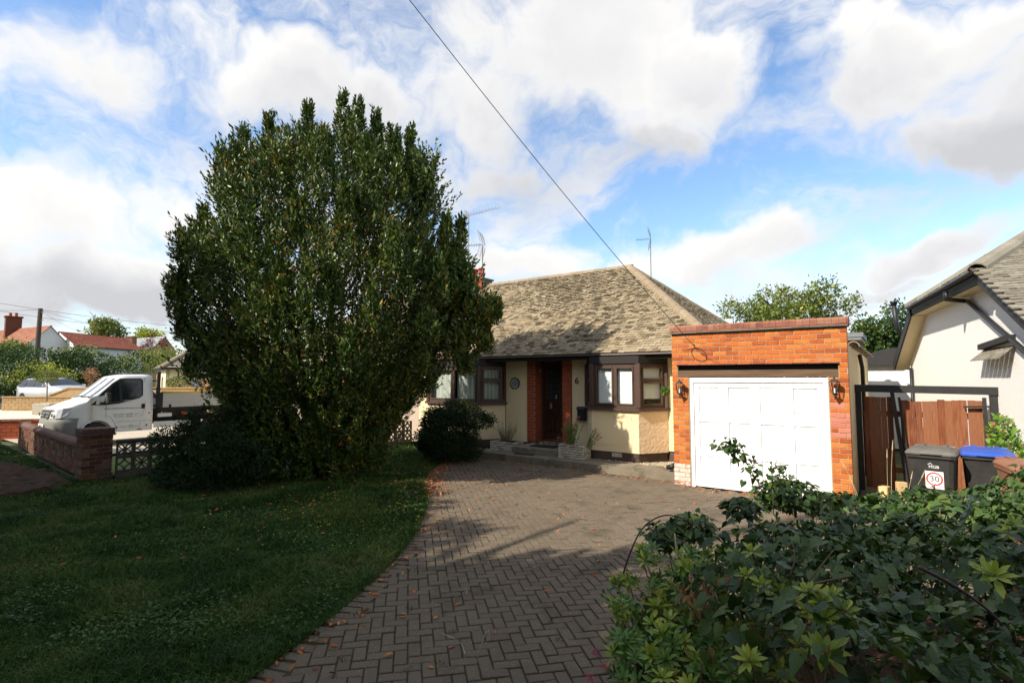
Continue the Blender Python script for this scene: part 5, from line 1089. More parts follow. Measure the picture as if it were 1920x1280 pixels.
for i in range(nb_):
    for j in range(2): link('screen_block', sb_[(i+j) % 2 if i < 2 or i % 3 else 0], sw, Tw @ Matrix.Translation((s0+.15+i*.30, 0, .27+j*.30)) @ Matrix.Rotation(random.gauss(0, .006), 4, 'X'))
mb = MB(Tw); mb.box(s0, s0+nb_*.3, -.06, .06, -.02, .118); mb.build('base', [M['screen']], sw)
for i in range(nb_//2):
    mb = MB(Tw); mb.box(s0+i*.6, s0+i*.6+.592, -.075, .075, .722, .77, ch=.006); mb.build('coping_slab', [M['screen']], sw)
# low brick front wall running left from the pillar
WA = Vector((PA.x-.22, PA.y+.18, 0)); WB = Vector((-21.3, 4.20, 0)); d_ = WB-WA; LW_ = d_.length; d_.normalize(); lw = thing('low_brick_wall', WA, 'low old brick wall with slots and rounded coping, left of the pillar', 'wall')
# local frame: x runs from far left end towards the pillar, -y faces the camera
dx = -d_; Tl = Matrix(((dx.x, -dx.y, 0, WB.x), (dx.y, dx.x, 0, WB.y), (0, 0, 1, 0), (0, 0, 0, 1))); yaw_ = math.atan2(dx.y, dx.x)
slots = [LW_-.45-k*.78 for k in range(8)]
isslot = lambda x, z: any(abs(x-s) < .07 for s in slots) and .30 < z < .56
mb = MB(Tl); mb.box(0.01, LW_, .012, .20, -.02, .60); mb.build('core', [M['mortar_dark']], lw)
def low_courses():
    ch_ = .60/8
    for i in range(8):
        z = ch_*(i+.5); x = -(.1125 if i % 2 else 0)
        while x < LW_-.02:
            a, b = max(x, 0), min(x+.225, LW_); segs = [(a, b)]
            if .30 < z < .56:
                for s in slots:
                    ns = []
                    for (p, q2) in segs:
                        if q2 < s-.055 or p > s+.055: ns.append((p, q2))
                        else:
                            if s-.055-p > .04: ns.append((p, s-.055))
                            if q2-(s+.055) > .04: ns.append((s+.055, q2))
                    segs = ns
            for (p, q2) in segs: 
                if q2-p > .04: allb.append((p, q2, z, ch_))
            x += .225
allb = []; low_courses(); allb.sort(key=lambda t: -t[0])
for (p, q2, z, ch_) in allb[:290]: brick(lw, 'wall_brick', Tl @ Vector(((p+q2)/2, 0, z)), round(q2-p-.011, 2), round(ch_-.011, 3), yaw_)
mb = MB(Tl)
for (p, q2, z, ch_) in allb[290:]: mb.box(p+.005, q2-.005, 0, .05, z-ch_/2+.005, z+ch_/2-.005, ch=.004)
o = mb.build('brick_courses', [M['wall_brick']], lw); o['kind'] = 'stuff'
mb = MB(Tl); mb.box(-.02, LW_+.0, -.035, .235, .603, .632); mb.build('creasing', [M['wall_coping']], lw)
nn = int(LW_/.31)
for k in range(nn):
    mb = MB(Tl); x0 = k*LW_/nn; x1 = (k+1)*LW_/nn-.008; pr = [(-.015, .636), (.215, .636), (.215, .66), (.17, .70), (.10, .715), (.03, .70), (-.015, .66)]; mb.prism(pr, x0, x1, 'x'); mb.build('coping_brick', [M['wall_coping']], lw)
mb = MB(Tl); mb.box(-.06, -.005, -.03, .24, 0, .72, ch=.01); mb.build('end_cap', [M['yellow_brick']], lw)
# ================================================================== FLATBED TRUCK
VX = -18.55; VW = .98; VYF = 4.28; VZ = .10
vt = thing('flatbed_truck', (VX-VW, VYF+2.8, VZ), 'white flatbed truck with grey drop sides parked beyond the low wall', 'truck')
VT = Matrix.Translation((VX-VW*.88, VYF+.10, VZ)) @ Matrix.Diagonal((.88, .96, 1, 1))
# profile of the cab: y from the front bumper, z of the top line, half width at the belt
ys = [0, .04, .10, .2, .35, .5, .62, .68, .8, .95, 1.05, 1.14, 1.22, 1.32, 1.42, 1.52, 1.7, 1.95, 2.2, 2.40]
def ztop(y):
    P_ = [(0, .93), (.06, 1.02), (.14, 1.08), (.45, 1.22), (.72, 1.31), (.95, 1.50), (1.2, 1.72), (1.42, 1.92), (1.52, 1.985), (1.75, 2.03), (2.4, 2.03)]
    for (a, b), (c, d) in zip(P_[:-1], P_[1:]):
        if y <= c: return b+(d-b)*(y-a)/(c-a)
    return 2.03
def hw(y):
    P_ = [(0, .62), (.04, .74), (.1, .82), (.2, .885), (.35, .925), (.5, .95), (.8, .975), (1.2, .98), (2.4, .98)]
    for (a, b), (c, d) in zip(P_[:-1], P_[1:]):
        if y <= c: return b+(d-b)*(y-a)/(c-a)
    return .98
AY, AR, AZ = .95, .40, .34
def zbot(y):
    b = .24 if y < .5 else .36
    if abs(y-AY) < AR: b = max(b, AZ+math.sqrt(max(0, AR**2-(y-AY)**2)))
    return b
def side_x(y, z):       # body half width at height z (tumblehome above the belt)
    h = hw(y); zb = 1.22
    if z > zb: h -= (z-zb)*.20
    if z < .5: h -= (.5-z)*.10
    return h
ys2 = sorted(set(ys+[AY-AR-.001, AY-AR+.02, AY-.3, AY-.15, AY, AY+.15, AY+.3, AY+AR-.02, AY+AR+.001]))
rows = []
for y in ys2:
    zt = ztop(y); zb = zbot(y); zs = [zb, zb+(zt-zb)*.2, zb+(zt-zb)*.42, zb+(zt-zb)*.62, zb+(zt-zb)*.8, zb+(zt-zb)*.93]; row = [(side_x(y, z), z) for z in zs]
    ht = side_x(y, zt); row += [(ht-.03, zt-.012), (ht-.09, zt+.0), (ht*.5, zt+.018), (0, zt+.025)]; rows.append(row)
V = []; F = []; n_ = len(rows[0])*2-1
for y, row in zip(ys2, rows):
    full = [(x, z) for x, z in row]+[(-x, z) for x, z in row[::-1][1:]]; V += [(x, y, z) for x, z in full]
for i in range(len(ys2)-1):
    for k in range(n_-1): F.append((i*n_+k, i*n_+k+1, (i+1)*n_+k+1, (i+1)*n_+k))
F.append(tuple(range(n_))[::-1]); F.append(tuple((len(ys2)-1)*n_+k for k in range(n_)))
mb = MB(VT); mb.add(V, F); cabo = mb.build('cab', [M['van_white']], vt, True)
for p in cabo.data.polygons: 
    if len(p.vertices) > 4: p.use_smooth = False
def sidepoly(pts, m, name, par, off=.006, sgn=1):
    mb = MB(VT); c = (sum(p[0] for p in pts)/len(pts), sum(p[1] for p in pts)/len(pts)); P_ = [(sgn*(side_x(y, z)+off), y, z) for y, z in pts]; mb.add(P_+[(sgn*(side_x(*c)+off), c[0], c[1])], [(i, (i+1) % len(pts), len(pts)) for i in range(len(pts))]); return mb.build(name, [M[m]], par)
for sg in (1, -1):
    sidepoly([(.78, 1.17), (1.15, 1.16), (1.5, 1.20), (2.02, 1.34), (2.12, 1.42), (2.13, 1.88), (2.07, 1.93), (1.52, 1.93), (1.32, 1.80), (1.05, 1.53)], 'dark_plastic', 'window_trim', vt, .004, sg)
    sidepoly([(1.58, 1.30), (2.02, 1.38), (2.08, 1.44), (2.08, 1.85), (2.03, 1.89), (1.56, 1.89)], 'car_glass', 'side_window', vt, .010, sg)
    sidepoly([(1.12, 1.26), (1.50, 1.28), (1.48, 1.84), (1.34, 1.74)], 'car_glass', 'quarter_window', vt, .010, sg)
    # seams, handle, side grey bumper sweep
    for (a, b) in (((1.16, 1.14), (1.16, .78)), ((2.18, 1.96), (2.18, 1.10)), ((2.18, 1.10), (2.02, .38)), ((1.40, .60), (1.46, .40)), ((1.16, .86), (1.30, .78)), ((1.30, .78), (1.40, .60)), ((1.42, .66), (2.38, .66))):
        mb = MB(VT); mb.beam((sg*(side_x(*a)+.001), *a), (sg*(side_x(*b)+.001), *b), .008, .008); mb.build('door_seam', [M['ink_grey']], cabo)
    mb = MB(VT); mb.box(min(sg*.975, sg*1.0), max(sg*.975, sg*1.0), 2.08, 2.17, 1.02, 1.16, ch=.01); mb.build('door_handle', [M['dark_plastic']], vt)
    mb = MB(VT)      # wheel arch lip
    for k in range(12): 
        a0, a1 = PI*k/12, PI*(k+1)/12; mb.beam((sg*.985, AY+(AR+.01)*math.cos(a0), AZ+(AR+.01)*math.sin(a0)), (sg*.985, AY+(AR+.01)*math.cos(a1), AZ+(AR+.01)*math.sin(a1)), .03, .035)
    mb.build('wheel_arch', [M['van_white']], vt)
    mb = MB(VT); mb.tube([(sg*.98, 1.02, 1.22), (sg*1.10, 1.10, 1.27)], .03, 8); mb.box(min(sg*1.05, sg*1.27), max(sg*1.05, sg*1.27), 1.08, 1.20, 1.22, 1.52, ch=.03); mb.build('wing_mirror', [M['dark_plastic']], vt, True)
    mb = MB(VT); mb.box(min(sg*.86, sg*.97), max(sg*.86, sg*.97), 1.33, 1.36, .12, .42); mb.build('mud_flap', [M['rubber']], vt)
# windscreen
def front_pt(x, y, off=.008): zt = ztop(y); h = side_x(y, zt)-.09; return (x*h, y-(.10*(1-abs(x)**2)*0), zt+.018*(1-abs(x))+off)
V = []; F = []; us = [-1, -.7, -.35, 0, .35, .7, 1]; yy = [.76, .95, 1.2, 1.42]
mb = MB(VT); mb.add([front_pt(u, y) for y in yy for u in us], [(i*7+k, i*7+k+1, (i+1)*7+k+1, (i+1)*7+k) for i in range(3) for k in range(6)]); mb.build('windscreen', [M['car_glass']], vt, True)
mb = MB(VT); mb.add([front_pt(u, y, .006) for y in (.69, .75) for u in us], [(k, k+1, 8+k, 7+k) for k in range(6)]); mb.beam(front_pt(-.75, .76, .02), front_pt(-.05, .80, .03), .02); mb.beam(front_pt(.05, .76, .02), front_pt(.72, .80, .03), .02); mb.build('wiper', [M['dark_plastic']], vt)
mb = MB(VT); mb.add([front_pt(u*.4-.05, y, .006) for y in (.46, .53) for u in us], [(k, k+1, 8+k, 7+k) for k in range(6)]); mb.build('bonnet_vent', [M['dark_plastic']], cabo)
# grille, bumper, headlights, plate
mb = MB(VT); pf = [(-.90, .24), (-.78, .09), (-.62, .0), (-.3, -.055), (0, -.07), (.3, -.055), (.62, .0), (.78, .09), (.90, .24), (.955, .52)]; pf = [(-.955, .52)]+pf
zsB = [(.30, .05), (.35, .015), (.41, .0), (.68, .0), (.78, .015), (.82, .06)]
V = []
for z, ins in zsB: V += [(x*1.075*(1-ins*.4), y-.05+ins, z) for x, y in pf]
n2 = len(pf); mb.add(V, [(i*n2+k, i*n2+k+1, (i+1)*n2+k+1, (i+1)*n2+k) for i in range(len(zsB)-1) for k in range(n2-1)]); mb.build('bumper', [M['grey_plastic']], vt, True)
mb = MB(VT); mb.add([(-.36, -.088, .80), (.36, -.088, .80), (.44, -.02, 1.05), (-.44, -.02, 1.05), (-.36, .05, .80), (.36, .05, .80), (.44, .1, 1.05), (-.44, .1, 1.05)], [(0, 1, 2, 3), (0, 3, 7, 4), (1, 5, 6, 2), (3, 2, 6, 7)]); mb.build('grille', [M['grey_plastic']], vt)
for z0, z1, w in ((.99, 1.03, .38), (.91, .95, .36), (.83, .87, .34)): mb = MB(VT); yy = -.088+(z0-.80)*.27; mb.box(-w, w, yy-.012, yy+.03, z0, z1, ch=.01); mb.build('grille_slot', [M['dark_plastic']], vt)
mb = MB(VT); mb.lathe([(.07, -.01), (.075, 0), (.07, .012)], 16, (0, -.075, .93), Matrix.Rotation(PI/2, 4, 'X') @ Matrix.Diagonal((1.2, .8, 1, 1))); mb.build('badge', [M['chrome']], vt)
mb = MB(VT); mb.box(-.55, .55, -.135, -.03, .37, .44, ch=.012); mb.build('air_intake', [M['dark_plastic']], vt)
for sg in (1, -1):
    mb = MB(VT); lo_ = [(.48, -.055, .82), (.77, .01, .82), (.885, .11, .84), (.95, .24, .92)]; up_ = [(.52, -.025, 1.0), (.79, .06, 1.07), (.89, .16, 1.10), (.955, .33, 1.12)]; mb.add([(sg*x, y, z) for x, y, z in lo_+up_]+[(sg*(x-.06), y+.05, z) for x, y, z in lo_+up_], [(i, i+1, i+5, i+4) for i in range(3)]+[(i+8, i+12, i+13, i+9) for i in range(3)]+[(i, i+8, i+9, i+1) for i in range(3)]+[(i+4, i+5, i+13, i+12) for i in range(3)]); hl = mb.build('headlight', [M['lens']], vt)
    mb = MB(VT); mb.lathe([(.06, 0), (.05, .02)], 12, (sg*.68, -.035, .92), Matrix.Rotation(PI/2, 4, 'X')); mb.build('lamp', [M['chrome']], hl)
npl = MB(VT); npl.box(-.26, .26, -.142, -.12, .55, .66, ch=.003); npl = npl.build('number_plate', [M['ink_white']], vt)
text_mesh('AK08 GTZ', .085, 'ink_black', VT @ Matrix.Translation((0, -.1435, .605)) @ Matrix.Rotation(PI/2, 4, 'X'), 'lettering', npl, .001, sx=.9)
# wheels
def wheel(c, par, r=.335, w=.2):
    c = Vector(c); Tt = Matrix.Rotation(PI/2, 4, 'Y'); mb = MB(VT); mb.lathe([(r-.09, -w/2), (r-.02, -w/2), (r, -w/2+.03), (r, w/2-.03), (r-.02, w/2), (r-.09, w/2)], 24, c, Tt); wl = mb.build('wheel', [M['rubber']], par)
    mb = MB(VT); mb.lathe([(r-.10, -.085), (r-.09, .07), (r-.12, .06), (.10, .02), (.06, .05), (.0, .055)], 20, c, Tt); mb.build('rim', [M['steel']], wl)
for sg in (1, -1): wheel((sg*.84, AY, .335), vt); wheel((sg*.84, 4.25, .335), vt)
# chassis, bed, drop sides
mb = MB(VT)
for sg in (1, -1): mb.box(min(sg*.38, sg*.46), max(sg*.38, sg*.46), 2.3, 5.75, .55, .72)
for y in (2.6, 3.3, 4.0, 4.9, 5.5): mb.box(-.9, .9, y, y+.08, .72, .90)
mb.box(-.95, .95, 2.48, 5.8, .90, 1.0); mb.build('chassis', [M['dark_plastic']], vt)
mb = MB(VT); mb.box(.93, .95, 2.45, 3.55, .42, .60); mb.box(-.95, -.93, 2.45, 3.55, .42, .60); mb.build('side_guard', [M['van_white']], vt)
mb = MB(VT); mb.box(.90, 1.0, 2.55, 2.95, .74, .85); mb.build('locker', [M['van_white']], vt)
for (y, m) in ((3.25, 'red_lens'), (4.9, 'orange_lens')): mb = MB(VT); mb.box(.955, .975, y, y+.12, .90 if m == 'orange_lens' else .78, .97 if m == 'orange_lens' else .88); mb.build('side_marker', [M[m]], vt)
for sg in (1, -1):
    mb = MB(VT); a, b = sorted((sg*.985, sg*1.01)); mb.box(a, b, 2.62, 5.85, 1.03, 1.205, ch=.004); mb.box(a, b, 2.62, 5.85, 1.213, 1.45, ch=.004); mb.build('drop_side', [M['alu']], vt)
    mb = MB(VT); a, b = sorted((sg*.96, sg*1.02)); mb.box(a, b, 2.5, 5.85, .95, 1.026)
    for y in (2.85, 3.9, 4.95, 5.7): mb.box(a-.005, b+.012, y, y+.06, 1.026, 1.12)
    mb.build('side_rail', [M['dark_plastic']], vt)
mb = MB(VT); mb.box(-1.0, 1.0, 5.86, 5.89, 1.03, 1.45); mb.build('tailboard', [M['alu']], vt)
mb = MB(VT)
for x in (-.97, .97): mb.beam((x, 2.53, .98), (x, 2.53, 2.14), .09, .10)
for z in (1.1, 1.35, 1.6, 1.85, 2.08): mb.beam((-.97, 2.53, z), (.97, 2.53, z), .04, .05, (0, 1, 0))
mb.beam((.97, 2.58, 1.02), (.97, 2.58, 1.5), .16, .12); mb.beam((-.97, 2.6, 2.0), (-.97, 3.2, 1.2), .06); mb.build('headboard', [M['dark_plastic']], vt)
mb = MB(VT); mb.box(.93, .965, 2.475, 2.53, 1.92, 2.05); mb.build('yellow_tag', [M['yellow']], vt)
# side writing and rust
SX = .992; TS = lambda y, z, off=.003: VT @ Matrix.Translation((side_x(y, z)+off, y, z)) @ Matrix.Rotation(PI/2, 4, 'Z') @ Matrix.Rotation(PI/2, 4, 'X')
text_mesh('www.nrbrownlandscapes.co.uk', .085, 'ink_grey', TS(1.60, 1.055), 'lettering', cabo, .001, sx=.92)
text_mesh('Mob: 07767  457987\nTel: 01279   507228', .062, 'ink_grey', TS(1.60, .84), 'lettering', cabo, .001)
text_mesh('TRANSIT', .045, 'ink_white', TS(1.72, 1.27, .014), 'lettering', cabo, .001, sx=1.5)
text_mesh('MARSHALLS', .04, 'ink_grey', TS(1.62, .50), 'lettering', cabo, .001); text_mesh('TrustMark', .04, 'ink_grey', TS(1.93, .51), 'lettering', cabo, .001)
mb = MB(VT); mb.box(side_x(1.46, .5)+.001, side_x(1.46, .5)+.004, 1.42, 1.47, .475, .525); mb.build('blue_logo', [M['ink_blue']], cabo)
mb = MB(VT)
for bx in ((1.77, 1.86, .47, .482), (1.77, 1.86, .538, .55), (1.77, 1.782, .482, .538), (1.848, 1.86, .482, .538)): mb.box(side_x(1.8, .5)+.001, side_x(1.8, .5)+.004, *bx)
mb.build('green_logo', [M['ink_green']], cabo)
mb = MB(VT)
for k in range(20): a, b = 2*PI*k/20, 2*PI*(k+1)/20; mb.beam((side_x(2, .85)+.003, 2.0+.09*math.cos(a), .83+.045*math.sin(a)), (side_x(2, .85)+.003, 2.0+.09*math.cos(b), .83+.045*math.sin(b)), .005, .003)
mb.beam((side_x(2, .87)+.003, 1.91, .87), (side_x(2, .88)+.003, 1.96, .885), .02, .003); mb.build('oval_logo', [M['ink_grey']], cabo)
for (y, z, w, h) in ((2.30, .88, .05, .06), (2.24, .52, .05, .07), (2.06, .40, .16, .04)):
    mb = MB(VT); pts = [(side_x(y, z)+.003, y+w/2*math.cos(a)*random.uniform(.7, 1.2), z+h/2*math.sin(a)*random.uniform(.7, 1.2)) for a in np.linspace(0, 2*PI, 10)[:-1]]; mb.poly(pts); mb.build('rust_patch', [M['rust']], cabo)
# load on the bed
o = MB(VT); o.beam((.7, 2.75, 1.47), (.72, 4.15, 1.50), .07, .05); o.beam((.5, 2.8, 1.50), (.6, 3.9, 1.47), .06, .05); o = o.build('yellow_tool_shafts', [M['yellow']]); tag(o, 'yellow tool handles lying along the truck bed', 'tool handles')
tw_ = thing('barrow_wheel', (VX-.7, VYF+4.6, VZ+1.2), 'grey rubber wheel standing up in the truck bed', 'wheel'); mb = MB(VT); mb.lathe([(.17, -.05), (.23, -.05), (.25, 0), (.23, .05), (.17, .05)], 20, (.6, 4.55, 1.40), Matrix.Rotation(PI/2, 4, 'Y')); mb.build('tyre', [M['dark_plastic']], tw_, True); mb = MB(VT); mb.lathe([(.17, -.03), (.17, .03)], 16, (.6, 4.55, 1.40), Matrix.Rotation(PI/2, 4, 'Y')); mb.build('hub', [M['steel']], tw_)
mb = MB(VT)
for y in (5.0, 5.35): mb.tube([(.55, y, 1.0), (.55, y, 1.52), (.55, y+.1, 1.60), (.55, y+.2, 1.52), (.55, y+.2, 1.0)], .014, 6)
o = mb.build('green_hoop_handles', [M['green_paint']], None, True); tag(o, 'green bent tube handles standing in the truck bed', 'handles')
# ================================================================== ACROSS THE STREET ON THE LEFT
def gz(v, z): return Vector((v[0], v[1], z))
# raised red retaining wall with gravel, yellow brick wall, planters, silver car
def wall_run(name, a, b, z0, z1, th, m, lab, mort='mortar_dark', capm='coping', bl=.45, chh=.15, cat='wall', top=None):
    t = thing(name, a, lab, cat); a = gz(a, 0); b = gz(b, 0); d = b-a; Ln = d.length; d.normalize(); T = Matrix(((d.x, -d.y, 0, a.x), (d.y, d.x, 0, a.y), (0, 0, 1, 0), (0, 0, 0, 1)))
    mb = MB(T); mb.box(0, Ln, .012, th, z0, z1); mb.build('core', [M[mort]], t); mb = MB(T); n = max(1, int((z1-z0)/chh)); hh = (z1-z0)/n
    for i in range(n):
        x = -(bl/2 if i % 2 else 0)
        while x < Ln: p, q2 = max(x, 0), min(x+bl, Ln); (q2-p > .05) and mb.box(p+.008, q2-.008, 0, .04, z0+i*hh+.008, z0+(i+1)*hh-.008); x += bl
    o = mb.build('brick_courses', [M[m]], t); o['kind'] = 'stuff'
    mb = MB(T); x = 0
    while x < Ln: mb.box(x, min(x+.30, Ln)-.01, -.03, th+.03, z1+.003, z1+.06); x += .30
    o = mb.build('coping', [M[capm]], t); return t, T, Ln
ra = atz(-40, 822, .05); rb = atz(150, 818, .05)
wall_run('retaining_wall', ra, rb, 0, .60, .25, 'pier_brick', 'low red brick retaining wall behind the front of the truck', chh=.12, bl=.30)
g0, g1, g2, g3 = ra+Vector((0, .25, 0)), rb+Vector((0, .25, 0)), atz(175, 768, .6), atz(-60, 768, .6)
mb = MB(); mb.add([gz(p, .60) for p in (g0, g1, g2, g3)], [(0, 1, 2, 3)]); struct('gravel_forecourt', mb, [M['gravel']], 'sunlit golden gravel forecourt above the red retaining wall')
ya, yb = atz(2, 770, .6), atz(150, 770, .6); yv = (yb-ya); yv.z = 0; yl = yv.length; yu = yv.normalized()
yw, Ty, _ = wall_run('yellow_brick_wall', ya, yb+yu*6, .55, 1.17, .22, 'yellow_brick', 'yellow stock brick wall stepping up in a slope behind the gravel', 'mortar', 'yellow_brick', .3, .12)
mb = MB(Ty); xs_ = yl*.62; x2_ = yl*.84; mb.prism([(xs_, 1.23), (x2_, 1.56), (yl+8, 1.56), (yl+8, 1.23)], 0, .2, 'y'); mb.build('raised_part', [M['yellow_brick']], yw)
mb = MB(Ty); mb.prism([(xs_-.1, 1.235), (x2_, 1.565), (yl+8, 1.565), (yl+8, 1.63), (x2_-.02, 1.63), (xs_-.1, 1.29)], -.03, .23, 'y'); mb.build('sloped_coping', [M['yellow_brick']], yw)
def lollipop(px, pyb, pyt, f, zb, m, lab, planter_=None):
    b = at(px, pyb, f); tp = at(px, pyt, f); t = thing('standard_tree', b, lab, 'tree', 'clipped standard trees in front of the yellow walls'); h = (tp.z-b.z); mb = MB(); mb.tube([b, (b+tp)/2+Vector((.03, 0, 0)), tp-Vector((0, 0, h*.2))], [.025, .02, .015], 6); mb.build('trunk', [M['twig']], t)
    r = f*19/FPX; bush(t, 'crown', [(tp.x, tp.y, tp.z-r*.6, r, r, r*.62)], 900, .075, [M[m]], .5, .3); return t
lollipop(88, 752, 694, 21, .6, 'leaf_far', 'small mop headed tree in a pale planter left of the truck')
pbx = at(88, 750, 21); mb = MB(Matrix.Translation((pbx.x, pbx.y, 0)) @ Matrix.Rotation(YAW+.1, 4, 'Z')); mb.box(-.32, .32, -.3, .3, .6, 1.03, ch=.02); o = mb.build('planter_box', [M['stone_pale']]); tag(o, 'pale square planter on the gravel left of the truck', 'planter')
# silver car
def car(c, rot, lab):
    t = thing('parked_car', c, lab, 'car'); T = Matrix.Translation(Vector(c)) @ Matrix.Rotation(rot, 4, 'Z')
    st_ = [(-2.1, .55, .70, .78), (-1.95, .72, .78, .86), (-1.3, .82, .86, .97), (-.95, .84, .88, 1.02), (-.2, .85, .90, 1.36), (.3, .85, .90, 1.42), (1.1, .85, .9, 1.42), (1.7, .83, .88, 1.36), (2.05, .78, .85, 1.0), (2.15, .7, .8, .85)]
    V = []; mb = MB(T)
    for (y, w, zb, zt) in st_:
        wt = w-.02 if zt < 1.1 else w-.22; h_ = [(w-.02, .22), (w, .45), (w, zb), (wt, zt-.03), (wt*.6, zt), (0, zt+.01)]; f_ = h_+[(-x, z) for x, z in h_[::-1][1:]]; V += [(x, y, z) for x, z in f_]
    n = 11; mb.add(V, [(i*n+k, i*n+k+1, (i+1)*n+k+1, (i+1)*n+k) for i in range(len(st_)-1) for k in range(n-1)]+[tuple(range(n))[::-1], tuple((len(st_)-1)*n+k for k in range(n))]); mb.build('body', [M['silver']], t, True)
    mb = MB(T); mb.poly([(-.74, -.93, 1.03), (.74, -.93, 1.03), (.60, -.24, 1.36), (-.60, -.24, 1.36)], (0, -.02, .012)); mb.build('windscreen', [M['car_glass']], t)
    for sg in (1, -1):
        for (y0, y1, y2, y3) in ((-.75, .25, .25, -.15), (.33, 1.1, 1.1, .33), (1.18, 1.85, 1.6, 1.18)): mb = MB(T); mb.poly([(sg*.852, y0, .94), (sg*.852, y1, .94), (sg*.66, y2, 1.34), (sg*.66, y3, 1.34)], (sg*.012, 0, 0)); mb.build('side_window', [M['car_glass']], t)
        mb = MB(T); mb.box(min(sg*.86, sg*1.02), max(sg*.86, sg*1.02), -.85, -.75, .95, 1.08, ch=.02); mb.build('wing_mirror', [M['silver']], t)
        mb = MB(T); mb.poly([(sg*.45, -2.09, .58), (sg*.78, -1.95, .60), (sg*.80, -1.9, .76), (sg*.45, -2.03, .74)], (0, -.02, 0)); mb.build('headlight', [M['lens']], t)
        for y in (-1.35, 1.35): mb = MB(T); mb.lathe([(.30, -.1), (.31, 0), (.30, .1)], 18, (sg*.76, y, .31), Matrix.Rotation(PI/2, 4, 'Y')); mb.build('wheel', [M['rubber']], t)
        mb = MB(T); mb.beam((sg*.58, -.1, 1.44), (sg*.58, 1.5, 1.46), .03); mb.build('roof_rail', [M['black']], t)
    return t
cc = at(104, 735, 29); car((cc.x, cc.y, .62), R(104), 'silver estate car parked behind the yellow brick wall')
mb = MB(); c_ = [at(-140, 765, 24), at(190, 765, 24), at(260, 740, 50), at(-260, 740, 50)]; mb.add([gz(p, .58) for p in c_], [(0, 1, 2, 3)]); struct('car_park', mb, [M['asphalt']], 'drive under the silver car')
# wall with fence panel behind the truck bed
fa, fb_ = at(312, 735, 26), at(470, 735, 26)
w3, T3_, L3_ = wall_run('garden_wall', fa, fb_, 0, 1.95, .22, 'yellow_brick', 'yellow brick garden wall seen over the truck bed', 'mortar', 'yellow_brick', .3, .1)
mb = MB(T3_); mb.box(1.25, 1.65, -.06, -.01, .2, 1.97, ch=.01); o = mb.build('grey_panel', [M['lead']]); tag(o, 'dark grey narrow panel standing against the yellow garden wall', 'panel')
lollipop(335, 740, 706, 25, .6, 'leaf_far', 'small mop headed tree above the truck bed against the yellow wall')
# bungalow D
bd = thing('corner_bungalow', at(330, 708, 31), 'pale yellow bungalow with hipped tiled roof beyond the truck', 'bungalow')
c0 = gz(at(311, 700, 30), 0); rdir = (RT*.93+gz(FW, 0)*.36).normalized(); ldir = (RT*-.62+gz(FW, 0)*.78).normalized(); He = 2.62; W1, W2 = 8.5, 5.5
mb = MB(); mb.poly([c0, c0+rdir*W1, c0+rdir*W1+Vector((0, 0, He)), c0+Vector((0, 0, He))], gz(FW, 0)*.2); mb.poly([c0-rdir*.01, c0+ldir*W2, c0+ldir*W2+Vector((0, 0, He)), c0-rdir*.01+Vector((0, 0, He))], rdir*.2); mb.build('wall', [M['pale_yellow']], bd)
e0 = c0-rdir*.25-ldir*.45+Vector((0, 0, He)); e1 = e0+rdir*(W1+.6); e2 = e0+ldir*(W2+.5); e3 = e1+ldir*(W2+.5); apx = e0+rdir*2.9+ldir*2.6+Vector((0, 0, 2.0)); apx2 = e1-rdir*2.5+ldir*2.6+Vector((0, 0, 2.0))
mb = MB(); mb.add([e0, e1, e2, e3, apx, apx2], [(0, 1, 5, 4), (0, 4, 2), (1, 3, 5), (2, 4, 5, 3), (0, 2, 3, 1)]); mb.build('roof_deck', [M['soffit']], bd)
def strips(parent, a, b, c, d, n, m, name='tile_courses', th=.03):     # a-b eave, d-c ridge
    mb = MB(); nrm = (b-a).cross(d-a).normalized(); nrm = nrm if nrm.z > 0 else -nrm
    for i in range(n):
        t0, t1 = i/n, min(1, (i+1.25)/n); p, q2, r3, s3 = a.lerp(d, t0), b.lerp(c, t0), b.lerp(c, t1), a.lerp(d, t1); k = max(1, int((q2-p).length/.24)); off = .5*(i % 2)
        for j in range(k):
            u0, u1 = (j+.02)/k, (j+.98)/k; e = nrm*(th+random.uniform(0, .012)); mb.add([p.lerp(q2, u0)+nrm*.005, p.lerp(q2, u1)+nrm*.005, p.lerp(q2, u1)+e, p.lerp(q2, u0)+e, s3.lerp(r3, u1)+nrm*.004, s3.lerp(r3, u0)+nrm*.004], [(0, 1, 2, 3), (3, 2, 4, 5)])
    o = mb.build(name, [M[m]], parent); o['kind'] = 'stuff'; return o
strips(bd, e0, e1, apx2, apx, 22, 'tile_grey'); strips(bd, e2, e0, apx, apx, 22, 'tile_grey')
half_tiles(bd, e0, apx, .13, .4, 'hip_tile', 'hip_tile', 5)
mb = MB(); mb.beam(e0-Vector((0, 0, .05)), e1-Vector((0, 0, .05)), .08, .1); mb.beam(e0-Vector((0, 0, .05)), e2-Vector((0, 0, .05)), .08, .1); mb.build('gutter', [M['black']], bd)
nf = gz(-FW, 0).normalized(); on = (gz(-FW, 0)*.93+RT*.36).normalized(); on = Vector((rdir.y, -rdir.x, 0)); on = on if on.dot(FW) < 0 else -on; ol = Vector((ldir.y, -ldir.x, 0)); ol = ol if ol.dot(FW) < 0 else -ol
def wallbox(parent, c, u, n, s0, s1, z0, z1, d0, d1, m, name):
    mb = MB(); a = c+u*s0+n*d0; mb.poly([gz(a, z0), gz(a+u*(s1-s0), z0), gz(a+u*(s1-s0), z1), gz(a, z1)], n*(d1-d0)); return mb.build(name, [M[m]], parent)
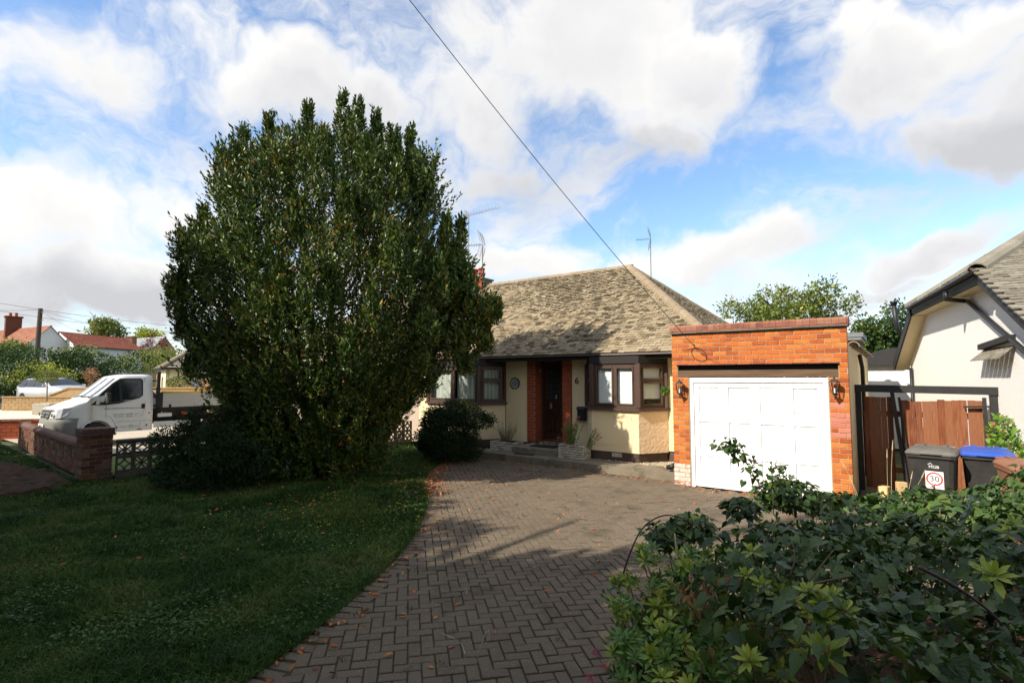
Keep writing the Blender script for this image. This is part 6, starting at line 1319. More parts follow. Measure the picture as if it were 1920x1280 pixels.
for (s0, s1) in ((1.45, 2.9),): 
    f_ = wallbox(bd, c0, rdir, on, s0, s1, 1.0, 2.4, .0, .05, 'white_pvc', 'window'); 
    for k in range(2): wallbox(f_, c0, rdir, on, s0+.07+k*.69, s0+.07+k*.69+.62, 1.1, 1.85, .052, .07, 'car_glass', 'pane'); wallbox(f_, c0, rdir, on, s0+.07+k*.69, s0+.07+k*.69+.62, 1.95, 2.3, .052, .07, 'car_glass', 'pane')
f_ = wallbox(bd, c0, ldir, ol, .7, 1.6, .2, 2.3, .0, .05, 'white_pvc', 'door'); wallbox(f_, c0, ldir, ol, .9, 1.1, .9, 2.1, .052, .07, 'car_glass', 'pane'); wallbox(f_, c0, ldir, ol, 1.25, 1.45, .9, 2.1, .052, .07, 'car_glass', 'pane')
f_ = wallbox(bd, c0, ldir, ol, 2.6, 4.0, 1.2, 2.2, .0, .05, 'white_pvc', 'window'); wallbox(f_, c0, ldir, ol, 2.7, 3.3, 1.3, 2.1, .052, .07, 'car_glass', 'pane'); wallbox(f_, c0, ldir, ol, 3.35, 3.9, 1.3, 2.1, .052, .07, 'car_glass', 'pane')
mb = MB(); bq = c0+rdir*.62+on*.02; mb.beam(gz(bq, 1.95), gz(bq, 2.45), .05); mb.beam(gz(bq, 2.0), gz(bq+rdir*.38, 2.36), .04); mb.beam(gz(bq+rdir*.38, 2.36), gz(bq+rdir*.45, 2.42), .04); mb.build('scroll_bracket', [M['black_iron']], bd)
# low wing on its left
wg = e2-rdir*1.6; wa = e2+ldir*.2-rdir*1.9-Vector((0, 0, .02)); 
# cottages
def gable(name, R1, R2, E1, lab, roofm, wallm, cat='house', rows_=16, over=.25, wall_d=.0):
    t = thing(name, gz(R1, 0), lab, cat); off = R2-R1; E2 = E1+off; B1 = Vector((2*R1.x-E1.x, 2*R1.y-E1.y, E1.z)); B2 = B1+off; mb = MB()
    ax = off.normalized()*.15; i1 = lambda P_: P_+ax
    w = (E1-R1); w.z = 0; inn = w.normalized()*-.3
    def dn(P_, z=-.1): return Vector((P_.x, P_.y, z))
    a1, a2, b1_, b2_ = E1+inn+ax, E2+inn-ax, B1-inn+ax, B2-inn-ax; sl = (R1.z-E1.z)/w.length; za = E1.z+sl*.3-.05
    for q in (a1, a2, b1_, b2_): q.z = za
    r1, r2_ = R1+ax-Vector((0, 0, .06)), R2-ax-Vector((0, 0, .06))
    mb.add([dn(a1), dn(a2), a2, a1, dn(b1_), dn(b2_), b2_, b1_, r1, r2_], [(0, 1, 2, 3), (4, 7, 6, 5), (0, 3, 8, 7, 4), (1, 5, 6, 9, 2)]); mb.build('wall', [M[wallm]], t)
    strips(t, E1, E2, R2, R1, rows_, roofm, 'roof', .05); mb = MB(); mb.add([B1, B2, R2, R1], [(0, 1, 2, 3)]); mb.build('rear_roof', [M[roofm]], t)
    mb = MB(); mb.beam(R1, R2, .2, .12); mb.build('ridge', [M[roofm]], t); mb = MB(); mb.beam(E1-Vector((0, 0, .06)), E2-Vector((0, 0, .06)), .12, .12); mb.build('gutter', [M['black']], t); return t, E1, E2
R1 = at(96, 611, 62); R2 = at(-70, 627.5, 74.5); R2.z = R1.z; E1 = at(44, 651, 59.5)
cot, a_, b_ = gable('gabled_cottage', R1, R2, E1, 'grey walled cottage with faded red roof and tall brick chimney, far left', 'pale_redroof', 'cottage')
cp = at(24, 620, 66); t = cot; mb = MB(Matrix.Translation((cp.x, cp.y, 0)) @ Matrix.Rotation(YAW+.9, 4, 'Z')); mb.box(-.75, .75, -.45, .45, 6.6, 9.55); mb.box(-.85, .85, -.55, .55, 9.553, 9.75); cm = mb.build('chimney', [M['wall_brick']], t)
mb = MB(Matrix.Translation((cp.x, cp.y, 0))); 
for dx_ in (-.4, .3): mb.lathe([(.17, 9.7), (.15, 10.2)], 8, (dx_, dx_*.6, 0))
mb.build('chimney_pot', [M['terracotta']], cm)
wallbox(cot, gz(E1, 0), (R2-R1).normalized()*1, Vector((RT.x*0-FW.x, -FW.y, 0)).normalized(), .3, 2.2, 3.9, 5.1, -.2, -.15, 'white_paint', 'whitewashed_wall')
R1 = at(110, 622, 66); R2 = at(236, 634, 77); R2.z = R1.z; E1 = at(140, 648, 60.5); 
gable('red_roofed_barn', R1, R2, E1, 'long low building with deep red tiled roof between cottage and slate roof', 'redroof', 'cottage')
R1 = at(310, 631, 84); R2 = at(222, 635, 92); R2.z = R1.z; E1 = at(283, 655, 79.5)
sh_, _, _ = gable('slate_roofed_house', R1, R2, E1, 'grey slate roofed house with brick gable behind the hedge', 'slate', 'yellow_brick')
cp = at(246, 640, 82); mb = MB(Matrix.Translation((cp.x, cp.y, 0)) @ Matrix.Rotation(YAW, 4, 'Z')); mb.box(-.52, .52, -.5, .5, 4, 8.3); mb.box(-.58, .58, -.56, .56, 8.303, 8.5); mb.build('chimney', [M['wall_brick']], sh_)
# telegraph pole and wires
pb = at(66, 690, 42); pt_ = at(76, 578, 42); tp = thing('telegraph_pole', gz(pb, 0), 'dark wooden telegraph pole in front of the grey cottage gable', 'pole'); mb = MB(); mb.tube([gz(pb, 0), Vector((pt_.x, pt_.y, pt_.z))], [.19, .15], 10); mb.build('pole', [M['pole_wood']], tp)
mb = MB(); mb.beam(pt_+Vector((-.3, 0, -.3)), pt_+Vector((.3, .1, -.3)), .08); mb.tube([pt_+Vector((.1, .05, -1)), pt_+Vector((.5, .1, -.95))], .03, 5); mb.build('step_bolt', [M['steel']], tp)
def wire(a, b, sag, lab, r=.012):
    mb = MB(); pts = [a.lerp(b, k/14)-Vector((0, 0, sag*4*(k/14)*(1-k/14))) for k in range(15)]; mb.tube(pts, r, 4); o = mb.build('overhead_wire', [M['black']]); tag(o, lab, 'wire', 'wires strung over the far street'); return o
wire(at(-60, 558, 40), at(420, 618, 46), .3, 'upper wire crossing the sky above the telegraph pole'); wire(at(-60, 573, 42), at(400, 628, 46), .3, 'wire passing just below the top of the telegraph pole')
wire(at(-60, 579, 42), pt_+Vector((0, 0, -.1)), .1, 'short level wire reaching the pole top from the left'); wire(pt_+Vector((0, 0, -.15)), at(165, 625, 60), .3, 'steep wire dropping from the pole to the red roof', .01)
wire(pt_+Vector((0, 0, -.15)), at(400, 645, 60), .5, 'long faint wire running right from the pole top', .01)
# hedges and trees over there
def hedge(name, px, py, f, w, h, lab, m, n=2600, sz=.13, seed=1, cat='hedge', grp=None, ry=None, frac=0, m2=None, kind=None, clump=4):
    c = at(px, py, f); t = thing(name, gz(c, 0), lab, cat, grp); W_ = w*f/FPX/2; H_ = h*f/FPX/2; bl = lump_blobs((c.x, c.y, c.z), W_, W_ if ry is None else ry, H_, 12, .42, seed)
    bush(t, 'foliage', bl, n, sz, [M[m]]+([M[m2]] if m2 else []), .55, .55, .2, frac, None, clump); return t
hedge('clipped_shrub', 20, 700, 36, 150, 96, 'dark rounded shrub at the far left edge behind the car', 'leaf_dark', 6500, .18, 1, 'shrub')
hedge('clipped_shrub', 12, 668, 39, 90, 50, 'sunlit upper shrub against the cottage at the far left edge', 'leaf_far', 4000, .18, 2, 'shrub')
hedge('clipped_shrub', 8, 716, 33, 130, 66, 'darkest low shrub at the left edge above the yellow wall', 'leaf_dark', 5200, .15, 40, 'shrub')
hedge('golden_shrub', 74, 712, 34, 96, 66, 'yellow green clipped shrub above the silver car', 'leaf_gold', 3000, .11, 3, 'shrub')
hedge('golden_shrub', 70, 730, 35, 90, 60, 'green base of the clipped shrub behind the silver car', 'leaf_dark', 2200, .13, 9, 'shrub')
hedge('tall_hedge', 150, 700, 38, 100, 90, 'dark tall hedge right of the telegraph pole', 'leaf_dark', 5500, .18, 4)
hedge('tall_hedge', 145, 672, 40, 90, 44, 'paler top of the hedge in front of the grey gable', 'leaf_far', 1600, .16, 5)
hedge('tall_hedge', 225, 700, 41, 110, 80, 'broad dark hedge above the truck cab', 'leaf_dark', 3200, .18, 6)
hedge('tall_hedge', 262, 680, 44, 100, 54, 'mixed flowering hedge below the slate roof', 'leaf_far', 2600, .17, 7, frac=.08, m2='leaf_gold')
hedge('tall_hedge', 300, 668, 47, 90, 40, 'pale hedge top beside the yellow bungalow roof', 'leaf_far', 1500, .17, 8)
for k, (px, py, h) in enumerate(((276, 648, 34), (284, 640, 40), (300, 652, 24), (309, 646, 30), (268, 655, 22))):
    hedge('red_spire_shrub', px, py, 50, 5, h, ['tallest dark red spire against the slate roof', 'second dark red spire beside the brick gable', 'short dark red spire right of the gable', 'thin dark red spire farthest right', 'low dark red spire left of the group'][k], 'leaf_red', 260, .13, 20+k, 'shrub', 'dark red leaved spires in front of the slate roof', clump=1)
hedge('pink_shrub', 172, 708, 33, 22, 30, 'small coppery shrub behind the truck windscreen', 'dead_leaf', 500, .10, 30, 'shrub')
def big_tree(name, px, pyc, f, w, h, lab, m, n, sz, seed, base_py=None, blobs=22, bs=.40, grp=None, clump=7, shell=.35, twiggy=False):
    c = at(px, pyc, f); W_ = w*f/FPX/2; H_ = h*f/FPX/2; t = thing(name, gz(c, 0), lab, 'tree', grp); trunk(t, gz(c, 0), (c.x, c.y, c.z+H_*.5), .02*(c.z+H_)+.05, 9, W_*.8, seed)
    r2 = random.Random(seed); bl = []
    for i in range(blobs):
        a = r2.uniform(0, 2*PI); e = math.asin(r2.uniform(-.8, 1)); q = r2.uniform(.35, .85); s = bs*r2.uniform(.55, 1.15)
        bl.append((c.x+W_*q*math.cos(a)*math.cos(e), c.y+W_*q*math.sin(a)*math.cos(e), c.z+H_*q*math.sin(e), W_*s, W_*s, H_*s*.8))
    bush(t, 'crown', bl, n, sz, [M[m], M['leaf_gold']], .6, shell, .1, .05, None, clump); return t
big_tree('field_tree', 202, 617, 95, 66, 32, 'round green tree rising behind the red roof', 'leaf_far', 2600, .42, 3); big_tree('field_tree', 275, 630, 110, 50, 24, 'yellowish tree behind the slate roof', 'leaf_gold', 1800, .45, 4)
big_tree('garden_tree', 1478, 600, 30, 250, 190, 'airy green tree behind the flat garage roof', 'leaf_far', 12000, .16, 12, blobs=42, bs=.20, clump=9, shell=.2)
big_tree('dark_tree', 1665, 640, 44, 150, 160, 'dark dense tree between garage and white house', 'leaf_dark', 9000, .26, 13, blobs=30, bs=.36)
big_tree('dark_tree', 1590, 690, 50, 120, 120, 'dark evergreen low behind the garage corner', 'leaf_dark', 4000, .28, 14, blobs=20, bs=.4)
hedge('back_hedge', 1635, 712, 30, 60, 24, 'sunny yellow green hedge seen above the side gate', 'leaf_gold', 900, .12, 15)
P_ = []; U_ = []
for k in range(2600):      # far hedgerows and woods closing the horizon all round
    a = 2*PI*k/2600+random.uniform(-.002, .002); rd = 190+25*math.sin(a*5)+random.uniform(-8, 8); hgt = 5.2+3.0*mnoise.noise(Vector((math.cos(a)*9, math.sin(a)*9, 0)))
    for _ in range(12): P_.append((rd*math.sin(a)+random.gauss(0, .8), rd*math.cos(a)+random.gauss(0, .8), hgt*random.random()**.8)); U_.append((random.gauss(-math.sin(a), .6), random.gauss(-math.cos(a), .6), random.gauss(.2, .6)))
V, F = leaves(np.array(P_), np.array(U_), 1.7, 1.2, .2); o = foliage('far_woodland', V, F, M['leaf_dark']); tag(o, 'far dark tree line along the horizon', 'woodland')
# ================================================================== BAY TREE
bt = thing('bay_tree', (-9.1, 6.7, 0), 'large dense bay laurel with upright spires and orange flecked leaves on the lawn', 'tree')
TF = 11.2; TK = 1.037; TC = gz(at(612, 700, TF), 0); FH = Vector((FW.x, FW.y, 0)).normalized()
mb = MB()
for k in range(7):
    a = 2*PI*k/7; b = TC+Vector((.18*math.cos(a), .18*math.sin(a), -.05)); e = TC+Vector((1.1*math.cos(a+.4), 1.1*math.sin(a+.4), random.uniform(4.2, 6.2))); mb.tube([b, b.lerp(e, .3)+Vector((.1, 0, .1)), b.lerp(e, .7), e], [.11, .08, .05, .02], 7)
mb.build('trunk', [M['bark']], bt, True)
prof = [(.12, 1.0), (.6, 1.30), (1.06, 1.55), (1.6, 1.90), (2.35, 2.30), (3.0, 2.55), (4.07, 2.55), (4.6, 2.32), (5.0, 2.08), (5.6, 1.95), (6.1, 1.70), (6.4, 1.45), (6.65, 1.0), (6.8, .5), (6.85, .0)]; prof = [(2.05+(a-2.05)*TK, b*TK) for a, b in prof]
def TR(z):
    for (a, b), (c, d) in zip(prof[:-1], prof[1:]):
        if z <= c: return b+(d-b)*(z-a)/(c-a)
    return 0
CXo = lambda z: (.0 if z > 5.2 else .14*(1-abs(z-3.8)/2) if 2 < z < 5.2 else 0.)        # the crown leans a little to the house side low down
def crown_pt(a, z, k=1.): 
    n_ = 1+.20*mnoise.noise(Vector((math.cos(a)*1.6, math.sin(a)*1.6, z*.45)))+.20*mnoise.noise(Vector((math.cos(a)*3.6, math.sin(a)*3.6, z*.7+9)))+.10*mnoise.noise(Vector((math.cos(a)*8, math.sin(a)*8, z*1.6))); r = TR(z)*n_*k
    return TC+RT*(CXo(z)+math.cos(a)*r)+FH*(math.sin(a)*r*.78)+Vector((0, 0, z))
SP = []; SD = []       # shoot bases and directions
zs_w = np.linspace(.15, 6.9, 400); wts = np.array([max(TR(z), .3) for z in zs_w]); wts /= wts.sum()
for _ in range(10500):
    z = float(rng.choice(zs_w, p=wts))+random.uniform(-.03, .03); a = random.uniform(0, 2*PI); k = 1-abs(random.gauss(0, .13)) if random.random() < .8 else random.uniform(.35, .9)
    p = crown_pt(a, z, k)-Vector((0, 0, .12)); lump = mnoise.noise(Vector((p.x*1.3, p.y*1.3, p.z*.8)))
    if lump < -.20 and k > .78 and random.random() < .8: continue
    out = RT*math.cos(a)+FH*math.sin(a); up = .9+.5*(z/7.5); SP.append(p); SD.append((out*random.uniform(.25, .9)+Vector((random.gauss(0, .3), random.gauss(0, .3), up)))*random.uniform(.22, .40))
def spire(base, h, r, n):
    r *= .85; n = int(n*1.15)
    for i in range(n):
        t = random.random(); rr = r*(1-t)**.8; a = random.uniform(0, 2*PI); p = base+Vector((math.cos(a)*rr*random.random(), math.sin(a)*rr*random.random(), h*t-.15)); SP.append(p); SD.append(Vector((math.cos(a)*.25, math.sin(a)*.25, 1)).normalized()*random.uniform(.20, .32))
    mb_s = MB(); mb_s.tube([base-Vector((0, 0, .15)), base+Vector((0, 0, h*.9))], [.012, .004], 5); mb_s.build('shoot_stem', [M['bark']], bt)
# spires round the top and shoulders (place on the crown from a survey: px, py of tip, depth)
for (px, py, f, h, r) in ((645, 158, 10.8, 1.3, .30), (672, 172, 10.6, 1.2, .26), (577, 182, 10.4, 1.25, .30), (505, 206, 10.9, 1.15, .25), (458, 226, 10.7, 1.1, .28), (706, 195, 10.9, .9, .22), (738, 222, 10.5, .9, .28), (770, 226, 10.8, 1.2, .20), (795, 280, 10.9, 1.2, .2), (418, 268, 10.9, 1.0, .26), (610, 225, 9.9, .9, .3), (540, 250, 9.7, .9, .3), (690, 240, 9.8, .9, .3), (480, 280, 9.8, .8, .3), (745, 290, 9.9, .8, .28), (380, 378, 10.8, .9, .26), (345, 425, 10.7, .55, .18), (865, 396, 10.5, 1.2, .26), (838, 388, 10.3, 1.1, .26), (872, 500, 10.4, .6, .22), (928, 545, 10.4, .5, .18), (650, 330, 9.0, .9, .3), (560, 350, 8.9, .8, .3), (740, 400, 8.9, .9, .3), (470, 400, 9.2, .9, .3), (820, 470, 9.3, .8, .3), (620, 470, 8.4, .8, .3), (700, 520, 8.4, .8, .3), (520, 500, 8.6, .8, .3), (800, 560, 9.2, .7, .3), (660, 600, 8.4, .7, .3), (910, 600, 10.4, .5, .2), (335, 500, 10.6, .5, .2), (345, 590, 10.7, .4, .2), (360, 660, 10.6, .4, .2), (870, 640, 10.3, .5, .25), (780, 620, 9.4, .6, .3)):
    tipp = at(px, py, 11.2+(f-10.8)*.8); spire(tipp-Vector((0, 0, h*1.15)), h*1.15-.2, r*1.15, int(34+h*34))
for (px, py, f, rx, rz_, n) in ((858, 545, 10.9, .42, .66, 260), (898, 585, 10.9, .30, .42, 140), (860, 640, 10.9, .45, .5, 170), (375, 470, 11.1, .45, .6, 200), (352, 560, 11.1, .38, .7, 200), (400, 640, 11., .45, .5, 160), (795, 330, 11.1, .3, .6, 130), (435, 320, 11.1, .35, .6, 150), (530, 820, 10.9, .5, .5, 260), (600, 835, 10.7, .55, .45, 300), (670, 820, 10.8, .5, .5, 260), (500, 740, 11., .55, .55, 240), (720, 740, 11., .55, .5, 220), (610, 760, 10.6, .7, .5, 300)):
    c = at(px, py, f)
    for _ in range(n):
        v = Vector((random.gauss(0, 1), random.gauss(0, 1), random.gauss(0, 1))).normalized()*random.random()**.4; SP.append(c+Vector((v.x*rx, v.y*rx, v.z*rz_-.15))); SD.append((Vector((v.x*.5, v.y*.5, 1))+Vector((random.gauss(0, .2), random.gauss(0, .2), 0)))*random.uniform(.22, .36))
SPa = np.array([tuple(p) for p in SP]); SDa = np.array([tuple(p) for p in SD]); NL = 15
B = np.repeat(SPa, NL, 0); D = np.repeat(SDa, NL, 0); t_ = np.tile(np.linspace(.02, 1, NL), len(SPa)); base = B+D*t_[:, None]
Dn = D/np.linalg.norm(D, axis=1, keepdims=True); rnd = rng.normal(size=D.shape); side = np.cross(Dn, rnd); side /= np.linalg.norm(side, axis=1, keepdims=True)
ld = Dn*(.45+.75*t_[:, None])+side*(1.05-.55*t_[:, None])
ln = .105*(.7+.5*rng.random(len(base)))
Vv, Ff_ = leaves(base, ld, ln, ln*.38, .18)
mi = np.where(rng.random(len(base)) < np.clip(.03+.06*np.sin(base[:, 0]*2.1)*np.sin(base[:, 2]*1.7), .005, .09), 1, 0); mi = np.repeat(mi, 2)
o = link('foliage', npmesh('foliage', Vv, Ff_, [M['bay'], M['bay_old']], mi), bt)
# ================================================================== SHRUBS ON THE LAWN
def conifer(name, blobs, lab, n, seed):
    t = thing(name, (blobs[0][0], blobs[0][1], 0), lab, 'shrub'); mb = MB(); r2 = random.Random(seed)
    for b in blobs[:9]: mb.tube([(blobs[0][0], blobs[0][1], 0), ((blobs[0][0]+b[0])/2, (blobs[0][1]+b[1])/2, b[2]*.5), (b[0], b[1], b[2])], [.05, .03, .012], 5)
    mb.build('stem', [M['bark']], t); p, u = blobs_pts(blobs, n, .62); k = 9; P_ = np.repeat(p, k, 0)+rng.normal(scale=.035, size=(n*k, 3)); U_ = np.repeat(u+rng.normal(scale=.25, size=u.shape), k, 0)
    d = U_+rng.normal(scale=.45, size=U_.shape)+np.array([0, 0, .25]); l_ = .05*(.6+.8*rng.random(len(P_))); V, F = leaves(P_, d, l_, l_*.42, .1); foliage('foliage', V, F, M['conifer'], t, kind=None); return t
c = at(395, 845, 10.0); bl = lump_blobs((c.x, c.y, .55), 1.1, .95, .68, 18, .40, 5)+[(c.x, c.y, .3, 1.0, .9, .32), (c.x-.4, c.y-.3, .25, .6, .5, .28), (c.x+.5, c.y-.1, .3, .6, .6, .3)]+[tuple(at(460, 790, 10.2))+(.38, .38, .3), tuple(at(380, 790, 10.2))+(.4, .4, .26), tuple(at(330, 850, 9.8))+(.4, .35, .35), tuple(at(470, 850, 10))+(.4, .4, .4)]
conifer('juniper_bush', bl, 'low spreading dark juniper bush left of the bay tree', 5200, 5)
c = at(850, 800, 13.0); bl = lump_blobs((c.x, c.y, .68), .86, .75, .70, 14, .38, 6)+[(c.x, c.y, .35, .85, .7, .36), (c.x-.3, c.y, .8, .6, .5, .5)]+[tuple(at(905, 790, 13.0))+(.30, .25, .16), tuple(at(923, 787, 12.9))+(.13, .12, .13), tuple(at(815, 790, 13.2))+(.35, .3, .4)]
conifer('clipped_conifer', bl, 'dark clipped conifer mound in front of the left bay window', 4600, 6)
c = at(868, 762, 13.6); bw_ = thing('leafy_shrub', gz(c, 0), 'small light leaved shrub poking up under the left bay window', 'shrub'); bush(bw_, 'foliage', [(c.x, c.y, c.z-.15, .45, .3, .32)], 700, .07, [M['leaf_far']], .5, .3)
# ================================================================== FOREGROUND HEDGE
# hedge body as a height field in plan, with overhanging bindweed, choisya and stems
HPOLY = [(-1.22, 2.45), (-1.30, 3.1), (-.95, 4.1), (-.72, 5.0), (-.15, 5.9), (.55, 6.6), (1.3, 7.3), (4.2, 7.4), (5.0, 3.5), (3.4, .9), (2.0, .55), (1.0, .95), (.35, 1.15), (-.25, 1.55), (-.8, 2.0)]
hp = np.array(HPOLY); 
def hdist(x, y):
    d = 9.
    for i in range(len(hp)):
        a = hp[i]; b = hp[(i+1) % len(hp)]; ab = b-a; t = max(0, min(1, ((x-a[0])*ab[0]+(y-a[1])*ab[1])/(ab@ab))); d = min(d, math.hypot(x-a[0]-ab[0]*t, y-a[1]-ab[1]*t))
    return d
def hz_(x, y):
    d = hdist(x, y); top = 1.16+.16*mnoise.noise(Vector((x*1.1, y*1.1, 4)))+.07*mnoise.noise(Vector((x*3.1, y*3.1, 1)))
    top += .10*math.exp(-((x+.55)**2+(y-4.4)**2)/.16)-.05*math.exp(-((x+1.0)**2+(y-2.8)**2)/.3)
    top += .19*max(0, min(1, (x-.42)/.6))+.01
    return top*min(1, (d/.42))**.42
hw1 = thing('bindweed', (0, 3.5, 0), 'heart leaved bindweed smothering the foreground hedge on the right', 'climber')
mb = MB(); r2 = random.Random(21)
for _ in range(120):
    x, y = r2.uniform(-1.2, 3.2), r2.uniform(1.0, 6.4)
    if not inpoly(x, y, HPOLY) or hdist(x, y) < .12: continue
    z = hz_(x, y); b = Vector((x+r2.gauss(0, .15), y+r2.gauss(0, .15), 0)); e = Vector((x+r2.gauss(0, .12), y+r2.gauss(0, .12), z+r2.uniform(-.1, .02))); mb.tube([b, b.lerp(e, .5)+Vector((r2.gauss(0, .06), r2.gauss(0, .06), 0)), e], [.009, .006, .003], 5)
mb.build('stem', [M['twig']], hw1)
PT = []; DR = []; ZN = []; 
tries = 0
while len(PT) < 47000:
    x, y = random.uniform(-1.35, 5.0), random.uniform(.5, 7.4)
    if not inpoly(x, y, HPOLY): continue
    d = hdist(x, y); z = hz_(x, y); side = d < .45 and random.random() < .62
    gx = (hz_(x+.05, y)-hz_(x-.05, y))/.1; gy = (hz_(x, y+.05)-hz_(x, y-.05))/.1; nrm = Vector((-gx, -gy, 1)).normalized()
    dep = abs(random.gauss(0, .05)) if len(PT) % 5 < 3 else random.uniform(.08, .42); zz = max(.08, z-dep) if not side else z*random.uniform(.08, 1.0)
    p = Vector((x, y, zz)); lump = mnoise.noise(Vector((x*4.2, y*4.2, zz*4.2)))
    if lump < -.16 and random.random() < .55: continue
    # the near left flank is choisya, keep it thin here
    if x < -.2 and y < 3.1 and zz < .98 and random.random() < .86: continue
    if .15 < x+.35*(y-2) < .5 and y < 2.6 and zz < .9 and random.random() < .5: continue
    n2 = (nrm+Vector((random.gauss(0, .35), random.gauss(0, .35), random.gauss(0, .25)))).normalized(); dd = Vector((nrm.x*.6+random.gauss(0, .6), nrm.y*.6+random.gauss(0, .6), -.55-.5*(1-nrm.z)))
    dd -= n2*dd.dot(n2)*.7; PT.append(p+nrm*.03*random.random()); DR.append(dd.normalized()); ZN.append(n2)
PT = np.array([tuple(p) for p in PT]); DR = np.array([tuple(p) for p in DR]); ZN = np.array([tuple(p) for p in ZN])
camd = np.sqrt((PT[:, 0])**2+(PT[:, 1])**2+(PT[:, 2]-EYE)**2); sz_ = .054*(.45+1.25*rng.random(len(PT))**1.8)
fpx = (PT[:, 0]*RT.x+PT[:, 1]*RT.y)/(PT[:, 0]*FW.x+PT[:, 1]*FW.y+(PT[:, 2]-EYE)*FW.z); inview = (np.abs(fpx) < .95)
order = np.argsort(np.where(inview, camd-sz_*6, 99)); top300 = order[:300]; restm = np.ones(len(PT), bool); restm[top300] = False
V, F = leaves(PT[restm], DR[restm], sz_[restm], sz_[restm]*.80, .10, ZN[restm], .22, 2); o = foliage('bindweed_leaves', V, F, M['bind'], hw1, smooth=True)
lm = []
for k in range(4):
    V, F = leaves(np.zeros((1, 3)), np.array([[0., 1., 0.]]), 1., .8, .06+.04*k, np.array([[0., 0., 1.]]), .14+.06*k, 2); lm.append(npmesh('leaf', V, F, M['bind'], None, True))
for q in top300:
    y_ = Vector(DR[q]); z_ = Vector(ZN[q]); z_ = (z_-y_*z_.dot(y_)).normalized(); x_ = y_.cross(z_); s = float(sz_[q]); p = PT[q]
    link('leaf', lm[int(q) % 4], hw1, Matrix(((x_.x*s, y_.x*s, z_.x*s, p[0]), (x_.y*s, y_.y*s, z_.y*s, p[1]), (x_.z*s, y_.z*s, z_.z*s, p[2]), (0, 0, 0, 1))))
# tall lit shoot in front of the garage door and mounded shoots
sh_t = thing('bindweed_shoot', at(1400, 940, 4.6), 'upright arching shoot rising in front of the white garage door', 'plant')
def vine(parent, pts, r, leafn, sz, m='bind', lm_='twig', spread=.05, nm='stem', fl='foliage', shape=2, down=.5):
    P_ = [Vector(p) for p in pts]; mb = MB(); mb.tube(P_, [r*(1-.7*i/(len(P_)-1)) for i in range(len(P_))], 5); mb.build(nm, [M[lm_]], parent, True); a = []; d = []
    for k in range(leafn):
        t = random.random()*(len(P_)-1); i = min(int(t), len(P_)-2); p = P_[i].lerp(P_[i+1], t-i); a.append(p+Vector((random.gauss(0, spread), random.gauss(0, spread), random.gauss(0, spread*.6)))); d.append((random.gauss(0, .7), random.gauss(0, .7), -down+random.gauss(0, .4)))
    a = np.array([tuple(p) for p in a]); d = np.array(d); s = sz*(.6+.8*rng.random(len(a))); z = np.column_stack([rng.normal(scale=.5, size=(len(a), 2)), np.ones(len(a))]); V, F = leaves(a, d, s, s*.75, .1, z, .2, shape); foliage(fl, V, F, M[m], parent, kind=None)
vine(sh_t, [at(1440, 960, 4.5), at(1425, 910, 4.5), at(1395, 860, 4.55), at(1370, 840, 4.6), at(1356, 826, 4.6)], .006, 150, .055, 'bind', 'twig', .05)
vine(sh_t, [at(1450, 960, 4.4), at(1450, 910, 4.4), at(1462, 885, 4.4), at(1452, 872, 4.4)], .005, 90, .05, 'bind', 'twig', .05)
for (px, py, f, w, h, n) in ((1480, 925, 4.6, 120, 60, 700), (1540, 940, 4.8, 90, 40, 400), (1300, 985, 3.6, 80, 50, 260), (1250, 1000, 3.2, 70, 50, 200), (1390, 950, 4.0, 70, 40, 240)):
    c = at(px, py, f); p, u = blobs_pts([(c.x, c.y, c.z, w*f/FPX/2, w*f/FPX/2, h*f/FPX/2)], n, .4); d = np.column_stack([u[:, :2]+rng.normal(scale=.6, size=(n, 2)), -.4+rng.normal(scale=.4, size=n)]); s = .05*(.6+.8*rng.random(n)); z = u+np.array([0, 0, .8]); V, F = leaves(p, d, s, s*.75, .1, z, .2, 2); foliage('foliage', V, F, M['bind'], sh_t if px > 1450 else hw1, kind=None)
# arching dark bramble stems
def stem(pts, r, m, lab, cat='stem', nm='arching_stem', leafn=0, sz=.05):
    t = thing(nm, pts[0], lab, cat); P_ = smooth3([Vector(p) for p in pts]); mb = MB(); mb.tube(P_, [r*(1-.5*i/(len(P_)-1)) for i in range(len(P_))], 6); mb.build('stem', [M[m]], t, True)
    if leafn: vine(t, P_, .001, leafn, sz, 'bind', m, .03, 'side_shoot')
    return t
def smooth3(P_):
    out = []
    for i in range(len(P_)-1):
        p0 = P_[max(i-1, 0)]; p1 = P_[i]; p2 = P_[i+1]; p3 = P_[min(i+2, len(P_)-1)]
        for k in range(6): t = k/6; out.append(.5*((2*p1)+(-p0+p2)*t+(2*p0-5*p1+4*p2-p3)*t*t+(-p0+3*p1-3*p2+p3)*t**3))
    return out+[P_[-1]]
M['bramble'] = mat('bramble', [(.045, .02, .025), (.075, .03, .035)], .5, 20)
stem([at(1158, 1112, 3.0), at(1180, 1040, 3.0), at(1205, 990, 3.05), at(1240, 967, 3.1), at(1275, 970, 3.15), at(1310, 990, 3.2)], .006, 'bramble', 'dark arching bramble stem at the left end of the hedge', leafn=16, sz=.06)
stem([at(1722, 1062, 2.0), at(1790, 1098, 1.95), at(1860, 1150, 1.9), at(1925, 1230, 1.85)], .008, 'bramble', 'long dark bramble stem crossing the hedge at lower right')
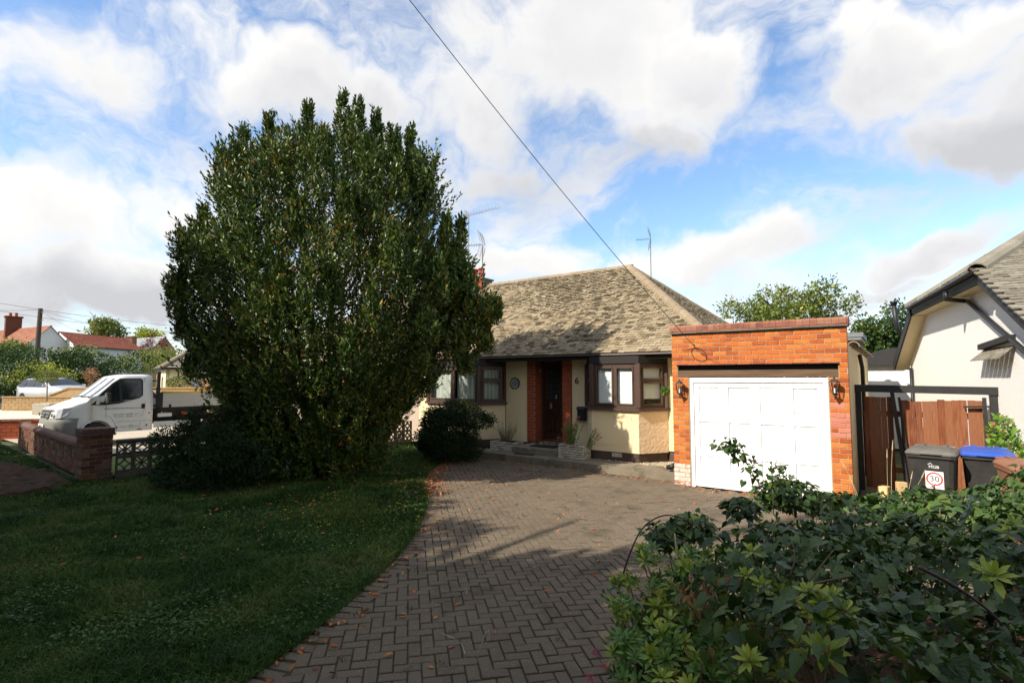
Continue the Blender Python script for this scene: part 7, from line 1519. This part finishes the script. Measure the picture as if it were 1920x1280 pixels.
for k, (pts, lab) in enumerate(((((1470, 1150, 2.2), (1520, 1085, 2.2), (1563, 1030, 2.25)), 'bare pale twig slanting up in the middle of the hedge'), (((1480, 1105, 2.25), (1540, 1090, 2.25), (1600, 1078, 2.3)), 'bare horizontal twig in the middle of the hedge'), (((1190, 1080, 2.9), (1220, 1160, 2.8), (1235, 1240, 2.7)), 'dry straw stem hanging at the left of the hedge'), (((1265, 1000, 3.0), (1272, 1060, 2.9), (1290, 1090, 2.9)), 'forked dry stem near the hedge top left'), (((1575, 1238, 1.9), (1585, 1205, 1.9), (1597, 1188, 1.9)), 'thin dry twig beside the bright rosette'), (((1480, 1080, 2.3), (1490, 1050, 2.3), (1487, 1020, 2.35)), 'curved bare twig near the hedge centre'), (((1500, 1240, 2.0), (1470, 1180, 2.05), (1452, 1168, 2.1)), 'brown curved twig low in the hedge'))):
    stem([at(*p) for p in pts], .0045, 'twig' if k in (0, 1, 5, 6) else 'straw', lab, 'twig', 'bare_twig')
# choisya: rosettes of slender yellow green leaflets
chy = thing('choisya_bush', (-.8, 2.6, 0), 'yellow green mexican orange bush growing through the left of the hedge', 'shrub')
def rosette(c, n, ln, w, up, m, name, parent, mesh_only=False, dr=.12):
    a = np.arange(n)*2.4+rng.random()*6; el = np.linspace(1.15, .05, n)+rng.normal(scale=.12, size=n); u = Vector(up).normalized(); x = u.orthogonal().normalized(); y = u.cross(x); U, X, Y = (np.array(tuple(q)) for q in (u, x, y))
    d = np.sin(el)[:, None]*U+np.cos(el)[:, None]*(np.cos(a)[:, None]*X+np.sin(a)[:, None]*Y); b = np.array(tuple(c))+d*.008; L_ = ln*(.55+.45*np.linspace(.5, 1, n)+rng.normal(scale=.08, size=n)); z = np.cross(np.cross(d, U), d)
    return leaves(b, d, L_, L_*w, .12, -np.cross(d, np.cross(U, d))*0+U+.001*d, dr, 1)
mb = MB(); Vs = []; Fs = []; off = 0; Vd = []; Fd = []; offd = 0; k = 0
while k < 300:
    px, py = random.uniform(1150, 1480), random.uniform(1030, 1290); f = 2.9-.0028*(py-1030)-.0005*(px-1200)+random.uniform(-.12, .35)
    if px < 1200 and py < 1090: continue
    if px > 1340 and random.random() < .55: continue
    c = at(px, py, f)
    if c.z < .08: continue
    V, F = rosette(c, random.randint(8, 13), random.uniform(.045, .065), .34, (random.gauss(0, .4)-.1, random.gauss(0, .4)-.3, 1), None, None, None)
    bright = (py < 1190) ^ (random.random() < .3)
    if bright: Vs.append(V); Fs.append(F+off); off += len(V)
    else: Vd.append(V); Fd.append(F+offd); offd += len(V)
    if k % 3 == 0: b = Vector((c.x+random.gauss(.05, .08), c.y+random.gauss(.05, .08), max(0, c.z-.4))); mb.tube([b, b.lerp(c, .6)+Vector((.02, 0, 0)), c], [.005, .004, .003], 5)
    k += 1
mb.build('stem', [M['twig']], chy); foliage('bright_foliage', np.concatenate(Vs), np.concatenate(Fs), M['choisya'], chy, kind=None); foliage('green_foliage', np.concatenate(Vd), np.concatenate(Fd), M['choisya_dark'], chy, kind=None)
chb = thing('choisya_branch', at(1540, 1180, 2.1), 'bright lime rosettes of mexican orange at the bottom centre of the hedge', 'shrub')
for (px, py, f, ln, n) in ((1545, 1225, 1.95, .092, 14), (1405, 1240, 2.0, .068, 12), (1540, 1130, 2.15, .072, 13), (1515, 1112, 2.2, .062, 12), (1580, 1150, 2.1, .07, 12), (1545, 1160, 2.1, .075, 13), (1560, 1118, 2.2, .055, 11), (1520, 1150, 2.15, .06, 11), (1570, 1175, 2.1, .06, 11), (1425, 1100, 2.4, .06, 12), (1460, 1115, 2.4, .062, 12), (1400, 1080, 2.45, .055, 10), (1410, 1035, 2.6, .055, 10), (1500, 1215, 2.05, .05, 9), (1255, 1165, 2.5, .06, 8), (1300, 1240, 2.3, .06, 9)):
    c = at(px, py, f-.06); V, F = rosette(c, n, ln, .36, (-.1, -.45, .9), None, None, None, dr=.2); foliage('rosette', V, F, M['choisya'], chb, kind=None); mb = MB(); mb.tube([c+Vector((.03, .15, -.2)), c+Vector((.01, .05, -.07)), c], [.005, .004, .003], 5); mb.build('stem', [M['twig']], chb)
chr_ = thing('choisya_branch', at(1870, 1080, 2.2), 'yellow rosettes among the dark leaves at the right edge of the hedge', 'shrub')
for (px, py, f, ln, n) in ((1865, 1082, 2.1, .078, 13), (1845, 1070, 2.15, .06, 10), (1900, 985, 2.6, .06, 9), (1888, 1000, 2.6, .05, 8)):
    c = at(px, py, f-.06); V, F = rosette(c, n, ln, .34, (-.1, -.45, .9), None, None, None, dr=.15); foliage('rosette', V, F, M['choisya'], chr_, kind=None)
dl = thing('withered_leaves', at(1300, 1130, 2.5), 'hanging clusters of withered brown leaves in the hedge', 'leaves'); P_ = []; 
for (px, py, f, r, n) in ((1320, 1125, 2.45, .045, 22), (1300, 1110, 2.5, .05, 14), (1348, 1225, 2.2, .03, 9), (1362, 1095, 2.45, .025, 7), (1390, 1150, 2.35, .02, 6), (1420, 1170, 2.3, .03, 8), (1335, 1120, 2.45, .04, 10), (1900, 1100, 2.05, .02, 3)):
    c = at(px, py, f-.06)
    for _ in range(n): P_.append((c.x+random.gauss(0, r), c.y+random.gauss(0, r), c.z+random.gauss(0, r)))
P_ = np.array(P_); V, F = leaves(P_, np.column_stack([rng.normal(scale=.35, size=(len(P_), 2)), -np.ones(len(P_))]), .05*(.7+.6*rng.random(len(P_))), .018, .3, None, .25, 1); foliage('foliage', V, F, M['dead_leaf'], dl, kind=None)
# pale woolly sprig standing over the hedge
sg_ = thing('woolly_sprig', at(1815, 1000, 2.5), 'upright grey green woolly leaved sprig standing out of the hedge on the right', 'plant')
pts = [at(1780, 1015, 2.3), at(1800, 990, 2.3), at(1815, 962, 2.3), at(1822, 938, 2.3)]; mb = MB(); mb.tube(pts, [.005, .004, .004, .003], 6); mb.build('stem', [M['sage']], sg_, True)
for i in range(13):
    t = .12+i*.072; p = pts[0].lerp(pts[3], t)+Vector((0, 0, 0)); a = i*2.2; d = (RT*math.cos(a)*.8+Vector((0, 0, .55))+FW*math.sin(a)*.5); V, F = leaves(np.array([tuple(p)]), np.array([tuple(d)]), .062*(1-.4*t), .022, .2, np.array([[0, 0, 1.]]), .1, 1); link('leaf', npmesh('leaf', V, F, M['sage'], None, True), sg_)
# trailing bits at the lower left of the hedge, valerian flowers
lf = thing('straggling_shoots', at(1150, 1180, 3.0), 'loose shoots with small leaves and two pink flower heads reaching onto the paving', 'plant')
for k in range(30):
    px, py = random.uniform(1120, 1230), random.uniform(1100, 1290); f = 2.75-.0022*(py-1100); c = at(px, py, f); b = Vector((c.x+random.uniform(.1, .35), c.y+random.uniform(-.1, .2), max(.02, c.z-.25)))
    if c.z < .05: c.z = .08
    vine(lf, [b, b.lerp(c, .5)+Vector((0, 0, .04)), c], .003, 16, .035, 'choisya_dark' if k % 2 else 'bind', 'twig', .02, shape=1)
fp = []; 
for (px, py, f) in ((1116, 1222, 2.75), (1105, 1268, 2.6), (1135, 1250, 2.6)):
    c = at(px, py, f); b = c+Vector((.12, 0, -.14)); mb = MB(); mb.tube([(b.x, b.y, max(.0, b.z)), c], .0025, 4); mb.build('stem', [M['twig']], lf)
    for _ in range(60): fp.append((c.x+random.gauss(0, .011), c.y+random.gauss(0, .011), c.z+random.gauss(0, .008)))
V, F = leaves(np.array(fp), rng.normal(size=(len(fp), 3)), .009, .007, .2); foliage('flower', V, F, M['flower_pink'], lf, kind=None)
ws = thing('dead_weed', at(900, 1200, 3.2), 'pale dead weed stalks curling up from the paving joints', 'weed'); mb = MB()
g1 = atz(872, 1225, 0); mb.tube([g1, g1+Vector((-.03, 0, .06)), at(850, 1195, 3.45), at(830, 1187, 3.5)], [.004, .003, .002, .0015], 5)
g2 = atz(886, 1272, 0); mb.tube([g2, at(898, 1222, 3.3), at(910, 1185, 3.25), at(916, 1180, 3.25), at(918, 1192, 3.25), at(910, 1206, 3.3)], [.004, .003, .003, .002, .002, .0015], 5); mb.build('stalk', [M['straw']], ws)
# ================================================================== STREET TREES BEHIND THE VIEWER (they throw the shade over lawn, drive and hedge)
tm = None
def street_tree(x, y, h, r, seed, lab, lo=.25):
    global tm
    t = thing('street_tree', (x, y, 0), lab, 'tree', 'trees along the street behind the viewer')
    trunk(t, (x, y, 0), (x, y, h*.8), .22, 9, r*.7, seed)
    if tm is None:
        r2 = random.Random(77); bl = []
        for i in range(40):
            a = r2.uniform(0, 2*PI); e = math.asin(r2.uniform(-.9, 1)); q = r2.uniform(.2, .72); bl.append((q*math.cos(a)*math.cos(e), q*math.sin(a)*math.cos(e), q*math.sin(e), .34, .34, .30))
        p, u = blobs_pts(bl, 24000, .2); d = u+rng.normal(scale=.8, size=u.shape); V, F = leaves(p, d, .085*(.6+.8*rng.random(len(p))), .055, .15); tm = npmesh('crown', V, F, M['leaf_dark'])
    zc = h*(lo+1)/2; rz_ = h*(1-lo)/2
    link('crown', tm, t, Matrix.Translation((x, y, zc)) @ Matrix.Rotation(seed*1.3, 4, 'Z') @ Matrix.Diagonal((r, r, rz_, 1)))
for i, (x, y, h, r, lo) in enumerate(STREET := [(-24.4, -4.4, 7.2, 2.9, .10), (-20.0, -4.2, 8.5, 3.3, .10), (-15.8, -4.0, 13.2, 3.7, .10), (-11.5, -4.6, 10.4, 3.4, .10), (-7.6, -4.4, 8.5, 3.2, .10), (-3.6, -4.6, 8.3, 3.1, .08), (.4, -4.6, 8.9, 3.3, .08), (-29, -5.5, 6.8, 3.0, .12), (4.6, -4.6, 9.3, 3.2, .08)]):
    street_tree(x, y, h, r, i+1, 'leafy tree number unseen' if 0 else ['low street tree beyond the soil patch', 'street tree behind the brick wall', 'tall street tree behind the lawn', 'second tall tree behind the lawn', 'street tree left of the viewer', 'street tree right behind the viewer', 'street tree behind the hedge', 'farthest street tree on the left', 'street tree at the right'][i], lo)
